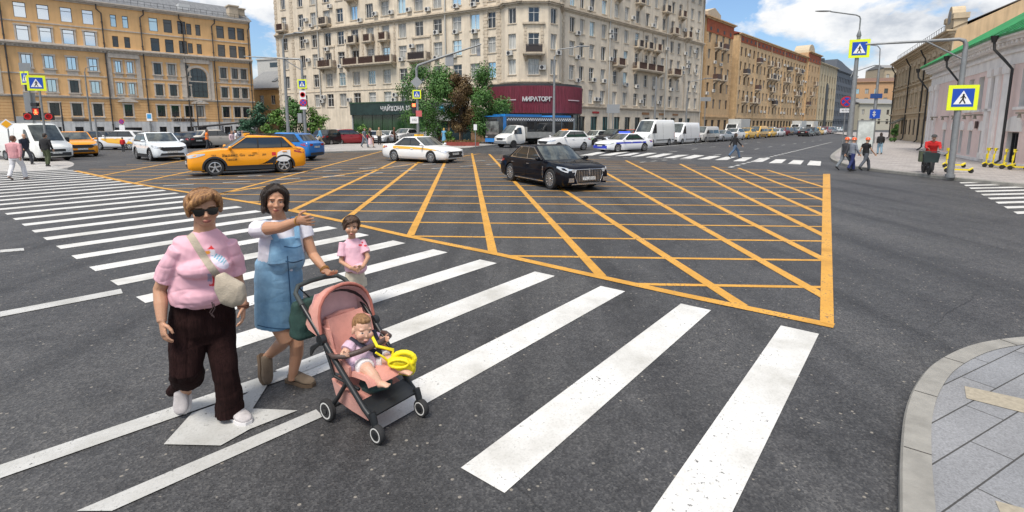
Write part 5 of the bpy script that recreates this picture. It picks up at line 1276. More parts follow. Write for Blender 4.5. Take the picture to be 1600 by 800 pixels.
v2 = put(T_van, (1065, 224.5), 226, 'second white panel van, with dark front bumper, behind the taller one', (.7, .71, .72), VG); v2.scale = (.95, .97, .9)
put(T_mpv, (1100, 222), 226, 'silver minivan behind the two white vans', (.42, .41, .39))
put(T_sed, (1126, 220.5), 226, 'silver grey saloon right behind the minivan', (.32, .33, .35))
put(T_suv, (1145, 219), 226, 'white crossover in front of the parked box trucks', (.72, .72, .72))
put(T_suv, (1165, 217.2), 226, 'yellow taxi first of the yellow cars in the queue', (.72, .42, .03), name='yellow_taxi', cat='taxi')
put(T_mpv, (1183, 215.8), 226, 'tan yellow minivan taxi between two yellow cars', (.62, .36, .06), name='minivan_taxi', cat='taxi')
# far queue as single meshes
ME = [merged(HOLD[id(t)], n) for t, n in ((T_hat, 'far_hatchback'), (T_suv, 'far_suv'), (T_sed, 'far_sedan'))]
CC = [('yellow', (.72, .42, .04)), ('white', (.7, .7, .7)), ('dark blue', (.02, .03, .07)), ('white', (.7, .7, .7)), ('black', (.015, .015, .018)), ('silver', (.4, .4, .41)), ('dark red', (.2, .01, .015)), ('black', (.015, .015, .018)), ('white', (.7, .7, .7)), ('grey', (.12, .12, .13))]
ORD = 'first second third fourth fifth sixth seventh eighth ninth tenth eleventh twelfth thirteenth fourteenth fifteenth sixteenth seventeenth eighteenth nineteenth twentieth'.split()
a, b = gp(1200, 214.5), gp(1292, 205.4)
d = (b-a).normalized(); n = V((d.y, -d.x, 0))
k = 0
for lane, (cnt, st, off, hd_, txt) in enumerate(((16, 6.3, 0, 226, 'car of the nearer oncoming queue'), (13, 6.8, -3.4, 226, 'car of the far kerb queue'), (11, 7.5, 4.2, 46, 'car driving away down the avenue'))):
    for i in range(cnt):
        nm, cl = CC[(i*3+lane*2) % len(CC)] if i else (('yellow', CC[0][1]) if lane == 0 else CC[4])
        o = link(('hatchback', 'crossover', 'saloon')[(i*2+lane) % 3], ME[(i*2+lane) % 3]); k += 1
        p = a + d*((12 if lane == 2 else 0) + i*st + random.uniform(-.6, .6)) + n*(off + random.uniform(-.3, .3))
        o.location = p; o.rotation_euler = (0, 0, R(hd_ + random.uniform(-2, 2))); o.color = (*cl, 1)
        tag(o, '%s %s, %s from the front' % (nm, txt, ORD[i]), 'car', 'cars queueing along the avenue')
def drop_tree(o):
    for c in list(o.children): drop_tree(c)
    bpy.data.objects.remove(o)
for o in HOLD.values(): drop_tree(o)
# box trucks by the far kerb
def boxtruck(p, head, label, col):
    r = thing('box_truck', label, 'truck', gp(*p) if len(p) == 2 else p, R(head), 'box trucks along the avenue')
    mb = MB(); mb.box(-3.2, 1.0, -1.1, 1.1, .75, 3.1); mb.build('cargo_box', mat('cargo_grey', (.48, .49, .48), .6, var=.08, vs=.6), r)
    mb = MB(); mb.prism([(1.1, .5), (2.7, .5), (2.7, 1.2), (2.45, 1.45), (2.0, 2.25), (1.1, 2.3)], -.95, .95); mb.build('cab', mat('truck_white', (.7, .7, .68), .4, coat=.5), r)
    mb = MB(); mb.quad((2.47, -.8, 1.48), (2.47, .8, 1.48), (2.06, .75, 2.2), (2.06, -.75, 2.2)); mb.build('windscreen', M_cglass, r)
    mb = MB()
    for x in (2.0, -2.2):
        for s in (-.9, .9): mb.lathe([(.25, -.13), (.42, -.13), (.42, .13), (.25, .13)], 18, M.Translation((x, s, .42)) @ M.Rotation(PI/2, 4, 'X'))
    mb.box(-3.1, 2.4, -.5, .5, .45, .74); mb.build('chassis', M_tyre, r, 40)
    return r
boxtruck(gp(1150, 214) + V((0, 0, 0)), 46+180, 'grey box truck parked at the far kerb behind the white crossover', None)
boxtruck(QA + QD*46 + V((4.2, -3.8, 0)), 226, 'pale box truck parked before the long tan house', None); boxtruck(QA + QD*58 + V((4.2, -3.8, 0)), 226, 'second pale box truck further along the long tan house', None)
# flatbed truck
ft = thing('flatbed_truck', 'white flatbed truck with grey side boards in front of the bus', 'truck', gp(818, 229.5), R(220))
FT = Car(2.3, 1.95, 2.05, 1.0, .34, .32, 1.2, .42, -.35, 0, -.65, [(-1.15, 2.0), (-.5, 2.05), (-.3, 2.0), (.42, 1.28), (.75, 1.15), (1.15, .95)], van=True, tumble=.84, noseW=.82, tailW=.98)
mb = FT.body(); mb.v = [(x+1.75, y, z) for x, y, z in mb.v]; o = mb.build('cab', M_car, ft, 42)
mb = MB(); rs = []
for i in range(5):
    x = lerp(.40, -.32, i/4); w_ = FT.half(x)[9][0]; rs.append([(x+1.77, w_*u*1.03, FT.t(x)+.035-.03*abs(u)**3) for u in (-1, -.5, 0, .5, 1)])
mb.rings(rs, False, False); mb.build('windscreen', M_wsglass, ft, 60)
for s in (1, -1):
    mb = side_panel(FT, [(-.75, 1.25), (-.2, 1.25), (.3, 1.25)], [(-.72, 1.85), (-.5, 1.85), (-.25, 1.8)], .01, 4, s); mb.v = [(x+1.75, y, z) for x, y, z in mb.v]; mb.build('window', M_cglass, ft, 40)
    mb = wrap(FT, 1, [(.3, None, .78, .98), (.1, None, .75, .98), (0, .68, .75, .93), (0, .5, .75, .93)], .012, s); mb.v = [(x+1.75, y, z) for x, y, z in mb.v]; mb.build('headlight', M_lamp, ft)
    mb = MB(); mb.box(1.9, 2.0, min(s*.98, s*1.2), max(s*.98, s*1.2), 1.3, 1.65); mb.build('mirror', M_black, ft)
    for x in (2.05, -1.7):
        mb = MB(); mb.lathe([(.2, -.12), (.36, -.12), (.36, .12), (.2, .12)], 20, M.Translation((x, s*.86, .36)) @ M.Rotation(PI/2, 4, 'X'), 0); mb.lathe([(.2, -.02), (.05, .06)], 14, M.Translation((x, s*.92, .36)) @ M.Rotation(-s*PI/2, 4, 'X'), 1); mb.build('wheel', [M_tyre, M_metal], ft, 40)
mb = MB(); mb.box(2.86, 2.93, -.42, .42, .72, .9); mb.build('grille', M_clad, ft)
mb = MB(); mb.box(2.8, 2.95, -.85, .85, .38, .62); mb.build('bumper', M_metal, ft)
mb = MB(); mb.box(-3.0, .45, -1.02, 1.02, .85, .95)
for s in (1, -1):
    for z in (.97, 1.12, 1.27): mb.box(-3.0, .45, min(s*1.0, s*1.04), max(s*1.0, s*1.04), z, z+.13)
mb.box(.42, .47, -1.02, 1.02, .95, 1.9); mb.box(-3.02, -2.98, -1.02, 1.02, .95, 1.4); mb.build('cargo_bed', mat('bed_grey', (.3, .3, .29), .6, var=.15), ft)
mb = MB(); mb.box(-3.0, 2.3, -.4, .4, .5, .84); mb.build('chassis', M_seam, ft)
paintcar(ft, (.7, .69, .66))
if 'paint' in ft: del ft['paint']
# bus
bs = thing('city_bus', 'blue and black city bus with chequered roof band behind the flatbed truck', 'bus', gp(765, 227) + V((4.6, 4.2, 0)), R(224))
M_bblue = mat('bus_blue', (.02, .20, .55), .3, coat=.6); M_bglass = mat('bus_glass', (.02, .022, .025), .05, spec=1)
def rrect(x, w, z0, z1, r=.15):
    return [(x, -w, z0+r), (x, -w+r, z0), (x, w-r, z0), (x, w, z0+r), (x, w, z1-r), (x, w-r*.3, z1-r*.3), (x, w-r, z1), (x, -w+r, z1), (x, -w+r*.3, z1-r*.3), (x, -w, z1-r)]
mb = MB(); mb.rings([rrect(-6, 1.18, .35, 2.9), rrect(-5.9, 1.25, .3, 2.95), rrect(5.8, 1.25, .3, 2.95), rrect(5.95, 1.18, .32, 2.9), rrect(6.0, 1.05, .36, 2.8)]); mb.build('body', mat('bus_black', (.02, .022, .026), .25, coat=.6), bs, 35)
mb = MB(); mb.box(5.9, 6.03, -1.1, 1.1, .34, .72); mb.build('front_bumper', M_bblue, bs)
mb = MB(); mb.box(5.6, 6.0, -1.2, 1.2, 2.93, 3.02); mb.prism([(-5.5, 2.94), (-2.5, 2.94), (-2.6, 3.15), (-5.4, 3.15)], -1, 1); mb.prism([(-.5, 2.94), (5.2, 2.94), (5.1, 3.2), (-.4, 3.2)], -1, 1); mb.build('roof_unit', M_bblue, bs)
for s in (1, -1):
    mb = MB(); mb.box(5.2, 5.62, min(s*1.24, s*1.262), max(s*1.24, s*1.262), .5, 2.9); mb.build('blue_pillar', M_bblue, bs)
    for k in range(5):
        mb = MB(); mb.box(-5.6+k*2.15, -3.6+k*2.15, min(s*1.24, s*1.258), max(s*1.24, s*1.258), 1.25, 2.45); mb.build('window', M_bglass, bs)
    mb = MB()
    for k in range(60):
        for j in range(2):
            if (k+j) % 2: mb.box(-5.7+k*.18, -5.52+k*.18, min(s*1.24, s*1.258), max(s*1.24, s*1.258), 2.55+j*.12, 2.67+j*.12)
    mb.build('chequer_band', mat('chequer_white', (.7, .7, .7), .5), bs)
    for x in (3.4, -3.0):
        mb = MB(); mb.lathe([(.25, -.15), (.48, -.15), (.48, .15), (.25, .15)], 20, M.Translation((x, s*1.12, .48)) @ M.Rotation(PI/2, 4, 'X')); mb.build('wheel', M_tyre, bs, 40)
    mb = MB(); mb.box(5.96, 6.04, min(s*.75, s*1.05), max(s*.75, s*1.05), .8, .95); mb.build('headlight', M_lamp, bs)
mb = MB(); mb.box(5.97, 6.02, -1.0, 1.0, 1.1, 2.45); mb.build('windscreen', mat('bus_windscreen', (.22, .23, .22), .06, .3, spec=1, var=.7, vs=1.3), bs)
mb = MB(); mb.box(5.98, 6.03, -.7, .7, 2.5, 2.72); mb.build('destination_display', M_black, bs)
# ------------------------------------------------------------------ street furniture
M_pole = mat('galvanised_pole', (.27, .28, .285), .5, .45, var=.12, vs=5)
M_sblue = mat('sign_blue', (.01, .07, .42), .35); M_sye = mat('sign_fluorescent_yellow', (.75, .85, .02), .4); M_swh = mat('sign_face_white', (.8, .8, .8), .4); M_sbk = mat('sign_symbol_black', (.01, .01, .01), .5); M_srd = mat('sign_red', (.6, .015, .02), .35); M_back = mat('sign_back', (.3, .31, .32), .5, .3)
def crosswalk_sign(root, c, size, face=0.0, name='crosswalk_sign'):
    """square sign: fluorescent border, blue field, white triangle, walking figure"""
    s = size/2; e = link(name, None, root, c); e.rotation_euler = (0, 0, face); e.empty_display_size = .1
    m = MB(); m.box(-s, s, -.012, .02, -s, s); m.build('border', M_sye, e)
    m = MB(); b = s*.72; m.box(-b, b, -.018, -.0125, -b, b); m.build('field', M_sblue, e)
    m = MB(); m.prism([(-s*.6, -s*.52), (s*.6, -s*.52), (0, s*.56)], -.024, -.0185); m.build('triangle', M_swh, e)
    m = MB(); q = s*.01; u = s
    def limb(a, b_, w):
        a, b_ = V((a[0], 0, a[1]))*u, V((b_[0], 0, b_[1]))*u; d = (b_-a).normalized(); n = V((-d.z, 0, d.x))*w*u
        m.prism([((a+n).x, (a+n).z), ((b_+n).x, (b_+n).z), ((b_-n).x, (b_-n).z), ((a-n).x, (a-n).z)], -.029, -.0245)
    m.prism([(.02*u+.07*u*math.cos(2*PI*k/10), .24*u+.07*u*math.sin(2*PI*k/10)) for k in range(10)], -.029, -.0245)
    limb((.02, .18), (-.0, -.12), .065); limb((.0, -.1), (.17, -.46), .045); limb((-.01, -.1), (-.2, -.46), .045); limb((.04, .14), (.19, -.06), .03); limb((0, .14), (-.17, -.04), .03)
    m.build('walking_figure', M_sbk, e); return e
def pole_mesh(mb, p, r): mb.tube(p, r, 12)
def disc(c, r, y0, y1, mi=None, mb=None, n=20):
    mb = mb or MB(); mb.prism([(c[0]+r*math.cos(2*PI*k/n), c[2]+r*math.sin(2*PI*k/n)) for k in range(n)], c[1]+y0, c[1]+y1, mi); return mb
def nostop(root, c, r, face=0.0):
    e = link('no_stopping_sign', None, root, c); e.rotation_euler = (0, 0, face)
    disc((0, 0, 0), r, -.01, .02).build('disc', M_srd, e); disc((0, 0, 0), r*.8, -.016, -.0105).build('field', M_sblue, e)
    m = MB()
    for a in (PI/4, -PI/4):
        m.T = M.Rotation(a, 4, 'Y'); m.box(-r*.82, r*.82, -.021 - (.004 if a > 0 else 0), -.0165, -r*.1, r*.1)
    m.build('cross', M_srd, e); return e
def plate(root, name, c, w, h, m, face=0.0, txt=None, tm=None, sz=.1):
    e = link(name, None, root, c); e.rotation_euler = (0, 0, face); b = MB(); b.box(-w/2, w/2, -.01, .02, -h/2, h/2); b.build('panel', m, e)
    if txt: text_mesh(txt, sz, tm or M_sbk, e, M.Translation((0, -.013, 0)) @ STAND, 'lettering', .002)
    return e
def facing(p): return math.atan2(p[0], -p[1])*-1 if False else -math.atan2(p[0], p[1])
# tall mast on the right corner
p = gp(1324, 250, .12); lp = thing('street_lamp', 'tall tapered grey lamp mast with crosswalk sign on the right corner kerb', 'street lamp', p)
top = at(1343, 62, p.y).z; t2 = at(1343, 33, p.y).z
mb = MB(); mb.lathe([(.26, 0), (.26, .25), (.2, .35), (.2, 1.1), (.23, 1.14), (.23, 1.2), (.15, 1.3)], 14); mb.build('base', M_pole, lp, 35)
mb = MB(); mb.tube([(0, 0, 1.25), (0, 0, top)], [.15, .085], 14); mb.lathe([(.085, top), (.12, top+.1), (.04, top+.4)], 12); mb.build('shaft', M_pole, lp, 40)
mb = MB(); mb.tube([(0, 0, top+.3), (0, 0, t2), (-.06, 0, t2+.12), (-.25, 0, t2+.2), (-1.6, .1, t2+.4)], .035, 8); mb.build('arm', M_pole, lp, 40)
mb = MB(); mb.ell((-2.0, .12, t2+.43), (.48, .1, .045), 12, 6); mb.build('lamp_head', M_pole, lp, 60)
z = at(1339, 80, p.y).z; crosswalk_sign(lp, (0, -.14, z), .98, facing(p)*.6)
# second pole with mast arm
p = gp(1484, 277, .12); mp_ = thing('signal_mast', 'grey mast with crosswalk sign and arm bent over the road by the scooters', 'mast', p)
zt = at(1503, 66, p.y).z
pe = at(1352, 76, p.y+1.2) - p
mb = MB(); mb.tube([(0, 0, 0), (0, 0, zt-.45)], [.115, .085], 14); mb.tube([(0, 0, 0), (0, 0, .12)], .16, 14); mb.build('shaft', M_pole, mp_, 40)
mb = MB(); mb.tube([(0, 0, zt-.5), (0, 0, zt-.2), (-.06, .02, zt-.06), (-.22, .07, zt), (pe.x, pe.y, zt-.02)], [.08, .075, .07, .06, .035], 10); mb.tube([(0, 0, zt-.75), (-1.15, .42, zt-.02)], .03, 8); mb.build('arm', M_pole, mp_, 40)
z = at(1495, 158, p.y).z; crosswalk_sign(mp_, (.02, -.12, z), .92, facing(p)*.5)
# no stopping sign
p = gp(1314, 247, .12); ns = thing('no_stopping_sign', 'round blue and red no stopping sign on a thin post left of the tall mast', 'road sign', p)
z = at(1319, 162, p.y).z; mb = MB(); mb.tube([(0, 0, 0), (0, 0, z+.25)], .03, 8); mb.build('post', M_pole, ns, 40); nostop(ns, (0, -.05, z), .31, facing(p)*.6); plate(ns, 'distance_plate', (0, -.05, z-.52), .62, .24, M_swh, facing(p)*.6, '45-75 м', sz=.13)
# poles further back
p = gp(1362, 224, .12); bp = thing('lamp_post_with_blue_sign', 'grey lamp post with blue lane sign behind the pale notice board', 'lamp post', p)
zt = at(1372, 104, p.y).z; mb = MB(); mb.tube([(0, 0, 0), (0, 0, 1.3), (0, 0, zt)], [.24, .2, .1], 12); mb.tube([(0, 0, zt-.1), (-.1, 0, zt+1.7), (-.4, 0, zt+2.0), (-2.3, 0, zt+2.2)], .045, 8); mb.tube([(0, 0, zt), (-.5, 0, zt+.02), (-2.6, .2, zt-.7), (-2.8, .2, zt-1.2)], .05, 8); mb.build('shaft', M_pole, bp, 40)
z = at(1359, 180, p.y).z; plate(bp, 'lane_sign', (-.1, -.2, z), .95, .95, M_sblue, facing(p)*.5)
mb = MB(); mb.box(-.25, -.17, -.24, -.22, z-.3, z+.3); mb.prism([(-.38, z+.12), (-.04, z+.12), (-.21, z+.36)], -.24, -.22); mb.box(-.4, -.02, -.24, -.22, z-.12, z-.05); mb.build('arrow_symbol', M_swh, bp)
z = at(1360, 152, p.y).z; plate(bp, 'direction_sign', (-.15, -.2, z), 1.1, .5, mat('sign_dark_blue', (.02, .06, .2), .4), facing(p)*.5)
p = gp(1349, 240, .12); nb = thing('notice_board', 'tall pale advertising board standing on the pavement behind the workers', 'advertising board', p, -.45)
h_ = at(1349, 189, p.y).z-.12; mb = MB(); mb.box(-.45, .45, -.08, .08, .25, h_); mb.build('panel', mat('poster_pale', (.56, .6, .58), .25, var=.3, vs=1.2), nb)
mb = MB(); mb.box(-.5, .5, -.12, .12, 0, .25); mb.box(-.5, -.452, -.1, .1, .25, h_+.05); mb.box(.452, .5, -.1, .1, .25, h_+.05); mb.box(-.452, .452, -.1, .1, h_, h_+.05); mb.build('frame', M_pole, nb)
# left signal group
p = gp(76, 252); s1 = thing('pedestrian_signal', 'pole with crosswalk sign and red standing man signal at the left refuge', 'traffic light', p)
fc = facing(p)*.8
z = at(71, 130, p.y).z; mb = MB(); mb.tube([(0, 0, 0), (0, 0, z+.35)], .055, 10); mb.build('post', M_pole, s1, 40); crosswalk_sign(s1, (-.06, -.08, z), .85, fc*.7)
z = at(67, 178, p.y).z; e = link('signal_head', None, s1, (-.28, -.05, z)); e.rotation_euler = (0, 0, fc*.6)
mb = MB(); mb.box(-.17, .17, -.1, .1, -.36, .36); mb.build('housing', M_black, e); 
mb = MB(); disc((0, -.1, .2), .05, -.02, -.005, 0, mb, 12); 
for a, b, w_ in (((0, .16), (0, .06), .035), ((0, .07), (-.07, -.02), .018), ((0, .07), (.07, -.02), .018), ((-.02, .16), (-.09, .08), .016), ((.02, .16), (.09, .08), .016)):
    a, b = V((a[0], 0, a[1]-.02)), V((b[0], 0, b[1]-.02)); d = (b-a).normalized(); n = V((-d.z, 0, d.x))*w_; mb.prism([((a+n).x, (a+n).z), ((b+n).x, (b+n).z), ((b-n).x, (b-n).z), ((a-n).x, (a-n).z)], -.12, -.105)
mb.build('red_man', mat('signal_red_lit', (1, .10, .03), .4, emit=4.0), e)
mb = MB(); mb.box(-.14, .14, -.104, -.1, .0, .3); mb.build('red_field', mat('signal_red_field', (.4, .015, .01), .4, emit=.12), e)
mb = MB(); mb.box(-.17, .17, -.1, .1, .42, .62); mb.build('upper_signal', M_black, s1, loc=(-.32, -.05, z))
for dx in (-.78, .42):
    e = link('ring_signal', None, s1, (dx, -.05, z-.15)); e.rotation_euler = (0, 0, fc*.6)
    mb = MB(); mb.box(-.2, .2, -.08, .1, -.2, .2); mb.build('housing', M_black, e); mb = MB()
    mb.lathe([(.17, -.01), (.17, .01), (.135, .01), (.135, -.01)], 20, M.Translation((0, -.09, 0)) @ M.Rotation(PI/2, 4, 'X')); mb.build('red_ring', mat('signal_ring', (.6, .012, .012), .4, emit=.12), e)
mb = MB(); mb.box(-1.0, .5, -.02, .02, z-.19, z-.13); mb.build('crossbar', M_pole, s1)
p = gp(60, 251); s2 = thing('sign_post', 'second pole carrying a turned crosswalk sign beside the red man signal', 'road sign', p)
z = at(50, 122, p.y).z; mb = MB(); mb.tube([(0, 0, 0), (0, 0, z+.5)], .055, 10); mb.build('post', M_pole, s2, 40); crosswalk_sign(s2, (-.08, -.08, z), .75, fc*.7 - .75); plate(s2, 'round_sign_back', (.0, -.08, z+.62), .5, .45, M_back, fc)
plate(s2, 'grey_sign_back', (-.4, .0, at(38, 187, p.y).z), .85, .38, M_back, fc); plate(s2, 'tall_sign_back', (-.1, .06, at(53, 160, p.y).z), .5, 1.1, M_back, fc)
p = gp(20, 256); s3 = thing('priority_sign', 'small yellow diamond priority sign low above the white van', 'road sign', p)
z = at(24, 194, p.y).z; mb = MB(); mb.tube([(0, 0, 0), (0, 0, z)], .03, 8); mb.build('post', M_pole, s3)
mb = MB(); mb.T = M.Translation((0, -.05, z)) @ M.Rotation(fc, 4, 'Z') @ M.Rotation(PI/4, 4, 'Y'); mb.box(-.2, .2, -.01, .02, -.2, .2); mb.build('white_edge', M_swh, s3)
mb = MB(); mb.T = M.Translation((0, -.05, z)) @ M.Rotation(fc, 4, 'Z') @ M.Rotation(PI/4, 4, 'Y'); mb.box(-.15, .15, -.016, -.0105, -.15, .15); mb.build('yellow_field', mat('priority_yellow', (.85, .4, .01), .4), s3)
p = V((-60.5, 72.5, 0)); 
def lamp_simple(name, label, bx, by, Y, tx, ty, arm, r=.1, m=None, head=True):
    b = at(bx, by, Y); b.z = 0; t = at(tx, ty, Y); o = thing(name, label, 'lamp post', b)
    mb = MB(); mb.tube([(0, 0, 0), (0, 0, t.z*.2), (0, 0, t.z)], [r*1.5, r*1.2, r*.7], 10); mb.build('shaft', m or M_pole, o, 40)
    if arm:
        mb = MB(); mb.tube([(0, 0, t.z-.1), (arm[0]*.15, 0, t.z+arm[1]*.7), (arm[0], 0, t.z+arm[1])], r*.4, 8); mb.build('arm', m or M_pole, o, 40)
        if head: mb = MB(); mb.ell((arm[0]*1.15, 0, t.z+arm[1]*1.03), (abs(arm[0])*.2+.25, .14, .07), 10, 6); mb.build('lamp_head', M_metal, o, 60)
    return o
lamp_simple('lamp_post', 'thin curved grey lamp post before the orange building, between its second drainpipes', 144, 214, 62, 135, 112, (1.0, .6), .09)
lamp_simple('lamp_post', 'short black lantern post before the orange building', 101, 214, 60, 95, 160, None, .08, M_dark)
lamp_simple('lamp_post', 'slim black post by the arched window of the orange building', 311, 212, 76, 308, 162, (.6, .3), .08, M_dark)
lamp_simple('lamp_post', 'grey lamp post in front of the maroon shop front with an arm to the right', 865, 214, 56, 865, 88, (2.6, 1.0), .13)
lamp_simple('lamp_post', 'grey post before the right wing of the corner block, near its third balcony', 1022, 208, 78, 1022, 120, None, .16)
lamp_simple('lamp_post', 'grey post at the far end of the corner block with a long arm', 1071, 206, 88, 1071, 138, (3.0, 1.6), .15)
p = at(957, 205, 60); p.z = 0; o = thing('road_sign_back', 'grey rectangular sign seen from behind in front of the shop windows', 'road sign', p)
z = at(957, 170, 60).z; mb = MB(); mb.tube([(0, 0, 0), (0, 0, z+.4)], .06, 8); mb.build('post', M_pole, o); mb = MB(); mb.box(-.75, .75, -.08, -.04, z-.5, z+.5); mb.build('panel', M_back, o)
p = at(1100, 205, 92); p.z = 0; o = thing('road_sign_back', 'small grey sign panel beside the tan brick house', 'road sign', p)
z = at(1100, 155, 92).z; mb = MB(); mb.tube([(0, 0, 0), (0, 0, z+.4)], .07, 8); mb.build('post', M_pole, o); mb = MB(); mb.box(-.9, .9, -.08, -.04, z-.35, z+.35); mb.build('panel', M_back, o)
# centre-left mast with signs
p = gp(479, 236.5, .12); o = thing('signal_mast', 'grey mast with crosswalk sign and long thin arm reaching left above the bushes', 'mast', p)
zt = at(470, 95, p.y).z; mb = MB(); mb.tube([(0, 0, 0), (0, 0, zt-.4)], [.12, .09], 12); mb.build('shaft', M_pole, o, 40)
pe = at(381, 88, p.y-.6) - p
mb = MB(); mb.tube([(0, 0, zt-.45), (-.03, 0, zt-.15), (-.15, 0, zt), (-1, 0, zt+.03), (pe.x, pe.y, pe.z)], [.085, .08, .07, .06, .03], 10); mb.tube([(0, 0, zt-.8), (-1.3, 0, zt)], .03, 6); mb.build('arm', M_pole, o, 40)
z = at(474, 134, p.y).z; crosswalk_sign(o, (0, -.12, z), .66)
z = at(476, 151, p.y).z; plate(o, 'speed_plate', (0, -.12, z), .45, .62, M_swh); mb = MB(); mb.lathe([(.19, -.008), (.19, .008), (.13, .008), (.13, -.008)], 18, M.Translation((0, -.14, z+.02)) @ M.Rotation(PI/2, 4, 'X')); mb.build('red_ring', M_srd, o)
z = at(476, 163, p.y).z; nostop(o, (0, -.12, z), .27); z = at(477, 171.5, p.y).z; plate(o, 'arrow_plate', (0, -.12, z), .5, .2, M_swh)
mb = MB(); z = at(470, 187, p.y).z; mb.box(-.5, -.2, -.05, .2, z-.35, z+.35); mb.build('signal_box', M_back, o)
lamp_simple('lamp_post', 'tall grey lamp post left of the crosswalk sign mast by the bushes', 452, 232, 45, 447, 62, (1.2, .55), .12)
# centre mast
p = gp(654, 235.5, .12); o = thing('signal_mast', 'grey mast with crosswalk sign and rising arm over the road behind the white taxi', 'mast', p)
zt = at(653, 108, p.y).z; mb = MB(); mb.tube([(0, 0, 0), (0, 0, zt-.3)], [.12, .09], 12); mb.build('shaft', M_pole, o, 40)
pe = at(752, 69, p.y-.5) - p
mb = MB(); mb.tube([(0, 0, zt-.4), (0, 0, zt-.1), (.12, 0, zt+.15), (pe.x*.3, pe.y*.3, lerp(zt, pe.z, .36)), (pe.x, pe.y, pe.z)], [.1, .1, .1, .09, .05], 10); mb.build('arm', M_pole, o, 40)
mb = MB(); c_ = V((pe.x*.52, pe.y*.52, lerp(zt, pe.z, .52))); mb.box(c_.x-.3, c_.x+.25, -.25, 0, c_.z-.75, c_.z+.1); c_ = V((pe.x*.95, pe.y*.95, pe.z)); mb.box(c_.x-.1, c_.x+.15, -.3, 0, c_.z-.8, c_.z+.1); mb.build('signal_back', M_back, o)
z = at(652, 150, p.y).z; crosswalk_sign(o, (0, -.12, z), .64)
z = at(654, 131, p.y).z; mb = MB(); mb.T = M.Translation((0, -.1, z)) @ M.Rotation(PI/4, 4, 'Y'); mb.box(-.32, .32, -.01, .01, -.32, .32); mb.build('diamond_sign_back', M_back, o)
z = at(648, 170, p.y).z
mb = MB(); mb.box(-.4, -.1, -.12, .1, z-.45, z+.3); mb.build('signal_housing', M_black, o); mb = MB(); mb.box(-.37, -.13, -.13, -.121, z+.03, z+.27); mb.build('red_signal', mat('signal_red_lit', (1, .10, .03), .4, emit=4.0), o)
plate(o, 'red_white_plate', (.12, -.12, at(655, 180, p.y).z), .45, .45, mat('pinkred_plate', (.55, .12, .12), .4)); plate(o, 'number_panel', (-.25, -.12, at(646, 190, p.y).z), .62, .5, M_swh, 0, '102', sz=.26)
p = gp(743, 231, .12); o = thing('bus_stop_sign', 'small white bus stop sign on a thin post left of the bus', 'road sign', p)
z = at(742, 201, p.y).z; mb = MB(); mb.tube([(0, 0, 0), (0, 0, z)], .035, 8); mb.build('post', M_pole, o); plate(o, 'panel', (0, -.05, z), .28, .5, M_swh)
p = at(237, 214, 66); p.z = 0; o = thing('parking_sign', 'blue and white parking sign in front of the orange building', 'road sign', p)
z = at(236, 183, 66).z; mb = MB(); mb.tube([(0, 0, 0), (0, 0, z)], .06, 8); mb.build('post', M_pole, o); plate(o, 'panel', (0, -.08, z), .7, .95, M_swh); plate(o, 'symbol_field', (0, -.1, z+.1), .5, .55, mat('sign_light_blue', (.05, .3, .6), .4))
p = at(193, 214, 66); p.z = 0; o = thing('no_parking_sign', 'round no stopping sign over a white plate before the dark garage opening', 'road sign', p)
z = at(193, 190, 66).z; mb = MB(); mb.tube([(0, 0, 0), (0, 0, z)], .06, 8); mb.build('post', M_pole, o); nostop(o, (0, -.08, z), .32); plate(o, 'lower_plate', (0, -.08, z-.75), .7, .6, M_swh)
p = at(155, 240, 40); p.z = 0; o = thing('sign_post', 'bare grey post standing between the orange taxi and the parked cars', 'post', p)
mb = MB(); mb.tube([(0, 0, 0), (0, 0, at(155, 186, 40).z)], .055, 8); mb.build('post', M_pole, o)
# restaurant awning near the bushes
p = gp(352, 219); o = thing('terrace_awning', 'dark flat terrace awning at the right end of the orange building', 'awning', at(352, 216, 70) * 1, .8); o.location.z = 0
z1, z0 = at(350, 189, 70).z, at(350, 199, 70).z; mb = MB(); mb.prism([(-3, z0), (4, z1-.1), (4, z1), (-3, z0+.15)], -1.5, 2.5); mb.build('roof', M_black, o)
mb = MB()
for x in (-2.8, .5, 3.8): mb.tube([(x, -1.3, 0), (x, -1.3, z0+.2)], .08, 8); mb.tube([(x, 2.3, 0), (x, 2.3, z0+.2)], .08, 8)
mb.build('posts', M_dark, o)

# ------------------------------------------------------------------ trees and bushes
def leaf_mat(name, a, b, hue=.5):
    m = bpy.data.materials.new(name); m.use_nodes = True; t = m.node_tree; bs_ = t.nodes['Principled BSDF']
    tcn = N(t, 'ShaderNodeTexCoord'); n = N(t, 'ShaderNodeTexNoise', i_Scale=1.1, i_Detail=4.0); t.links.new(tcn.outputs['Object'], n.inputs[0])
    n2 = N(t, 'ShaderNodeTexNoise', i_Scale=14.0, i_Detail=2.0); t.links.new(tcn.outputs['Object'], n2.inputs[0])
    ad = N(t, 'ShaderNodeMath', operation='MULTIPLY_ADD'); t.links.new(n2.outputs[0], ad.inputs[0]); ad.inputs[1].default_value = .6; t.links.new(n.outputs[0], ad.inputs[2])
    c = ramp(t, ad.outputs[0], [(.55, a), (1.0, b)]); t.links.new(c, bs_.inputs['Base Color']); bs_.inputs['Roughness'].default_value = .55; bs_.inputs['Specular IOR Level'].default_value = .35
    bs_.inputs['Subsurface Weight'].default_value = 0
    return m
M_leaf = leaf_mat('green_leaves', (.014, .055, .012), (.09, .20, .04)); M_leafb = leaf_mat('copper_leaves', (.06, .03, .016), (.15, .10, .035)); M_leafy = leaf_mat('bright_green_leaves', (.03, .085, .012), (.12, .23, .035)); M_leafc = leaf_mat('conifer_needles', (.015, .055, .03), (.05, .13, .07))
M_bark = mat('tree_bark', (.07, .055, .042), .9, var=.3, vs=6, bump=.5, bs=20)
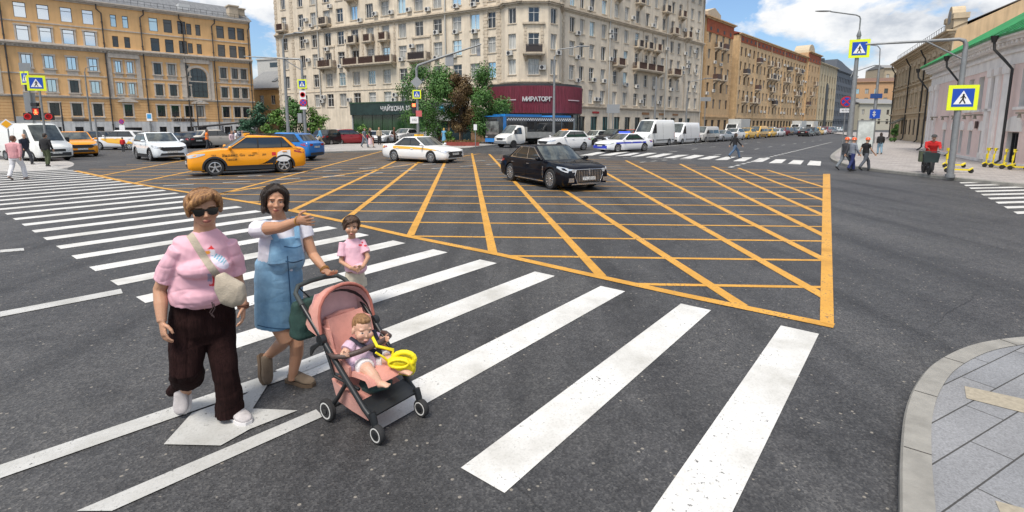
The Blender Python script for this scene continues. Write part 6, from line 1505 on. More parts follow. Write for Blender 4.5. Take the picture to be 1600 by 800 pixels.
def crown(clumps, n, size, rnd, droop=.2):
    mb = MB(); vs, fs = [], []
    tot = sum(r**2 for _, r in clumps)
    for c, r in clumps:
        for _ in range(int(n*r*r/tot)):
            d = V((rnd.gauss(0, 1), rnd.gauss(0, 1), rnd.gauss(0, 1))).normalized(); rr = r*(rnd.random()**.45)*(1+.18*MN.noise(d*2.2+c))
            p = c + V((d.x, d.y, d.z*.85))*rr
            a = (d + V((rnd.uniform(-.8, .8), rnd.uniform(-.8, .8), rnd.uniform(-.3, .9)))).normalized(); u = a.orthogonal().normalized(); u = M.Rotation(rnd.random()*6.28, 3, a) @ u; v = a.cross(u)
            s_ = size*rnd.uniform(.6, 1.3); o = len(vs)
            vs += [p - u*s_*.6, p + v*s_*.38 + u*s_*.05, p + u*s_*.7 - V((0, 0, droop*s_)), p - v*s_*.38 + u*s_*.05]; fs.append((o, o+1, o+2, o+3))
    mb.add(vs, fs); return mb
def tree(name, label, base, H, w, m, seed, th=.3, n=5200, leaf=.24, tr=.16, nc=26):
    rnd = random.Random(seed); o = thing(name, label, 'tree', base); cl = []
    tips = []
    for k in range(nc):
        q = rnd.random(); z = lerp(H*th, H*.95, q); prof = math.sin(PI*min(1, .12+.82*q))**.7; a = rnd.random()*6.28; rr = w/2*prof*rnd.uniform(.3, .95)
        c = V((rr*math.cos(a), rr*math.sin(a), z)); cl.append((c, w*rnd.uniform(.13, .23))); tips.append(c)
    crown(cl, n, leaf, rnd).build('crown', m, o, fix=False)
    mb = MB(); bend = [V((rnd.uniform(-.12, .12)*i, rnd.uniform(-.12, .12)*i, H*.75*i/5)) for i in range(6)]
    mb.tube(bend, [tr, tr*.85, tr*.7, tr*.5, tr*.35, tr*.15], 9)
    for c in tips[::2]:
        s_ = bend[rnd.choice([1, 2, 3])]; mb.tube([s_, (s_+c)/2 + V((0, 0, -.1)), c], [tr*.4, tr*.22, tr*.08], 6)
    mb.build('trunk', M_bark, o, 50); return o
def gpt(x, Y): p = at(x, 200, Y); p.z = 0; return p
tree('deciduous_tree', 'tall green tree left of the copper leaved tree, behind the centre mast', gpt(668, 57), 8.6, 7.4, M_leaf, 3, .18, n=15000, leaf=.17)
tree('deciduous_tree', 'copper brown tree between two green trees before the corner block', gpt(720, 56), 7.6, 4.4, M_leafb, 5, .24, n=12000, leaf=.16)
tree('deciduous_tree', 'green tree right of the copper leaved one beside the maroon shop front', gpt(765, 56.5), 8.4, 6.6, M_leaf, 8, .18, n=15000, leaf=.17)
def bush(label, base, H, w, m, seed, name='shrub', n=2200, leaf=.2):
    rnd = random.Random(seed); o = thing(name, label, 'shrub', base); cl = []
    for k in range(18):
        a = rnd.random()*6.28; q = rnd.random(); rr = w/2*rnd.uniform(.1, .8)*(1-.55*q); cl.append((V((rr*math.cos(a), rr*math.sin(a)*.7, H*(.12+.8*q))), w*rnd.uniform(.12, .2)))
    crown(cl, n, leaf, rnd).build('foliage', m, o, fix=False)
    mb = MB(); 
    for k in range(5): a = k*1.3; mb.tube([(0, 0, 0), (.2*w*math.cos(a), .15*w*math.sin(a), H*.6)], [.06, .02], 6)
    mb.build('stems', M_bark, o, 50); return o
bush('dark blue green conifer shrub at the left end of the hedge', gpt(404, 60), 5.0, 4.4, M_leafc, 1)
bush('low dark shrub in the gap beside the conifer shrub', gpt(385, 63), 2.8, 3.2, M_leafc, 2)
bush('bright green shrub behind the tall lamp post', gpt(430, 58), 4.3, 3.8, M_leafy, 4)
bush('tallest green shrub behind the crosswalk sign mast', gpt(462, 57), 5.2, 4.6, M_leaf, 6, n=3000)
bush('broad green shrub at the right end of the hedge beside the cafe', gpt(494, 58), 4.2, 4.2, M_leafy, 7)
bush('small round shrub in front of the cafe window, by the parked cars', gpt(567, 58), 2.1, 2.6, M_leafy, 9, n=1300)
bush('potted shrub by the door of the beige house', at(1398, 215, 60)*1 + V((0, 0, 0)), 2.2, 1.3, M_leaf, 12, n=700).location.z = .12
bush('small leafy shrub beside the kiosk trunk', gpt(700, 52), 1.6, 1.8, M_leafy, 13, n=900)
o = thing('flower_planter', 'long low planter of red flowers under the trees by the kiosk', 'planter', gpt(722, 49), .1); o.location.z = .12
mb = MB(); mb.box(-1.6, 1.6, -.3, .3, 0, .35); mb.build('box', mat('red_planter', (.25, .05, .035), .7, var=.2), o)
rnd = random.Random(4); crown([(V((x*.32, 0, .4)), .28) for x in range(-5, 6)], 700, .09, rnd).build('flowers', leaf_mat('red_flowers', (.2, .03, .02), (.1, .14, .03)), o, fix=False)

# ------------------------------------------------------------------ electric scooters
M_scy = mat('scooter_yellow', (.78, .62, .01), .35, coat=.5)
def scooter(label, p, head, lean=0.0):
    o = thing('electric_scooter', label, 'scooter', p, R(head), 'yellow rental scooters'); o.rotation_euler = (lean, 0, R(head))
    o.scale = (.8, .8, .82)
    mb = MB(); mb.prism([(-.42, .13), (.28, .13), (.36, .2), (.36, .25), (.24, .2), (-.4, .2), (-.55, .3), (-.58, .27)], -.085, .085); mb.build('deck', M_scy, o)
    mb = MB(); mb.tube([(.36, 0, .2), (.42, 0, .3), (.34, 0, 1.05)], [.035, .035, .03], 10); mb.box(.36, .44, -.05, .05, .5, .78); mb.build('stem', M_scy, o, 40)
    mb = MB(); mb.tube([(.3, -.26, 1.08), (.34, -.1, 1.06), (.34, .1, 1.06), (.3, .26, 1.08)], .02, 8); mb.build('handlebar', M_black, o, 40)
    mb = MB(); mb.box(.3, .42, -.09, .09, .95, 1.12); mb.build('display', M_scy, o)
    for x in (.47, -.5):
        mb = MB(); mb.lathe([(.03, -.025), (.09, -.03), (.115, -.02), (.115, .02), (.09, .03), (.03, .025)], 16, M.Translation((x, 0, .115)) @ M.Rotation(PI/2, 4, 'X')); mb.build('wheel', M_tyre, o, 40)
    mb = MB(); mb.prism([(.36, .24), (.48, .26), (.6, .17), (.61, .2), (.5, .3), (.38, .3)], -.045, .045); mb.build('mudguard', M_scy, o)
    return o
scooter('yellow rental scooter leaning right of the signal mast, nearest the kerb', gp(1497, 270, .12), 150); scooter('yellow rental scooter behind the signal mast with its handlebar to the left', gp(1490, 262, .12), 170)
for i, (x, y, hd_, lb) in enumerate(((1553, 261.5, 165, 'leftmost rental scooter of the row by the pink house door'), (1565, 262.5, 150, 'second rental scooter of the row by the pink house door'), (1583, 265, 140, 'third rental scooter of the row, right of the dark door'), (1596, 266, 145, 'rightmost rental scooter in view by the pink house'))):
    scooter('yellow ' + lb, gp(x, y, .12), hd_)
# ------------------------------------------------------------------ people
from mathutils.bvhtree import BVHTree
import numpy as np
def fuse(mb, voxel, mats, name, smooth=3, wrinkle=None, fac=.5):
    """one continuous skin over overlapping closed shapes"""
    o = link('tmp', mb.mesh('tmp', mats, None))
    r = o.modifiers.new('r', 'REMESH'); r.mode = 'VOXEL'; r.voxel_size = voxel; r.use_smooth_shade = True
    if smooth: q = o.modifiers.new('s', 'SMOOTH'); q.iterations = smooth; q.factor = fac
    dg = bpy.context.evaluated_depsgraph_get(); me = bpy.data.meshes.new_from_object(o.evaluated_get(dg)); bpy.data.objects.remove(o)
    me.name = name
    if wrinkle:
        me.update(); ns = [v.normal.copy() for v in me.vertices]
        for v, n in zip(me.vertices, ns): v.co += n*wrinkle(v.co)
    me.polygons.foreach_set('use_smooth', [True]*len(me.polygons)); me.update(); return me
def wr(amp, f=(9, 9, 5), seed=0.0, amp2=.3, f2=2.7):
    def g(p):
        q = V((p.x*f[0]+seed, p.y*f[1], p.z*f[2])); n = MN.noise(q); n2 = MN.noise(q*f2)
        return amp*((1-abs(n)*2.2)*.6 + n2*amp2)
    return g
def paintv(me, fn):
    a = me.color_attributes.new('Col', 'FLOAT_COLOR', 'POINT'); buf = np.empty(len(me.vertices)*4, 'f')
    for i, v in enumerate(me.vertices): buf[4*i:4*i+3] = fn(v.co, v.normal); buf[4*i+3] = 1
    a.data.foreach_set('color', buf)
def skin_mat(name): 
    m = mat(name, (.5, .3, .2), .5, attr=True, bump=.08, bs=140, spec=.35)
    b = m.node_tree.nodes['Principled BSDF']; b.inputs['Subsurface Weight'].default_value = .12; b.inputs['Subsurface Radius'].default_value = (.02, .008, .004); b.inputs['Subsurface Scale'].default_value = .4
    return m
M_skin = skin_mat('skin')
def hand(mb, wrist, d, side, s=1.0, curl=.5, thumb=1, spread=.12, curls=None):
    """five separate fingers: d = direction wrist->knuckles, side = towards the thumb, palm normal = d x side"""
    d = V(d).normalized(); side = (V(side) - d*V(side).dot(d)).normalized(); n = d.cross(side)*thumb     # fingers curl towards n
    w = V(wrist)
    mb.tube([w - d*.02*s, w + d*.03*s, w + d*.07*s, w + d*.092*s], [(.021*s, .026*s), (.018*s, .036*s), (.016*s, .041*s), (.012*s, .037*s)], 10, side=n)
    for k, (off, L_, r) in enumerate(((.030, .068, .0092), (.010, .078, .0096), (-.011, .072, .0092), (-.031, .056, .0082))):
        c = (curls[k] if curls else curl); b = w + d*.085*s + side*off*s; p = [b - d*.03*s, b]; dd = (d + side*spread*(1.5-k)*.5).normalized()
        for seg, f in enumerate((.45, .31, .24)):
            a = c*(.55 if seg == 0 else .9); dd = (dd*math.cos(a) + n*math.sin(a)).normalized() if seg else (dd*math.cos(a) + n*math.sin(a)).normalized()
            p.append(p[-1] + dd*L_*f*s)
        mb.tube(p, [r*s, r*1.05*s, r*s, r*.92*s, r*.7*s], 8)
    b = w + d*.02*s + side*.02*s; t1 = b + (d*.5 + side*.8 + n*.25).normalized()*.042*s; t2 = t1 + (d*.85 + side*.3 + n*.35).normalized()*.032*s; t3 = t2 + (d*.9 + n*.3).normalized()*.024*s
    mb.tube([b, t1, t2, t3], [.014*s, .0125*s, .011*s, .008*s], 8)
def head_prims(mb, T, s=1.0, child=0.0):
    E = lambda c, r, n=14, m=10: mb.ell(T @ (V(c)*s), tuple(q*s for q in r), n, m, T.to_3x3().to_4x4())
    E((0, .014, .034), (.077, .097, .09)); E((0, -.022, -.025), (.064+.006*child, .073, .083-.012*child)); E((0, -.05, -.083+.014*child), (.036+.006*child, .04, .029)); E((0, -.035, -.062), (.052, .052, .045))
    for x in (-1, 1):
        E((x*.038, -.066, -.028), (.026+.009*child, .024+.006*child, .024+.008*child)); E((x*.079, .012, -.008), (.01, .02, .031)); E((x*.03, -.078+.012*child, .026), (.026, .016, .011))
    nz = 1 - .38*child; ny = .008*child
    mb.tube([T @ (V(p)*s) for p in ((0, -.084+ny, .018), (0, -.096+ny, -.01), (0, -.108+ny, -.03), (0, -.098+ny, -.04))], [.0075*s*nz, .0095*s*nz, .0135*s*nz, .008*s*nz], 8)
    E((.012*nz, -.097+ny, -.034), (.0085*nz, .0085*nz, .007*nz)); E((-.012*nz, -.097+ny, -.034), (.0085*nz, .0085*nz, .007*nz))
    E((0, -.092, -.062), (.023, .011, .007)); E((0, -.089, -.071), (.019, .011, .0075))
def face_paint(T, s, base, lip=(.42, .16, .13), brow=(.05, .03, .02), iris=(.03, .02, .015), open_=1.0, cheek=.06, paint=True):
    inv = T.inverted(); base = np.array(base)
    def fn(p, n):
        c = base*(1 + .05*MN.noise(p*9))
        if not paint: return c
        q = (inv @ p)/s
        if q.y > -.045 or abs(q.x) > .075 or q.z > .08 or q.z < -.11: return c
        ax = abs(q.x)
        ck = math.exp(-(((ax-.042)/.02)**2 + ((q.z+.03)/.018)**2)); c = c*(1 - ck*cheek*np.array((.2, 1.0, 1.0)))
        if (ax/.0245)**2 + ((q.z+.0655)/.0105)**2 < 1: return np.array(lip) if abs(q.z+.0665) > .0022 else np.array(lip)*.45
        e = ((ax-.0315)/.0145)**2 + ((q.z-.001)/(.0062*open_))**2
        if e < 1: return np.array(iris) if (ax-.031)**2 + (q.z-.001)**2 < .0062**2 else np.array((.36, .33, .31))
        if e < 1.7 and q.z > .001: return np.array(brow)*1.3
        zb = .0235 - 40*(ax-.036)**2*.12
        if .014 < ax < .054 and abs(q.z-zb) < .0042: return np.array(brow)
        return c
    return fn
def shoe(mb, heel, toe, s=1.0, h=.075, w=.043, up=V((0, 0, 1))):
    heel, toe = V(heel), V(toe); d = (toe-heel); L_ = d.length; d.normalize(); u = (up - d*up.dot(d)).normalized(); sd = d.cross(u)
    rs = []
    for f, ww, hh in ((-.04, .55, .5), (0, .8, .95), (.12, .9, 1.12), (.3, .92, 1.0), (.5, 1.0, .78), (.7, 1.12, .6), (.88, .98, .48), (1.0, .6, .36), (1.03, .3, .25)):
        c = heel + d*L_*f; a, b = w*ww*s, h*hh*s
        rs.append([c + sd*a*math.cos(t)*(1 if math.sin(t) > -.3 else 1.0) + u*(b*.5 + b*.5*max(-1, math.sin(t)*1.15 if math.sin(t) < 0 else math.sin(t))) for t in [2*PI*k/14 for k in range(14)]])
    mb.rings(rs)
def sole(mb, heel, toe, s=1.0, w=.047, up=V((0, 0, 1)), t=.022):
    heel, toe = V(heel), V(toe); d = toe-heel; L_ = d.length; d.normalize(); u = (up - d*up.dot(d)).normalized(); sd = d.cross(u); pts = []
    for f, ww in ((-.05, .5), (0, .85), (.3, .85), (.55, 1.0), (.75, 1.12), (.92, .9), (1.04, .45)): pts.append((f, ww))
    ring = [heel + d*L_*f + sd*w*ww*s for f, ww in pts] + [heel + d*L_*f - sd*w*ww*s for f, ww in reversed(pts)]
    mb.rings([[p - u*.002 for p in ring], [p + u*t for p in ring]])

# ---------- passers-by at a distance
def cloth(name, c, rough=.85): return mat(name, c, rough, var=.1, vs=14, bump=.25, bs=60)
SKIN = (.46, .27, .18)
def person(label, p, H, face, shirt, legs, hair=(.03, .02, .015), stride=.25, sleeve='short', skirt=None, helmet=None, long_hair=False, arm=.2, bend=0.0, shoes=(.03, .03, .03), bald=False, bag=None, gait=1, base_z=None, armpose=None, voxel=None, hood=False, girth=1.0):
    p = gp(*p) if len(p) == 2 else V(p); s = H/1.7
    o = thing('person', label, 'person', p, R(face)); vx = voxel or max(.011, min(.02, p.length*.0005))
    up = lambda x, y, z: V((x, y, z))*s
    st = stride*gait; hip = .90
    lean = V((0, -bend, 0))
    N_ = up(0, -.02 - bend, 1.44); Hd = up(0, -.05 - bend*1.25, 1.585)
    legs_ = []
    for sx, q in ((1, st), (-1, -st)):
        h = up(sx*.09, 0, hip); a = up(sx*.095, -q*1.05, .085 + (.10*abs(q)/.3 if q < 0 else 0)); k = (h+a)/2 + up(0, -.05 - abs(q)*.12, .02); legs_.append((h, k, a, q))
    arms_ = []
    for sx, q in ((1, -st), (-1, st)):
        sh = up(sx*.18*girth, -bend*.9, 1.39); aa = q*.6 if armpose is None else 0
        if armpose == 'fwd': e = sh + up(sx*.03, -.12, -.25); w_ = e + up(-sx*.05, -.22, -.04)
        else: e = sh + up(sx*.06, -aa*.45, -.28); w_ = e + up(-sx*.0, -aa*.7 - .06, -.22)
        arms_.append((sh, e, w_))
    T = M.Translation(Hd) @ M.Rotation(0.0, 4, 'Z')
    mb = MB(); head_prims(mb, T, s)
    mb.tube([N_ - up(0, 0, .05), Hd - up(0, -.02, .05)], [.055*s, .052*s], 10)
    for sh, e, w_ in arms_:
        mb.tube([sh, e, w_], [.046*s*girth, .038*s, .027*s], 10); d = (w_-e).normalized(); hand(mb, w_, d, V((0, -1, .2)), s, .5)
    for h, k, a, q in legs_: mb.tube([h, k, k*.55+a*.45, a, a - up(0, .0, .04)], [.08*s, .055*s, .055*s, .036*s, .036*s], 10)
    mb.tube([up(0, 0, .85), up(0, -bend*.4, 1.1), up(0, -bend*.9, 1.38)], [(.1*s, .14*s), (.09*s, .12*s), (.08*s, .14*s)], 12, side=V((0, 1, 0)))
    me = fuse(mb, vx, [M_skin], 'body', 2); paintv(me, face_paint(T, s, SKIN)); link('body', me, o)
    cl = MB(); g = girth
    cl.tube([up(0, 0, .84), up(0, -bend*.2, .95), up(0, -bend*.4, 1.1), up(0, -bend*.8, 1.28), up(0, -bend*.95, 1.4), up(0, -bend, 1.455)], [(.12*s*g, .175*s*g), (.125*s*g, .175*s*g), (.12*s*g, .165*s*g), (.12*s*g, .19*s*g), (.095*s*g, .185*s*g), (.06*s, .08*s)], 16, side=V((0, 1, 0)))
    for sh, e, w_ in arms_:
        if sleeve == 'long': cl.tube([sh, e, w_], [.068*s, .056*s, .044*s], 10)
        elif sleeve == 'short': cl.tube([sh, sh*.45+e*.55], [.07*s, .062*s], 10)
    if hood: cl.ell(Hd + up(0, .05, -.06), (.09*s, .09*s, .09*s), 12, 8)
    link('jacket' if sleeve == 'long' else 'shirt', fuse(cl, vx, [shirt], 'shirt', 2, wr(.006*s, (10, 10, 6), p.x)), o)
    tr = MB()
    if skirt: tr.tube([up(0, 0, .95), up(0, 0, .8), up(0, -.02, skirt)], [(.11*s, .15*s), (.14*s, .18*s), (.2*s, .25*s)], 16, side=V((0, 1, 0)))
    else:
        tr.tube([up(0, 0, .78), up(0, 0, .92), up(0, 0, 1.0)], [(.1*s*g, .14*s*g), (.125*s*g, .17*s*g), (.115*s*g, .155*s*g)], 14, side=V((0, 1, 0)))
        for h, k, a, q in legs_: tr.tube([h, k, a + up(0, 0, .0)], [.1*s*g, .078*s, .066*s], 12)
    link('skirt' if skirt else 'trousers', fuse(tr, vx, [legs], 'trousers', 2, wr(.006*s, (9, 9, 5), p.y)), o)
    for h, k, a, q in legs_:
        sb = MB(); f = V((0, -1, 0)); pitch = .55 if q < -.05 else (-.12 if q > .1 else 0)
        tdir = V((0, -math.cos(pitch), -math.sin(pitch))); hl = a - tdir*.07*s - V((0, 0, .075*s)); 
        if pitch <= 0: hl.z = .004
        shoe(sb, hl, hl + tdir*.25*s, s, .08, .042); sb.build('shoe', cloth('shoe_%d' % int(shoes[0]*100), shoes, .6), o, 60)
    if not bald and not helmet:
        hb = MB(); E = lambda c, r: hb.ell(T @ (V(c)*s), tuple(q*s for q in r), 12, 8)
        E((0, .03, .055), (.085, .1, .085)); E((0, .07, .0), (.08, .06, .09))
        if long_hair: E((0, .085, -.1), (.085, .045, .14)); E((.07, .05, -.04), (.03, .05, .1)); E((-.07, .05, -.04), (.03, .05, .1))
        link('hair', fuse(hb, max(.01, vx*.8), [cloth('hair_%d' % int(hair[0]*1000), hair, .6)], 'hair', 2, wr(.004*s, (30, 30, 12))), o)
    if helmet:
        hb = MB(); hb.T = T; hb.lathe([(.118*s, .045*s), (.112*s, .05*s), (.108*s, .09*s), (.085*s, .135*s), (.04*s, .16*s), (.0, .165*s)], 18); hb.tube([(-.06*s, -.10*s, .05*s), (0, -.15*s, .045*s), (.06*s, -.10*s, .05*s)], .012*s, 6)
        hb.build('helmet', helmet, o, 60)
    return o, s
PNK = cloth('pink_checked_cloth', (.62, .30, .32)); WHT = cloth('white_cloth', (.72, .71, .73)); BLK = cloth('black_cloth', (.014, .014, .016)); DRK = cloth('dark_grey_cloth', (.04, .042, .05)); JNS = cloth('blue_jeans', (.07, .12, .2)); CAM = cloth('olive_camouflage', (.06, .075, .035)); GRY = cloth('grey_cloth', (.16, .18, .2)); NVY = cloth('navy_overall', (.02, .03, .12)); RED = cloth('red_cloth', (.55, .02, .02)); BEI = cloth('beige_cloth', (.42, .34, .24)); BLU = cloth('sky_blue_cloth', (.12, .32, .5)); ORV = cloth('orange_vest', (.85, .2, .02)); BRN = cloth('brown_cloth', (.14, .06, .035)); PKS = cloth('pale_pink_cloth', (.66, .48, .5)); STE = cloth('steel_blue_cloth', (.14, .17, .21)); YLW = cloth('ochre_cloth', (.5, .25, .03))
HELM = mat('orange_hard_hat', (.80, .10, .01), .35, coat=.4)
person('woman in pink checked shirt and white trousers walking away on the far left zebra', (28, 281), 1.68, 186, PNK, WHT, (.10, .05, .03), .24, 'long', girth=1.18, gait=-1, shoes=(.4, .3, .25))
person('man in black top and camouflage trousers standing with his back turned by the signal', (75, 260), 1.66, 176, BLK, CAM, stride=.06, sleeve='long', girth=1.2)
person('bald man in dark jacket walking in front of the white van', (42, 257), 1.62, 78, cloth('dark_navy_cloth', (.015, .02, .035)), DRK, bald=True, sleeve='long', stride=.25)
person('child in red jacket standing before the yellow sided taxi', (193, 237), 1.12, 200, RED, DRK, stride=.06, sleeve='long')
person('worker in orange helmet, grey top and blue overalls stepping onto the right kerb', (1329, 267.5), 1.5, 96, cloth('grey_blue_shirt', (.2, .22, .26)), NVY, stride=.22, sleeve='long', helmet=HELM)
person('worker in orange helmet mostly hidden behind the one in blue overalls', (1318, 266.5), 1.5, 96, DRK, GRY, stride=.33, sleeve='long', helmet=HELM, gait=-1)
person('worker in orange helmet, black t-shirt and grey trousers striding right on the corner', (1350, 267), 1.5, 96, BLK, cloth('slate_trousers', (.09, .10, .12)), stride=.34, helmet=HELM)
person('pedestrian in black hooded jacket and jeans crossing the far zebra', (1147, 248), 1.58, 98, BLK, JNS, stride=.42, sleeve='long', hood=True, long_hair=True)
person('woman in black jacket and light jeans walking away along the right pavement', tuple(gp(1374, 241, .12)), 1.45, 160, BLK, cloth('light_jeans', (.2, .32, .42)), stride=.12, sleeve='long', long_hair=True)
FP = 'people on the far pavement'
fz = lambda x, y: tuple(gp(x, y, .12))
person('man in sky blue shirt and beige trousers walking left behind the blue car', fz(501, 229), 1.72, -70, BLU, BEI, stride=.35, sleeve='long')
person('man in black suit beside the sign mast', fz(485, 231), 1.75, -60, BLK, DRK, stride=.2, sleeve='long')
person('woman in steel blue top and trousers walking on the far pavement', fz(570, 230.5), 1.68, 60, STE, STE, (.06, .03, .02), stride=.3, long_hair=True)
person('woman in black top and long pale pink skirt walking on the far pavement', fz(579, 230.5), 1.7, 70, BLK, PKS, (.2, .1, .04), stride=.25, skirt=.28, long_hair=True)
person('man in beige top and black trousers standing between parked cars', fz(593, 226), 1.72, 20, BEI, BLK, (.2, .12, .06), stride=.05, sleeve='long')
person('woman with curly brown hair and brown coat by the white parked cars', fz(616, 222), 1.7, 100, BRN, BRN, (.12, .05, .02), stride=.1, sleeve='long', long_hair=True)
person('blonde woman in blue dress under the trees', fz(694, 226), 1.65, 170, BLU, BLU, (.5, .3, .08), stride=.08, skirt=.4, long_hair=True)
person('person in dark clothes standing left of the blonde woman in blue', fz(686, 223), 1.6, 20, BLK, BRN, stride=.05, sleeve='long')
person('man in orange vest behind the beige crossover', gpt(322, 42), 1.72, 120, ORV, DRK, stride=.1)
person('woman in pale pink blouse behind the orange taxi roof', gpt(361, 41), 1.62, 70, PKS, JNS, (.15, .08, .04), stride=.1, sleeve='long', long_hair=True)
person('man in white shirt beside the woman in pink blouse behind the taxi', gpt(368, 40), 1.7, -70, WHT, GRY, stride=.1)
person('dark haired person in blue jacket seen over the taxi roof', gpt(377, 43), 1.65, 60, cloth('dark_blue_cloth', (.03, .05, .12)), DRK, stride=.1, sleeve='long')
# delivery rider
pr_, rs_ = person('courier in red jacket and grey cap bending over the handlebar of his bicycle', tuple(gp(1451, 269, .12)), 1.55, -28, RED, DRK, stride=.1, sleeve='long', bend=.2, armpose='fwd', helmet=mat('grey_cap', (.06, .06, .06), .8), girth=1.25, shoes=(.03, .03, .03))
bk = thing('delivery_bicycle', 'dark delivery bicycle with black front box ridden by the red jacketed courier', 'bicycle', gp(1447, 271.5, .12), R(-28))
for y in (-.42, .55):
    mb = MB(); T = M.Translation((0, y, .3)) @ M.Rotation(PI/2, 4, 'Y'); mb.lathe([(.25, -.03), (.3, -.03), (.31, 0), (.3, .03), (.25, .03)], 24, T); wo_ = mb.build('wheel', M_tyre, bk, 40)
    mb = MB(); mb.lathe([(.03, -.05), (.03, .05)], 8, T)
    for k in range(10): a = PI*2*k/10; mb.tube([T @ V((.02*math.cos(a), .02*math.sin(a), 0)), T @ V((.25*math.cos(a), .25*math.sin(a), 0))], .005, 4)
    mb.build('spokes', M_metal, wo_)
mb = MB()
for a, b in (((0, -.42, .3), (0, -.3, .85)), ((0, -.3, .8), (0, .15, .75)), ((0, -.3, .7), (0, .1, .32)), ((0, .1, .32), (0, .2, .85)), ((0, .1, .32), (0, .55, .3)), ((0, .2, .72), (0, .55, .3))): mb.tube([a, b], .022, 8)
mb.tube([(-.3, -.22, .92), (0, -.3, .9), (.3, -.22, .92)], .016, 8); mb.build('frame', M_dark, bk, 40)
mb = MB(); mb.ell((0, .22, .87), (.1, .14, .04), 10, 6); mb.build('saddle', M_black, bk, 60)
mb = MB(); mb.prism([(-.22, .5), (.22, .5), (.26, .84), (.2, .88), (-.2, .88), (-.26, .84)], -.62, -.38); mb.build('front_box', mat('dark_green_box', (.02, .035, .035), .7, var=.2), bk)
mb = MB(); mb.prism([(-.17, .45), (.17, .45), (.17, .9), (-.17, .9)], .45, .8); mb.build('rear_bag', mat('khaki_bag', (.1, .12, .07), .8, var=.2), bk)
# ------------------------------------------------------------------ the group in front
def colmat(name, rough=.85, bump=.1, bs=300, **k): return mat(name, (.5, .5, .5), rough, attr=True, bump=bump, bs=bs, **k)
def base_thing(label, p): return thing('person', label, 'person', V((p.x, p.y, 0)))
def put_mesh(name, me, root):
    me.transform(M.Translation(-root.location)); return link(name, me, root)
def tubeE(mb, pts, side, n=18):        # pts: (center, r_side, r_front)
    mb.tube([p[0] for p in pts], [(p[1], p[2]) for p in pts], n, side=side)
KY = .945; RS[0] = KY; at0 = at
def at(x, y, Y): return at0(x, y, Y*KY)
def headT(c, face, pitch=0.0, roll=0.0, wide=(1, 1, 1), k=None):
    k = KY if k is None else k
    return M.Translation(c) @ M.Rotation(face, 4, 'Z') @ M.Rotation(pitch, 4, 'X') @ M.Rotation(roll, 4, 'Y') @ M.Diagonal((wide[0]*k, wide[1]*k, wide[2]*k, 1))
def side_of(face): return V((math.cos(face), math.sin(face), 0)), V((math.sin(face), -math.cos(face), 0))   # left, front
def hair_mesh(mb, voxel, amp, f, mats, seed=0): return fuse(mb, voxel, mats, 'hair', 2, lambda p: amp*(MN.noise(V((p.x*f+seed, p.y*f, p.z*f*.12)))*.9 + .5*MN.noise(V((p.x*f*2, p.y*f*2, p.z*f*.2+seed)))))
def ridge(p, f, amp, sd=0.0): return -amp*(1-abs(MN.noise(V((p.x*f[0]+sd, p.y*f[1], p.z*f[2]+sd)))))**7
def strands(T, n, R_, th, seed, front=50, down=0.0, c=(0, .015, .03), rad=.0016, flick=.012):
    rnd = random.Random(seed); mb = MB()
    for _ in range(n):
        a = R(rnd.uniform(front-90, 270-front)); e = R(rnd.uniform(*th)); g = rnd.uniform(.99, 1.05); P = []; da = rnd.uniform(-.25, .25); fl = rnd.uniform(-.4, 1)*flick; s0 = rnd.uniform(.05, .5)
        for k in range(7):
            t = s0 + (1-s0)*k/6; q = e*t; aa = a + da*t
            P.append(T @ (V(c) + V((R_[0]*math.sin(q)*math.cos(aa), R_[1]*math.sin(q)*math.sin(aa), R_[2]*math.cos(q)))*g + V((math.cos(aa)*fl*t*t, math.sin(aa)*fl*t*t, 0))))
        if down:
            L_ = down*rnd.uniform(.5, 1.1); p = P[-1]; o_ = T.to_3x3() @ V((math.cos(a)*rnd.uniform(-.012, .012), math.sin(a)*rnd.uniform(-.012, .012), -L_)); P += [p + o_*.5, p + o_]
        mb.tube(P, [rad*.6] + [rad]*(len(P)-2) + [rad*.2], 4)
    return mb
CAMP = V((0, 0, HC))
def surf(bvh, x, y, off=.008):
    d = _ray(x, y).normalized(); h = bvh.ray_cast(CAMP, d)
    return (h[0] - d*off) if h[0] is not None else None
def ribbon_on(bvh, pts, wpx, th, off, mt, name, root, n=18):
    """strap lying on a body: follows the surface between picture points"""
    P = [V((p[0], p[1], 0)) for p in pts]; C_ = bow(P, n); rs = []; last = None
    for i, c in enumerate(C_):
        t = (C_[min(i+1, len(C_)-1)] - C_[max(i-1, 0)]).normalized(); nn = V((-t.y, t.x, 0))*wpx/2; row = []
        for q in (c-nn, c-nn*.4, c+nn*.4, c+nn):
            h = surf(bvh, q.x, q.y, off)
            row.append(h)
        if any(h is None for h in row):
            ok = [h for h in row if h is not None]
            if not ok: continue
            row = [h if h is not None else ok[0] for h in row]
        d = (row[1] - CAMP).normalized()
        rs.append(row + [h + d*th for h in reversed(row)])
    mb = MB(); mb.rings(rs); me = mb.mesh(name, [mt], 60)
    if root is not None: return put_mesh(name, me, root)
    return me
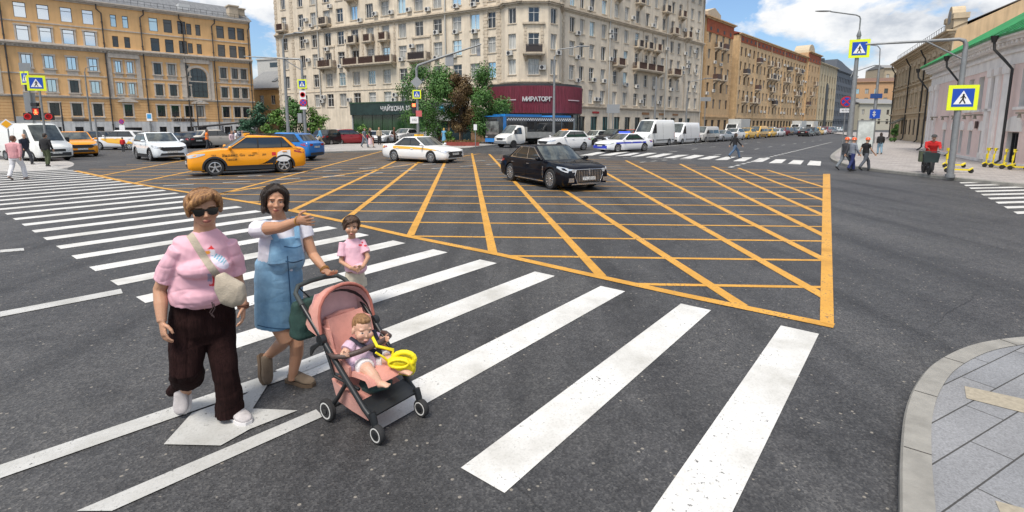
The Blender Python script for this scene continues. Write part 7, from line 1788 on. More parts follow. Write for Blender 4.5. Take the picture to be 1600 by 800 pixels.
# ---------------------------------------------------------------- woman in pink
Y = 3.62; F1 = R(40); S1, N1 = side_of(F1)
w1 = base_thing('woman in pink t-shirt, sunglasses and wide brown trousers with a crossbody bag', gp(330, 655))
pel, wai, che, nek = at(318, 505, 3.66), at(316, 455, 3.63), at(316, 402, 3.61), at(320, 357, 3.60)
hd = at(319, 325, 3.575); T1 = headT(hd, R(36), R(6), R(-3), (1.12, 1.04, 1.0)); s1_ = 1.05
sR, sL = nek - S1*.165 + V((0, 0, -.13)), nek + S1*.135 + V((0, 0, -.13))
eR, wR = at(250, 452, 3.50), at(253, 503, 3.40); eL, wL_ = at(371, 440, 3.78), at(380, 478, 3.66)
hipR, hipL = pel - S1*.1 + V((0, 0, -.04)), pel + S1*.1 + V((0, 0, -.04))
kR, aR, tR = at(292, 575, 3.50), at(290, 610, 3.70), gp(287, 650)+V((0, 0, .012))
kL, aL, tL = at(352, 578, 3.60), at(363, 646, 3.62), gp(386, 664)
mb = MB(); head_prims(mb, T1, s1_*1.02, .25)
tubeE(mb, [(nek - V((0, 0, .07)), .085, .075), (nek + V((0, 0, .0)), .07, .068), (hd - V((0, 0, .06)) - N1*.015, .066, .066)], S1, 14)
E_ = mb.ell(T1 @ V((0, -.045, -.088)), (.05, .045, .028), 12, 8)
tubeE(mb, [(pel, .16, .12), (wai, .17, .13), (che, .16, .12), (nek - V((0, 0, .06)), .12, .07)], S1)
for sh, e, w_, sg in ((sR, eR, wR, -1), (sL, eL, wL_, 1)):
    mb.tube([sh, sh*.5+e*.5, e, e*.55+w_*.45, w_], [.045, .05, .044, .043, .03], 12)
hand(mb, wR, at(259, 540, 3.36)-wR, at(290, 515, 3.2)-wR, 1.0, .55, -1); hand(mb, wL_, at(380, 510, 3.6)-wL_, N1*1 - S1*.3, .95, .6, 1)
for h, k, a in ((hipR, kR, aR), (hipL, kL, aL)): mb.tube([h, k, a, a-V((0, 0, .03))], [.09, .06, .04, .04], 10)
me = fuse(mb, .0052, [M_skin], 'body', 2)
paintv(me, face_paint(T1, s1_*1.02, (.47, .26, .165), lip=(.36, .13, .1), brow=(.14, .08, .04), cheek=.12)); put_mesh('body', me, w1)
cl = MB()
tubeE(cl, [(wai*.8+pel*.2, .212, .178), (wai, .213, .178), (wai*.5+che*.5, .2, .168), (che, .192, .158), (che*.45+nek*.55, .182, .13), (nek - V((0, 0, .075)), .155, .10), (nek - V((0, 0, .035)), .105, .08), (nek - V((0, 0, .004)), .074, .072)], S1, 24)
cl.ell(che + N1*.085 + V((0, 0, -.05)), (.165, .12, .085), T=M.Rotation(F1, 4, 'Z')); cl.ell(wai + N1*.07, (.16, .13, .11), T=M.Rotation(F1, 4, 'Z'))
for sh, e in ((sR, eR), (sL, eL)): 
    d = (e-sh); cl.tube([sh - d*.06 + V((0, 0, .0)), sh + d*.3, sh + d*.75], [.062, .075, .08], 14)
shm = fuse(cl, .0055, [colmat('pink_tshirt_cloth')], 'tshirt', 9, lambda p: .009*MN.noise(V((p.x*6+3, p.y*6, p.z*11+p.x*7))) + .004*MN.noise(V((p.x*15, p.y*15, p.z*20+2+p.x*14))) + ridge(p, (4, 4, 11), .004, 3) + ridge(p, (9, 9, 3), .0025, 8))
def poly_in(q, P):
    x, y = q; r = False
    for i in range(len(P)):
        (a, b), (c, d) = P[i-1], P[i]
        if (b > y) != (d > y) and x < (c-a)*(y-b)/(d-b)+a: r = not r
    return r
def print1(p, n):
    base = np.array((.70, .40, .47)); 
    if n.dot(CAMP-p) < 0: return base
    x, y = px(p)
    if not (320 < x < 360 and 380 < y < 452): return base
    if poly_in((x, y), [(324, 389.5), (330, 383.5), (336, 389.5)]): return np.array((.65, .03, .03))
    if ((x-324.5)/4.5)**2 + ((y-394.5)/2.6)**2 < 1: return np.array((.75, .3, .04))
    if ((x-332)/5)**2 + ((y-394)/5)**2 < 1: return np.array((.75, .7, .74))
    u = (x-343)*.8 + (y-408)*.6; v = -(x-343)*.6 + (y-408)*.8
    if (u/17)**2 + (v/9)**2 < 1:
        return np.array((.16, .42, .52)) if (v < 1 and int(u/2.2+40) % 2 and u < 8) else np.array((.68, .62, .72))
    if 332 < x < 335 and 424 < y < 446 or 337.5 < x < 340 and 420 < y < 444 or (327 < x < 338 and 444 < y < 447): return np.array((.65, .04, .04))
    if 324.5 < x < 331 and 428 < y < 440: return np.array((.32, .3, .42))
    return base
paintv(shm, print1); bv1 = BVHTree.FromPolygons([v.co for v in shm.vertices], [p.vertices for p in shm.polygons]); put_mesh('tshirt', shm, w1)
tr = MB()
tubeE(tr, [(pel + V((0, 0, .2)), .2, .165), (pel + V((0, 0, .13)), .21, .17), (pel + V((0, 0, .05)), .225, .175), (pel - V((0, 0, .04)), .225, .17), (pel - V((0, 0, .12)), .19, .14)], S1, 22)
tr.tube([hipR, hipR*.5+kR*.5, kR, at(293, 588, 3.62)], [.128, .118, .11, .118], 16)
tr.tube([at(296, 586, 3.64), at(269, 612, 3.74)], [.085, .05], 12)
tr.tube([hipL, hipL*.5+kL*.5, kL, kL*.5+aL*.5, aL + V((-.02, 0, -.005))], [.122, .104, .09, .09, .099], 16)
M_cord = mat('brown_corduroy', (.022, .0095, .009), .95, var=.35, vs=5, bump=.5, bs=9, stretch=(30, 30, 1.2), spec=.12)
put_mesh('trousers', fuse(tr, .006, [M_cord], 'trousers', 4, lambda p: .013*MN.noise(V((p.x*9, p.y*9, p.z*2.4))) + .008*MN.noise(V((p.x*6+p.z*6, p.y*5+4, p.z*12))) + ridge(p, (11, 11, 1.5), .008, 1) + ridge(p, (3, 3, 9), .0035, 5)), w1)
dc = MB()
for q in ((331, 476), (334, 478)):
    h = [at(q[0]+dx, q[1]-4+dy, 3.44) for dx, dy in ((0, 0), (2, 8), (-3, 16), (1, 22))]; dc.tube(h, .004, 5)
put_mesh('drawstring', dc.mesh('drawstring', [cloth('dark_cord', (.05, .03, .03))], 60), w1)
M_snk = mat('grey_sneaker_knit', (.50, .47, .47), .8, var=.12, vs=20, bump=.4, bs=260); M_sole = mat('white_sole', (.68, .66, .66), .6, var=.06)
for hl, to, up_ in ((gp(352, 655)+V((0, .06, .004)), gp(388, 665)+V((0, 0, .004)), V((0, 0, 1))), (at(291, 604, 3.76), at(286, 646, 3.655), V((.1, -1, .4)))):
    sb = MB(); shoe(sb, hl + up_.normalized()*.02, to + up_.normalized()*.02, 1.05, .082, .046, up_); so_ = put_mesh('sneaker', fuse(sb, .006, [M_snk], 'sneaker', 3), w1)
    sb = MB(); sole(sb, hl, to, 1.05, .048, up_, .03); q = sb.mesh('sole', [M_sole], 50); q.transform(M.Translation(-w1.location)); link('sole', q, so_)
hb = MB(); E = lambda c, r: hb.ell(T1 @ V(c), r, 16, 10, T1.to_3x3().to_4x4())
E((0, .03, .06), (.092, .104, .082)); E((0, -.02, .098), (.082, .085, .044)); E((0, .07, .0), (.085, .065, .085)); E((-.08, .015, .03), (.03, .07, .07)); E((.08, .015, .03), (.03, .07, .07)); E((-.088, -.01, -.0), (.018, .04, .055)); E((.088, .02, -.005), (.018, .04, .05))
hb.tube([T1 @ V(p) for p in ((.05, -.075, .105), (-.01, -.1, .092), (-.06, -.08, .06), (-.086, -.045, .02))], [.03, .034, .028, .018], 10); hb.tube([T1 @ V(p) for p in ((.05, -.07, .1), (.075, -.055, .07), (.086, -.03, .03))], [.03, .026, .015], 10)
def hairmat(name, a, b):
    m = mat(name, a, .42, spec=.4, var=.0, bump=.6, bs=40, stretch=(4, 4, .7)); t = m.node_tree; bs_ = t.nodes['Principled BSDF']
    tcn = N(t, 'ShaderNodeTexCoord'); mp__ = N(t, 'ShaderNodeMapping'); mp__.inputs['Scale'].default_value = (60, 60, 9); t.links.new(tcn.outputs['Object'], mp__.inputs[0])
    n = N(t, 'ShaderNodeTexNoise', i_Scale=1.0, i_Detail=4.0, i_Roughness=.6, i_Distortion=.6); t.links.new(mp__.outputs[0], n.inputs[0]); t.links.new(ramp(t, n.outputs[0], [(.36, a), (.66, b)]), bs_.inputs['Base Color']); return m
put_mesh('hair', hair_mesh(hb, .0055, .0022, 50, [hairmat('blond_brown_hair', (.13, .055, .02), (.45, .235, .09))]), w1)
put_mesh('hair_strands', strands(T1, 170, (.096, .106, .112), (60, 108), 1, 62).mesh('hair_strands', [MATS['blond_brown_hair']], 60), w1)
sg = MB(); sg.T = T1
for x in (-1, 1):
    sg.prism([(x*.006, .018), (x*.066, .022), (x*.068, .006), (x*.06, -.024), (x*.036, -.03), (x*.014, -.022)], -.106, -.092); sg.tube([(x*.066, -.098, .014), (x*.08, -.05, .012), (x*.082, .02, .008)], .005, 6)
sg.box(-.012, .012, -.108, -.098, .006, .016); glas = mat('sunglasses_black', (.006, .006, .007), .08, spec=.8)
put_mesh('sunglasses', sg.mesh('sunglasses', [glas], 30), w1)
br_ = MB()
for k in range(3): br_.lathe([(.034, -.006), (.041, 0), (.034, .006), (.03, 0)], 14, M.Translation(wL_ + V((0, 0, .012*k-.01))))
put_mesh('bracelet', br_.mesh('bracelet', [BRN], 60), w1)
# crossbody bag
bg_ = thing('crossbody_bag', 'beige crossbody bag hanging from the shoulder of the woman in pink', 'bag', V((0, 0, 0)))
c = surf(bv1, 352, 450, .0) or at(355, 452, 3.42); c = at(361, 455, (c.y)-.06); bg_.location = c
M_bag = mat('beige_canvas', (.42, .36, .28), .8, var=.12, vs=9, bump=.35, bs=120)
bb = MB(); a, b = at(344, 428, c.y+.01), at(382, 468, c.y+.02); dg_ = (b-a).normalized()
bb.tube([a, a*.72+b*.28+V((-.01, 0, -.02)), a*.4+b*.6+V((-.02, 0, -.025)), a*.15+b*.85 + V((-.015, 0, -.01)), b], [(.03, .025), (.075, .05), (.098, .055), (.082, .05), (.035, .03)], 16, side=V((-dg_.z, 0, dg_.x)))
put_mesh('pouch', fuse(bb, .006, [M_bag], 'pouch', 4, lambda p: .005*MN.noise(V((p.x*11, p.y*10, p.z*11))) + .002*MN.noise(V((p.x*30, p.y*20, p.z*10)))), bg_)
ribbon_on(bv1, [(292, 360), (300, 372), (315, 396), (330, 418), (347, 440)], 12, .006, .006, M_bag, 'strap', bg_)
# ---------------------------------------------------------------- woman in denim
F2 = R(42); S2, N2 = side_of(F2)
w2 = base_thing('woman in blue denim pinafore dress pointing right with one arm over the pushchair', gp(455, 604))
pel, wai, che, nek = at(436, 468, 4.16), at(436, 432, 4.15), at(441, 385, 4.14), at(436, 340, 4.12)
hd = at(430, 313, 4.08); T2 = headT(hd, R(30), R(4), R(4)); s2_ = .97
sR, sL = nek - S2*.165 + V((0, 0, -.07)), nek + S2*.165 + V((0, 0, -.075))
eR, wR, tR_ = at(440, 355, 3.86), at(466, 345, 3.74), at(496, 345, 3.64); eL, wL_ = at(489, 398, 4.2), at(508, 422, 4.06)
hR, kR, aR = pel - S2*.09, at(447, 532, 4.08), at(418, 557, 4.27); hL, kL, aL = pel + S2*.09, at(464, 540, 4.14), at(457, 588, 4.15)
mb = MB(); head_prims(mb, T2, s2_)
tubeE(mb, [(nek - V((0, 0, .06)), .07, .06), (nek + V((0, 0, .01)), .053, .052), (hd - V((0, 0, .06)) - N2*.012, .05, .053)], S2, 14)
tubeE(mb, [(pel, .15, .11), (wai, .14, .11), (che, .14, .1), (nek - V((0, 0, .05)), .11, .065)], S2)
mb.tube([sR, sR*.5+eR*.5, eR, eR*.6+wR*.4, wR], [.056, .053, .042, .04, .028], 12); mb.tube([sL, sL*.5+eL*.5, eL, eL*.6+wL_*.4, wL_], [.054, .047, .04, .038, .027], 12)
hand(mb, wR, tR_-wR, V((.1, -.4, 1)), .98, .1, -1, .25, [.05, .12, .2, .28]); hand(mb, wL_, at(522, 432, 3.98)-wL_, N2*.5 - S2*.8, .95, 1.0, -1)
mb.tube([hR, kR, kR*.72+aR*.28 + V((-.01, .03, -.005)), aR, aR + (aR-kR).normalized()*.04], [.085, .058, .058, .036, .038], 14); mb.tube([hL, kL, kL*.7+aL*.3 + V((0, .02, 0)), aL, aL-V((0, 0, .03))], [.085, .056, .055, .036, .038], 14)
me = fuse(mb, .0052, [M_skin], 'body', 2); paintv(me, face_paint(T2, s2_, (.46, .245, .15), lip=(.38, .13, .1), brow=(.03, .018, .012), open_=.75)); put_mesh('body', me, w2)
cl = MB()
tubeE(cl, [(wai + V((0, 0, .06)), .165, .135), (che - V((0, 0, .03)), .185, .15), (che + V((0, 0, .06)), .18, .13), (nek - V((0, 0, .055)), .13, .085), (nek - V((0, 0, .012)), .08, .07)], S2, 20)
cl.ell(che + N2*.04 - V((0, 0, .03)), (.12, .06, .06), T=M.Rotation(F2, 4, 'Z'))
for sh, e in ((sR, eR), (sL, eL)): d = e-sh; cl.tube([sh - d*.03, sh + d*.28, sh + d*.45], [.073, .07, .066], 14)
M_wt = mat('white_tshirt_cloth', (.70, .68, .74), .85, var=.05, vs=10, bump=.2, bs=200)
put_mesh('tshirt', fuse(cl, .0055, [M_wt], 'tshirt', 4, lambda p: .005*MN.noise(V((p.x*9, p.y*9, p.z*12))) + ridge(p, (8, 8, 14), .002, 2)), w2)
ds = MB()
hem = at(435, 506, 4.16)
tubeE(ds, [(hem, .182, .168), (hem*.6+pel*.4, .186, .168), (pel, .19, .168), (wai, .188, .16), (wai + V((0, 0, .10)), .18, .15), (che - V((0, 0, .07)), .168, .148), (che - V((0, 0, .03)), .155, .135)], S2, 26)
tubeE(ds, [(che - V((0, 0, .1)) + N2*.10 + S2*.0, .15, .085), (che + N2*.10, .13, .085), (che + V((0, 0, .085)) + N2*.085, .115, .06)], S2, 18)
ds.ell(che + N2*.085 - V((0, 0, .07)), (.13, .09, .10), T=M.Rotation(F2, 4, 'Z'))
ds.ell(che + S2*.075 + N2*.07 - V((0, 0, .10)), (.075, .07, .10)); ds.ell(che - S2*.06 + N2*.07 - V((0, 0, .11)), (.08, .07, .09))
def denim(name, a, b):
    m = mat(name, a, .85, bump=.35, bs=320, sheen=.15); t = m.node_tree; bs_ = t.nodes['Principled BSDF']; tcn = N(t, 'ShaderNodeTexCoord')
    n = N(t, 'ShaderNodeTexNoise', i_Scale=5.5, i_Detail=7.0, i_Roughness=.7); t.links.new(tcn.outputs['Object'], n.inputs[0]); t.links.new(ramp(t, n.outputs[0], [(.34, a), (.68, b)]), bs_.inputs['Base Color']); return m
M_den = denim('washed_denim', (.11, .25, .41), (.24, .43, .60)); M_dens = mat('denim_seam', (.04, .11, .2), .9)
dm = fuse(ds, .0058, [M_den], 'dress', 7, lambda p: .007*MN.noise(V((p.x*8+1, p.y*8, p.z*2.2))) + .0045*MN.noise(V((p.x*9, p.y*9, p.z*11))) + ridge(p, (8, 8, 1.5), .004, 2) + ridge(p, (4, 4, 12), .002, 7))
bv2 = BVHTree.FromPolygons([v.co for v in dm.vertices], [p.vertices for p in dm.polygons]); dr_ = put_mesh('dress', dm, w2)
for k, pts in enumerate(([(449, 400), (452, 440), (455, 480), (457, 512)], [(444, 385), (460, 387), (473, 383)], [(446, 408), (460, 410), (473, 406)], [(402, 508), (420, 512), (445, 514), (466, 511)])):
    q = ribbon_on(bv2, pts, 1.6, .003, .003, M_dens, 'seam', None)
    if len(q.vertices): q.transform(M.Translation(-w2.location)); link('seam', q, dr_)
st_ = MB()
for q0, q1, yy in ((at(447, 372, 4.0), at(441, 358, 4.0), 0), (at(466, 362, 4.08), at(463, 350, 4.12), 0)): pass
for sg_ in (-1, 1):
    a = che + V((0, 0, .075)) + N2*.135 + S2*.075*sg_; b = nek - V((0, 0, .035)) + S2*.10*sg_ + N2*.075; c = nek - V((0, 0, .02)) + S2*.10*sg_ - N2*.0; d = che + S2*.08*sg_ - N2*.13 + V((0, 0, .05))
    st_.tube([a, b, c + V((0, 0, .012)), d], [(.022, .006)]*4, 10, side=S2)
put_mesh('straps', st_.mesh('straps', [M_den], 60), w2)
M_clog = mat('taupe_clog_suede', (.17, .125, .085), .9, var=.2, vs=12, bump=.3, bs=150); M_csole = mat('cork_sole', (.12, .08, .05), .85)
for hl, to, up_ in ((gp(447, 600)+V((0, .05, .004)), gp(488, 606)+V((0, .02, .004)), V((0, 0, 1))), (at(408, 556, 4.28), at(414, 600, 4.14), V((.95, -.45, .2)))):
    u_ = up_.normalized(); sb = MB(); shoe(sb, hl + (to-hl)*.1 + u_*.02, to + u_*.02, 1.0, .075, .05, up_); so_ = put_mesh('clog', fuse(sb, .006, [M_clog], 'clog', 3), w2)
    sb = MB(); sole(sb, hl, to, 1.0, .05, up_, .026); q = sb.mesh('sole', [M_csole], 50); q.transform(M.Translation(-w2.location)); link('sole', q, so_)
hb = MB(); E = lambda c, r: hb.ell(T2 @ V(c), r, 16, 10, T2.to_3x3().to_4x4())
E((0, .03, .055), (.09, .1, .075)); E((0, .018, .085), (.076, .08, .038)); E((0, .08, -.02), (.085, .055, .1)); E((-.082, .015, -.0), (.022, .055, .09)); E((.082, .015, -.0), (.022, .055, .09)); E((-.083, .0, -.07), (.022, .045, .04)); E((.083, .01, -.065), (.022, .045, .035)); E((0, .08, -.085), (.08, .045, .05))
hb.tube([T2 @ V(p) for p in ((.015, -.058, .108), (-.045, -.058, .088), (-.076, -.035, .04), (-.085, -.02, -.03))], [.018, .018, .018, .014], 10); hb.tube([T2 @ V(p) for p in ((.015, -.058, .108), (.055, -.052, .082), (.078, -.032, .035), (.086, -.018, -.03))], [.018, .017, .016, .013], 10)
put_mesh('hair', hair_mesh(hb, .0055, .0025, 50, [hairmat('dark_brown_hair', (.012, .008, .006), (.05, .032, .022))], 3), w2)
put_mesh('hair_strands', strands(T2, 190, (.093, .106, .102), (70, 92), 2, 48, .10).mesh('hair_strands', [MATS['dark_brown_hair']], 60), w2)
br_ = MB(); br_.lathe([(.03, -.005), (.036, 0), (.03, .005), (.027, 0)], 14, M.Translation(wR - (tR_-wR).normalized()*.0) @ (tR_-wR).to_track_quat('Z', 'Y').to_matrix().to_4x4())
for k in range(2): br_.lathe([(.03, -.005), (.036, 0), (.03, .005), (.027, 0)], 14, M.Translation(wL_ - (wL_-eL).normalized()*.014*k) @ (wL_-eL).to_track_quat('Z', 'Y').to_matrix().to_4x4())
put_mesh('bracelet', br_.mesh('bracelet', [mat('tan_bracelet', (.4, .2, .05), .5)], 60), w2)
# ---------------------------------------------------------------- girl
KY = .966; RS[0] = KY
F3 = R(26); S3, N3 = side_of(F3); YG = 5.8
g3 = base_thing('small girl in pink t-shirt and beige shorts standing behind the pushchair', gp(556, 485))
nek, che, wai, pel = at(550, 371, YG), at(552, 390, YG), at(555, 418, YG), at(555, 436, YG)
hd = at(549, 354, YG-.02); T3 = headT(hd, R(20), R(4), R(3)); s3_ = .97
sR, sL = nek - S3*.10 + V((0, 0, -.058)), nek + S3*.10 + V((0, 0, -.058))
eR, wR = at(533, 409, YG-.10), at(549, 419, YG-.2); eL, wL_ = at(575, 402, YG-.02), at(567, 417, YG-.17)
mb = MB(); head_prims(mb, T3, s3_, .7)
tubeE(mb, [(nek - V((0, 0, .05)), .05, .045), (nek, .042, .042), (hd - V((0, 0, .05)), .04, .044)], S3, 12)
tubeE(mb, [(pel, .09, .075), (wai, .09, .075), (che, .095, .07), (nek - V((0, 0, .04)), .07, .045)], S3)
for sh, e, w_ in ((sR, eR, wR), (sL, eL, wL_)): mb.tube([sh, e, w_], [.031, .028, .022], 10)
hand(mb, wR, S3*.8 - V((0, 0, .3)) + N3*.2, V((0, 0, 1)), .68, .7, 1); hand(mb, wL_, -S3*.8 - V((0, 0, .3)) + N3*.2, V((0, 0, 1)), .68, .7, -1)
gl = []
for sg_ in (-1, 1):
    h = pel + S3*.055*sg_; a = g3.location + S3*.065*sg_ + V((0, 0, .06)); a.z = .06; k = (h+a)/2 + N3*.02; gl.append((h, k, a)); mb.tube([h, k, k*.6+a*.4, a, a-V((0, 0, .03))], [.058, .042, .04, .027, .028], 10)
me = fuse(mb, .005, [M_skin], 'body', 2); paintv(me, face_paint(T3, s3_, (.47, .265, .17), lip=(.42, .15, .12), brow=(.04, .025, .015))); put_mesh('body', me, g3)
cl = MB(); tubeE(cl, [(wai - V((0, 0, .02)) + N3*.02, .115, .105), (wai + V((0, 0, .03)) + N3*.02, .125, .115), (che - V((0, 0, .03)), .118, .095), (che + V((0, 0, .04)), .118, .085), (nek - V((0, 0, .035)), .085, .055), (nek - V((0, 0, .01)), .052, .048)], S3, 18); cl.ell(wai + N3*.08 + V((0, 0, .015)) + S3*.02, (.1, .08, .07))
for sh, e in ((sR, eR), (sL, eL)): d = e-sh; cl.tube([sh-d*.05, sh+d*.4, sh+d*.7], [.046, .05, .055], 12)
gm_ = fuse(cl, .005, [colmat('girl_tshirt_cloth')], 'tshirt', 3, lambda p: .005*MN.noise(V((p.x*14, p.y*14, p.z*12))) + .003*MN.noise(V((p.x*30, p.y*30, p.z*22))))
def print3(p, n):
    x, y = px(p); b = np.array((.70, .42, .50))
    if n.dot(CAMP-p) > 0 and (((x-563)/3)**2+((y-383)/1.6)**2 < 1 or ((x-571)/2.5)**2+((y-384)/1.5)**2 < 1 or ((x-566)/1.5)**2+((y-379)/1.5)**2 < 1): return np.array((.6, .04, .06))
    return b
paintv(gm_, print3); put_mesh('tshirt', gm_, g3)
tr = MB(); tubeE(tr, [(pel + V((0, 0, .09)), .105, .09), (pel + V((0, 0, .02)), .118, .1), (pel - V((0, 0, .04)), .115, .095)], S3, 16)
for h, k, a in gl: tr.tube([h, h*.45+k*.55], [.075, .078], 12)
put_mesh('shorts', fuse(tr, .006, [mat('beige_shorts_cloth', (.55, .49, .385), .9, var=.1, vs=12, bump=.3, bs=150)], 'shorts', 2, lambda p: .005*MN.noise(V((p.x*18, p.y*18, p.z*10)))), g3)
for h, k, a in gl:
    sb = MB(); hl = V((a.x, a.y, .004)) - N3*.05; shoe(sb, hl, hl + N3*.17, .7, .08, .043); put_mesh('shoe', sb.mesh('shoe', [WHT], 60), g3)
hb = MB(); E = lambda c, r: hb.ell(T3 @ V(c), r, 14, 9, T3.to_3x3().to_4x4())
E((0, .03, .05), (.086, .096, .078)); E((0, -.01, .085), (.076, .08, .04)); E((0, .075, -.02), (.07, .05, .085)); E((-.078, .02, .01), (.018, .05, .06)); E((.078, .02, .01), (.018, .05, .06)); hb.tube([T3 @ V(p) for p in ((.02, -.085, .085), (-.035, -.08, .07), (-.07, -.05, .03), (-.078, -.03, -.03))], [.02, .02, .015, .009], 8)
put_mesh('hair', hair_mesh(hb, .0055, .0025, 50, [hairmat('brown_child_hair', (.03, .016, .009), (.1, .055, .03))], 5), g3)
put_mesh('hair_strands', strands(T3, 110, (.089, .1, .1), (70, 98), 3, 55, .03).mesh('hair_strands', [MATS['brown_child_hair']], 60), g3)
# ---------------------------------------------------------------- pushchair
KY = 1.0; RS[0] = 1.0; at = at0
ST = M.Translation((-1.18, 3.60, 0)) @ M.Rotation(R(-36.2), 4, 'Z')
sp_ = thing('pushchair', 'salmon pink pushchair with black frame and pink canopy carrying a baby', 'pushchair', ST.translation, R(-36.2))
M_frm = mat('black_frame', (.014, .016, .018), .4, spec=.5); M_sal = mat('salmon_fabric', (.62, .275, .22), .85, var=.1, vs=10, bump=.3, bs=160, sheen=.2); M_salp = mat('pale_pink_lining', (.62, .38, .37), .85, var=.1, vs=8, bump=.2, bs=120); M_grip = mat('foam_grip', (.035, .045, .045), .7); M_lea = mat('brown_bumper_bar', (.07, .045, .04), .5, bump=.2, bs=150)
fr = MB()
for s in (-1, 1):
    fr.tube([(-.36, s*.215, .86), (-.22, s*.225, .76), (-.03, s*.225, .60), (.2, s*.215, .38), (.38, s*.205, .21), (.45, s*.2, .16)], [.014, .016, .018, .02, .02, .022], 10)
    fr.tube([(.22, s*.213, .36), (.1, s*.212, .2), (0, s*.21, .085)], [.016, .016, .018], 10)
    fr.tube([(.45, s*.2, .2), (.475, s*.2, .14), (.49, s*.2, .075)], [.026, .024, .018], 8)
    fr.tube([(-.03, s*.225, .60), (.05, s*.2, .34), (.3, s*.18, .31)], .012, 8)
fr.tube([(0, -.21, .085), (0, .21, .085)], .012, 8); fr.tube([(.4, -.2, .2), (.4, .2, .2)], .012, 8); fr.build('frame', M_frm, sp_, 50)
mb = MB(); mb.tube([(-.27, -.222, .80), (-.36, -.215, .87), (-.40, -.17, .905), (-.41, -.06, .915), (-.41, .06, .915), (-.40, .17, .905), (-.36, .215, .87), (-.27, .222, .80)], .0175, 10); mb.build('handlebar', M_grip, sp_, 60)
for s in (-1, 1):
    mb = MB(); mb.lathe([(.038, -.02), (.042, 0), (.038, .02)], 14, M.Translation((-.03, s*.232, .60)) @ M.Rotation(PI/2, 4, 'X')); mb.build('hinge', M_frm, sp_, 50)
for x, y, r in ((0, -.235, .082), (0, .235, .082), (.5, -.2, .066), (.5, .2, .066)):
    T = M.Translation((x, y, r)) @ M.Rotation(PI/2, 4, 'X'); wl_ = link('wheel', None, sp_); wl_.empty_display_size = .05
    mb = MB(); mb.lathe([(r*.62, -.02), (r*.9, -.02), (r, -.012), (r, .012), (r*.9, .02), (r*.62, .02)], 26, T); mb.build('tyre', M_tyre, wl_, 40)
    mb = MB(); mb.lathe([(r*.74, -.0215), (r*.74, .0215), (r*.62, .0215), (r*.62, -.0215)], 26, T); mb.build('rim', mat('white_wheel_ring', (.6, .6, .58), .5), wl_, 40)
    mb = MB(); mb.lathe([(r*.61, -.012), (r*.61, .012), (.01, .018)], 20, T); mb.lathe([(.02, -.026), (.02, .026)], 12, T); mb.build('hub', M_frm, wl_, 40)
def sheet(mb, rows, th=.02):
    """padded panel from rows of points"""
    n = len(rows[0]); top = rows; vs = [V(p) for r in rows for p in r]; m = len(rows)
    nrm = []
    for i in range(m):
        for j in range(n):
            a = V(rows[min(i+1, m-1)][j]) - V(rows[max(i-1, 0)][j]); b = V(rows[i][min(j+1, n-1)]) - V(rows[i][max(j-1, 0)]); nrm.append(a.cross(b).normalized())
    low = [v - q*th for v, q in zip(vs, nrm)]; K = m*n; fs = []
    for i in range(m-1):
        for j in range(n-1): a = i*n+j; fs.append((a, a+1, a+n+1, a+n)); fs.append((a+K, a+n+K, a+n+1+K, a+1+K))
    ed_ = [i for i in range(n)] + [i*n+n-1 for i in range(1, m)] + [(m-1)*n+j for j in range(n-2, -1, -1)] + [i*n for i in range(m-2, 0, -1)]
    for a, b in zip(ed_, ed_[1:]+ed_[:1]): fs.append((a, a+K, b+K, b))
    mb.add(vs+low, fs)
prof = [(-.135, .69), (-.11, .64), (-.075, .56), (-.03, .46), (.02, .375), (.06, .345), (.14, .345), (.24, .36), (.32, .365), (.365, .35), (.38, .325)]
mb = MB(); rows = [[(x + .03*(abs(u)**3)*(1 if z > .36 else 0), u*.165, z + .012*abs(u)**3) for u in (-1, -.8, -.5, 0, .5, .8, 1)] for x, z in prof]; sheet(mb, rows, -.035); mb.build('seat', M_sal, sp_, 60)
mb = MB()
for s in (-1, 1): mb.prism([(-.13, .66), (-.02, .66), (.03, .5), (.2, .44), (.2, .37), (.02, .36)], s*.165, s*.185)
mb.build('side_panel', M_sal, sp_, 50)
mb = MB(); mb.rings([[(x, -.17, z0), (x, .17, z0), (x, .19, z1), (x, -.19, z1)] for x, z0, z1 in ((-.0, .20, .30), (.03, .13, .29), (.2, .11, .25), (.37, .10, .18), (.4, .13, .16))]); bk_ = mb.build('basket', M_sal, sp_, 40)
mb = MB(); mb.ell((.22, .02, .24), (.13, .12, .06), 12, 8); mb.build('basket_contents', mat('dark_green_cloth', (.03, .06, .055), .85, var=.5, vs=14), sp_, 60)
mb = MB(); mb.prism([(.33, .225), (.46, .165), (.465, .18), (.335, .245)], -.19, .19); mb.build('footrest', M_frm, sp_)
rib = lambda ang, r, n=13: [(-.03 + r*math.sin(PI*k/(n-1))**.55*math.cos(R(ang)), -.232*math.cos(PI*k/(n-1)), .60 + r*math.sin(PI*k/(n-1))**.55*math.sin(R(ang))) for k in range(n)]
mb = MB(); angs = (102, 108, 115, 122, 129, 136, 144, 152, 160, 168); sheet(mb, [rib(a, .335 + (.012 if i % 3 == 0 else 0)) for i, a in enumerate(angs)], .006); can = mb.build('canopy', M_sal, sp_, 60)
mb = MB(); sheet(mb, [rib(a, .316) for a in (104, 114, 124, 134, 146, 158)], .004); mb.build('lining', M_salp, can, 60)
mb = MB(); mb.tube(rib(101, .337), .011, 8); mb.build('trim', mat('dark_salmon_trim', (.36, .12, .09), .8), can, 60)
mb = MB(); sheet(mb, [[(-.15 - .012*u*u, u*.185, .60), (-.175 - .012*u*u, u*.195, .72), (-.2, u*.19, .80), (-.215, u*.15, .87)] for u in (-1, -.5, 0, .5, 1)], .006); mb.build('back_flap', M_salp, can, 60)
mb = MB(); sheet(mb, [rib(a, .309) for a in (121, 129)], .003); mb.build('mesh_window', M_frm, can, 60)
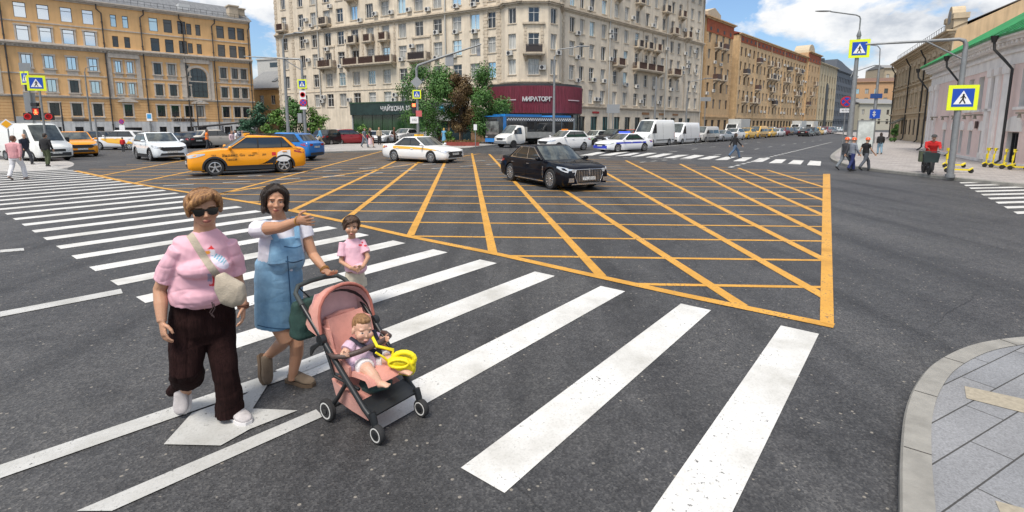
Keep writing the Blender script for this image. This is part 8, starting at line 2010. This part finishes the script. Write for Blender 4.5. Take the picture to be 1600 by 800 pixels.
mb = MB(); mb.tube([(-.135, -.12, .69), (-.14, 0, .705), (-.135, .12, .69)], .02, 10); mb.tube([(-.1, -.165, .66), (-.03, -.175, .56), (.03, -.175, .48)], .022, 8); mb.tube([(-.1, .165, .66), (-.03, .175, .56), (.03, .175, .48)], .022, 8); mb.build('seat_padding', M_sal, sp_, 60)
mb = MB(); mb.tube([(.02, -.222, .52), (.1, -.232, .51), (.19, -.2, .525), (.235, -.1, .54), (.245, .0, .548), (.24, .1, .55), (.2, .18, .545), (.1, .225, .53), (.02, .222, .52)], [.014, .017, .019, .02, .02, .02, .019, .017, .014], 10); mb.build('bumper_bar', M_lea, sp_, 60)
mb = MB(); mb.tube([(.1, -.09, .6), (.17, -.06, .56), (.24, .02, .49), (.23, .06, .44)], [(.016, .004)]*4, 8, side=V((0, 1, 0))); mb.tube([(.12, .1, .6), (.2, .08, .53), (.24, .04, .48)], [(.016, .004)]*3, 8, side=V((0, 1, 0))); mb.tube([(.225, .02, .47), (.265, .03, .485)], .03, 12); mb.build('harness', mat('navy_strap', (.012, .014, .03), .7), sp_, 50)
mb = MB(); mb.tube([(-.03, -.25, .58), (-.1, -.26, .53), (-.13, -.26, .47)], [.012, .02, .008], 8); mb.build('loose_strap', M_frm, sp_, 50)
# ---------------------------------------------------------------- baby (pushchair coordinates turned into world ones)
W_ = lambda x, y, z: ST @ V((x, y, z))
bFa = R(-36.2) + PI/2; SB, NB = side_of(bFa)        # faces along +x of the pushchair
by = base_thing('baby in lilac top and white shorts sitting in the pushchair', W_(.15, 0, 0)); by.location.z = .36
hd = W_(.135, -.01, .642); TB_ = headT(hd, bFa - R(16), R(2), R(5)); sb_ = .84
nek, che, pel = W_(.10, 0, .565), W_(.115, 0, .50), W_(.15, 0, .40)
mb = MB(); head_prims(mb, TB_, sb_, 1.0)
tubeE(mb, [(nek - V((0, 0, .03)), .045, .04), (hd - V((0, 0, .04)), .036, .038)], SB, 12); tubeE(mb, [(pel, .085, .075), (che, .08, .07), (nek, .06, .045)], SB)
aj = ((W_(.10, -.085, .545), W_(.12, -.165, .50), W_(.175, -.205, .53)), (W_(.10, .085, .545), W_(.17, .15, .50), W_(.225, .125, .55)))
for sh, e, w_ in aj: mb.tube([sh, e, w_], [.034, .031, .023], 10)
hand(mb, aj[0][2], W_(.25, -.19, .56)-aj[0][2], V((0, 0, 1)), .5, .7, 1); hand(mb, aj[1][2], W_(.3, .07, .58)-aj[1][2], V((0, 0, 1)), .5, .7, -1)
lj = ((W_(.16, -.055, .40), W_(.30, -.10, .415), W_(.40, -.09, .345), W_(.475, -.075, .345)), (W_(.16, .055, .40), W_(.31, .09, .42), W_(.42, .10, .37), W_(.50, .105, .365)))
for h, k, a, t in lj:
    mb.tube([h, h*.45+k*.55, k, k*.55+a*.45, a], [.058, .054, .042, .042, .028], 12); d = (t-a); mb.tube([a - V((0, 0, .005)), a + d*.5 + V((0, 0, .004)), t], [(.026, .026), (.019, .027), (.012, .024)], 10, side=V((0, 0, 1)))
    for q in range(5): mb.ell(t + (ST.to_3x3() @ V((.008-.004*abs(q-1), (q-2)*.010, .002))), (.0075,)*3, 6, 5)
me = fuse(mb, .0042, [M_skin], 'body', 2); paintv(me, face_paint(TB_, sb_, (.57, .34, .245), lip=(.52, .24, .2), brow=(.5, .295, .2), cheek=.2, open_=.9)); put_mesh('body', me, by)
cl = MB(); tubeE(cl, [(pel + V((0, 0, -.02)), .115, .105), (pel + V((0, 0, .05)), .105, .095), (che, .098, .088), (nek - V((0, 0, .005)), .068, .05)], SB, 16)
for sh, e, w_ in aj: d = e-sh; cl.tube([sh-d*.1, sh+d*.3, sh+d*.55], [.045, .05, .052], 12)
cl.tube([W_(.1, -.1, .44), W_(.16, -.15, .40), W_(.17, -.165, .375)], [.05, .045, .02], 10)
put_mesh('top', fuse(cl, .0048, [mat('lilac_cloth', (.62, .45, .56), .85, var=.12, vs=20, bump=.3, bs=150)], 'top', 2, lambda p: .005*MN.noise(V((p.x*22, p.y*22, p.z*16)))), by)
cl = MB()
for h, k, a, t in lj: cl.tube([h - (k-h)*.1, h*.45+k*.55, h*.25+k*.75], [.064, .066, .062], 14)
put_mesh('shorts', fuse(cl, .0048, [mat('baby_white_cotton', (.68, .64, .64), .85, bump=.3, bs=120)], 'shorts', 2, lambda p: .003*MN.noise(p*26)), by)
hb = MB(); hb.ell(TB_ @ V((0, .022, .036)), (.0685, .083, .077), 14, 9, TB_.to_3x3().to_4x4()); hb.ell(TB_ @ V((0, -.016, .078)), (.052, .05, .03), 12, 8, TB_.to_3x3().to_4x4())
put_mesh('hair', hair_mesh(hb, .005, .004, 45, [hairmat('light_brown_baby_hair', (.16, .08, .035), (.36, .2, .09))], 7), by)
# ---------------------------------------------------------------- bags hanging from the pushchair
yb_ = thing('yellow_bag', 'bright yellow padded toy bag hanging from the pushchair bar', 'bag', W_(.40, .18, .42))
M_yb = mat('yellow_padded_fabric', (.80, .66, .01), .6, var=.06, vs=10, bump=.3, bs=60)
mb = MB(); c = W_(.375, .135, .405)
mb.ell(c + V((.02, -.02, -.01)), (.09, .06, .075), 16, 10); mb.ell(c + V((.055, -.02, -.03)), (.055, .05, .065), 14, 9); mb.ell(c + V((-.01, -.04, .03)), (.085, .05, .04), 14, 9)
put_mesh('body', fuse(mb, .005, [M_yb], 'body', 3, lambda p: .008*MN.noise(V((p.x*22, p.y*20, p.z*26)))), yb_)
mb = MB(); ring = lambda c0, a, b: [c0 + V((a*math.cos(2*PI*k/14), -.01, b*math.sin(2*PI*k/14))) for k in range(15)]
mb.tube(ring(c + V((.03, -.03, .045)), .075, .05), .019, 8); mb.tube(ring(c + V((.0, -.075, .03)), .07, .03), .011, 8)
mb.tube([c + V((-.06, -.02, .03)), W_(.33, .1, .50), W_(.28, .0, .55), W_(.2, .02, .60)], .012, 8); mb.tube([c + V((-.06, -.04, .0)), W_(.33, .02, .47), W_(.3, -.03, .52)], .008, 8)
put_mesh('handles', mb.mesh('handles', [M_yb], 60), yb_)
gb2 = thing('green_bag', 'dark green shopping bag hanging behind the pushchair handle', 'bag', W_(-.36, -.13, .6))
mb = MB(); rs = []
for z, hx, hy in ((.52, .07, .12), (.54, .085, .135), (.66, .075, .13), (.78, .045, .12), (.80, .035, .11)): rs.append([W_(-.36 + hx*math.copysign(abs(math.cos(t))**.6, math.cos(t)), -.13 + hy*math.copysign(abs(math.sin(t))**.6, math.sin(t)), z) for t in [2*PI*k/16 for k in range(16)]])
mb.rings(rs); put_mesh('pouch', fuse(mb, .008, [mat('dark_green_fabric', (.02, .06, .05), .8, var=.25, vs=8, bump=.3, bs=80)], 'pouch', 2, lambda p: .007*MN.noise(p*14)), gb2)
mb = MB(); mb.tube([W_(-.37, -.2, .78), W_(-.40, -.17, .9), W_(-.36, -.08, .78)], .007, 6); put_mesh('strap', mb.mesh('strap', [M_frm], 60), gb2)
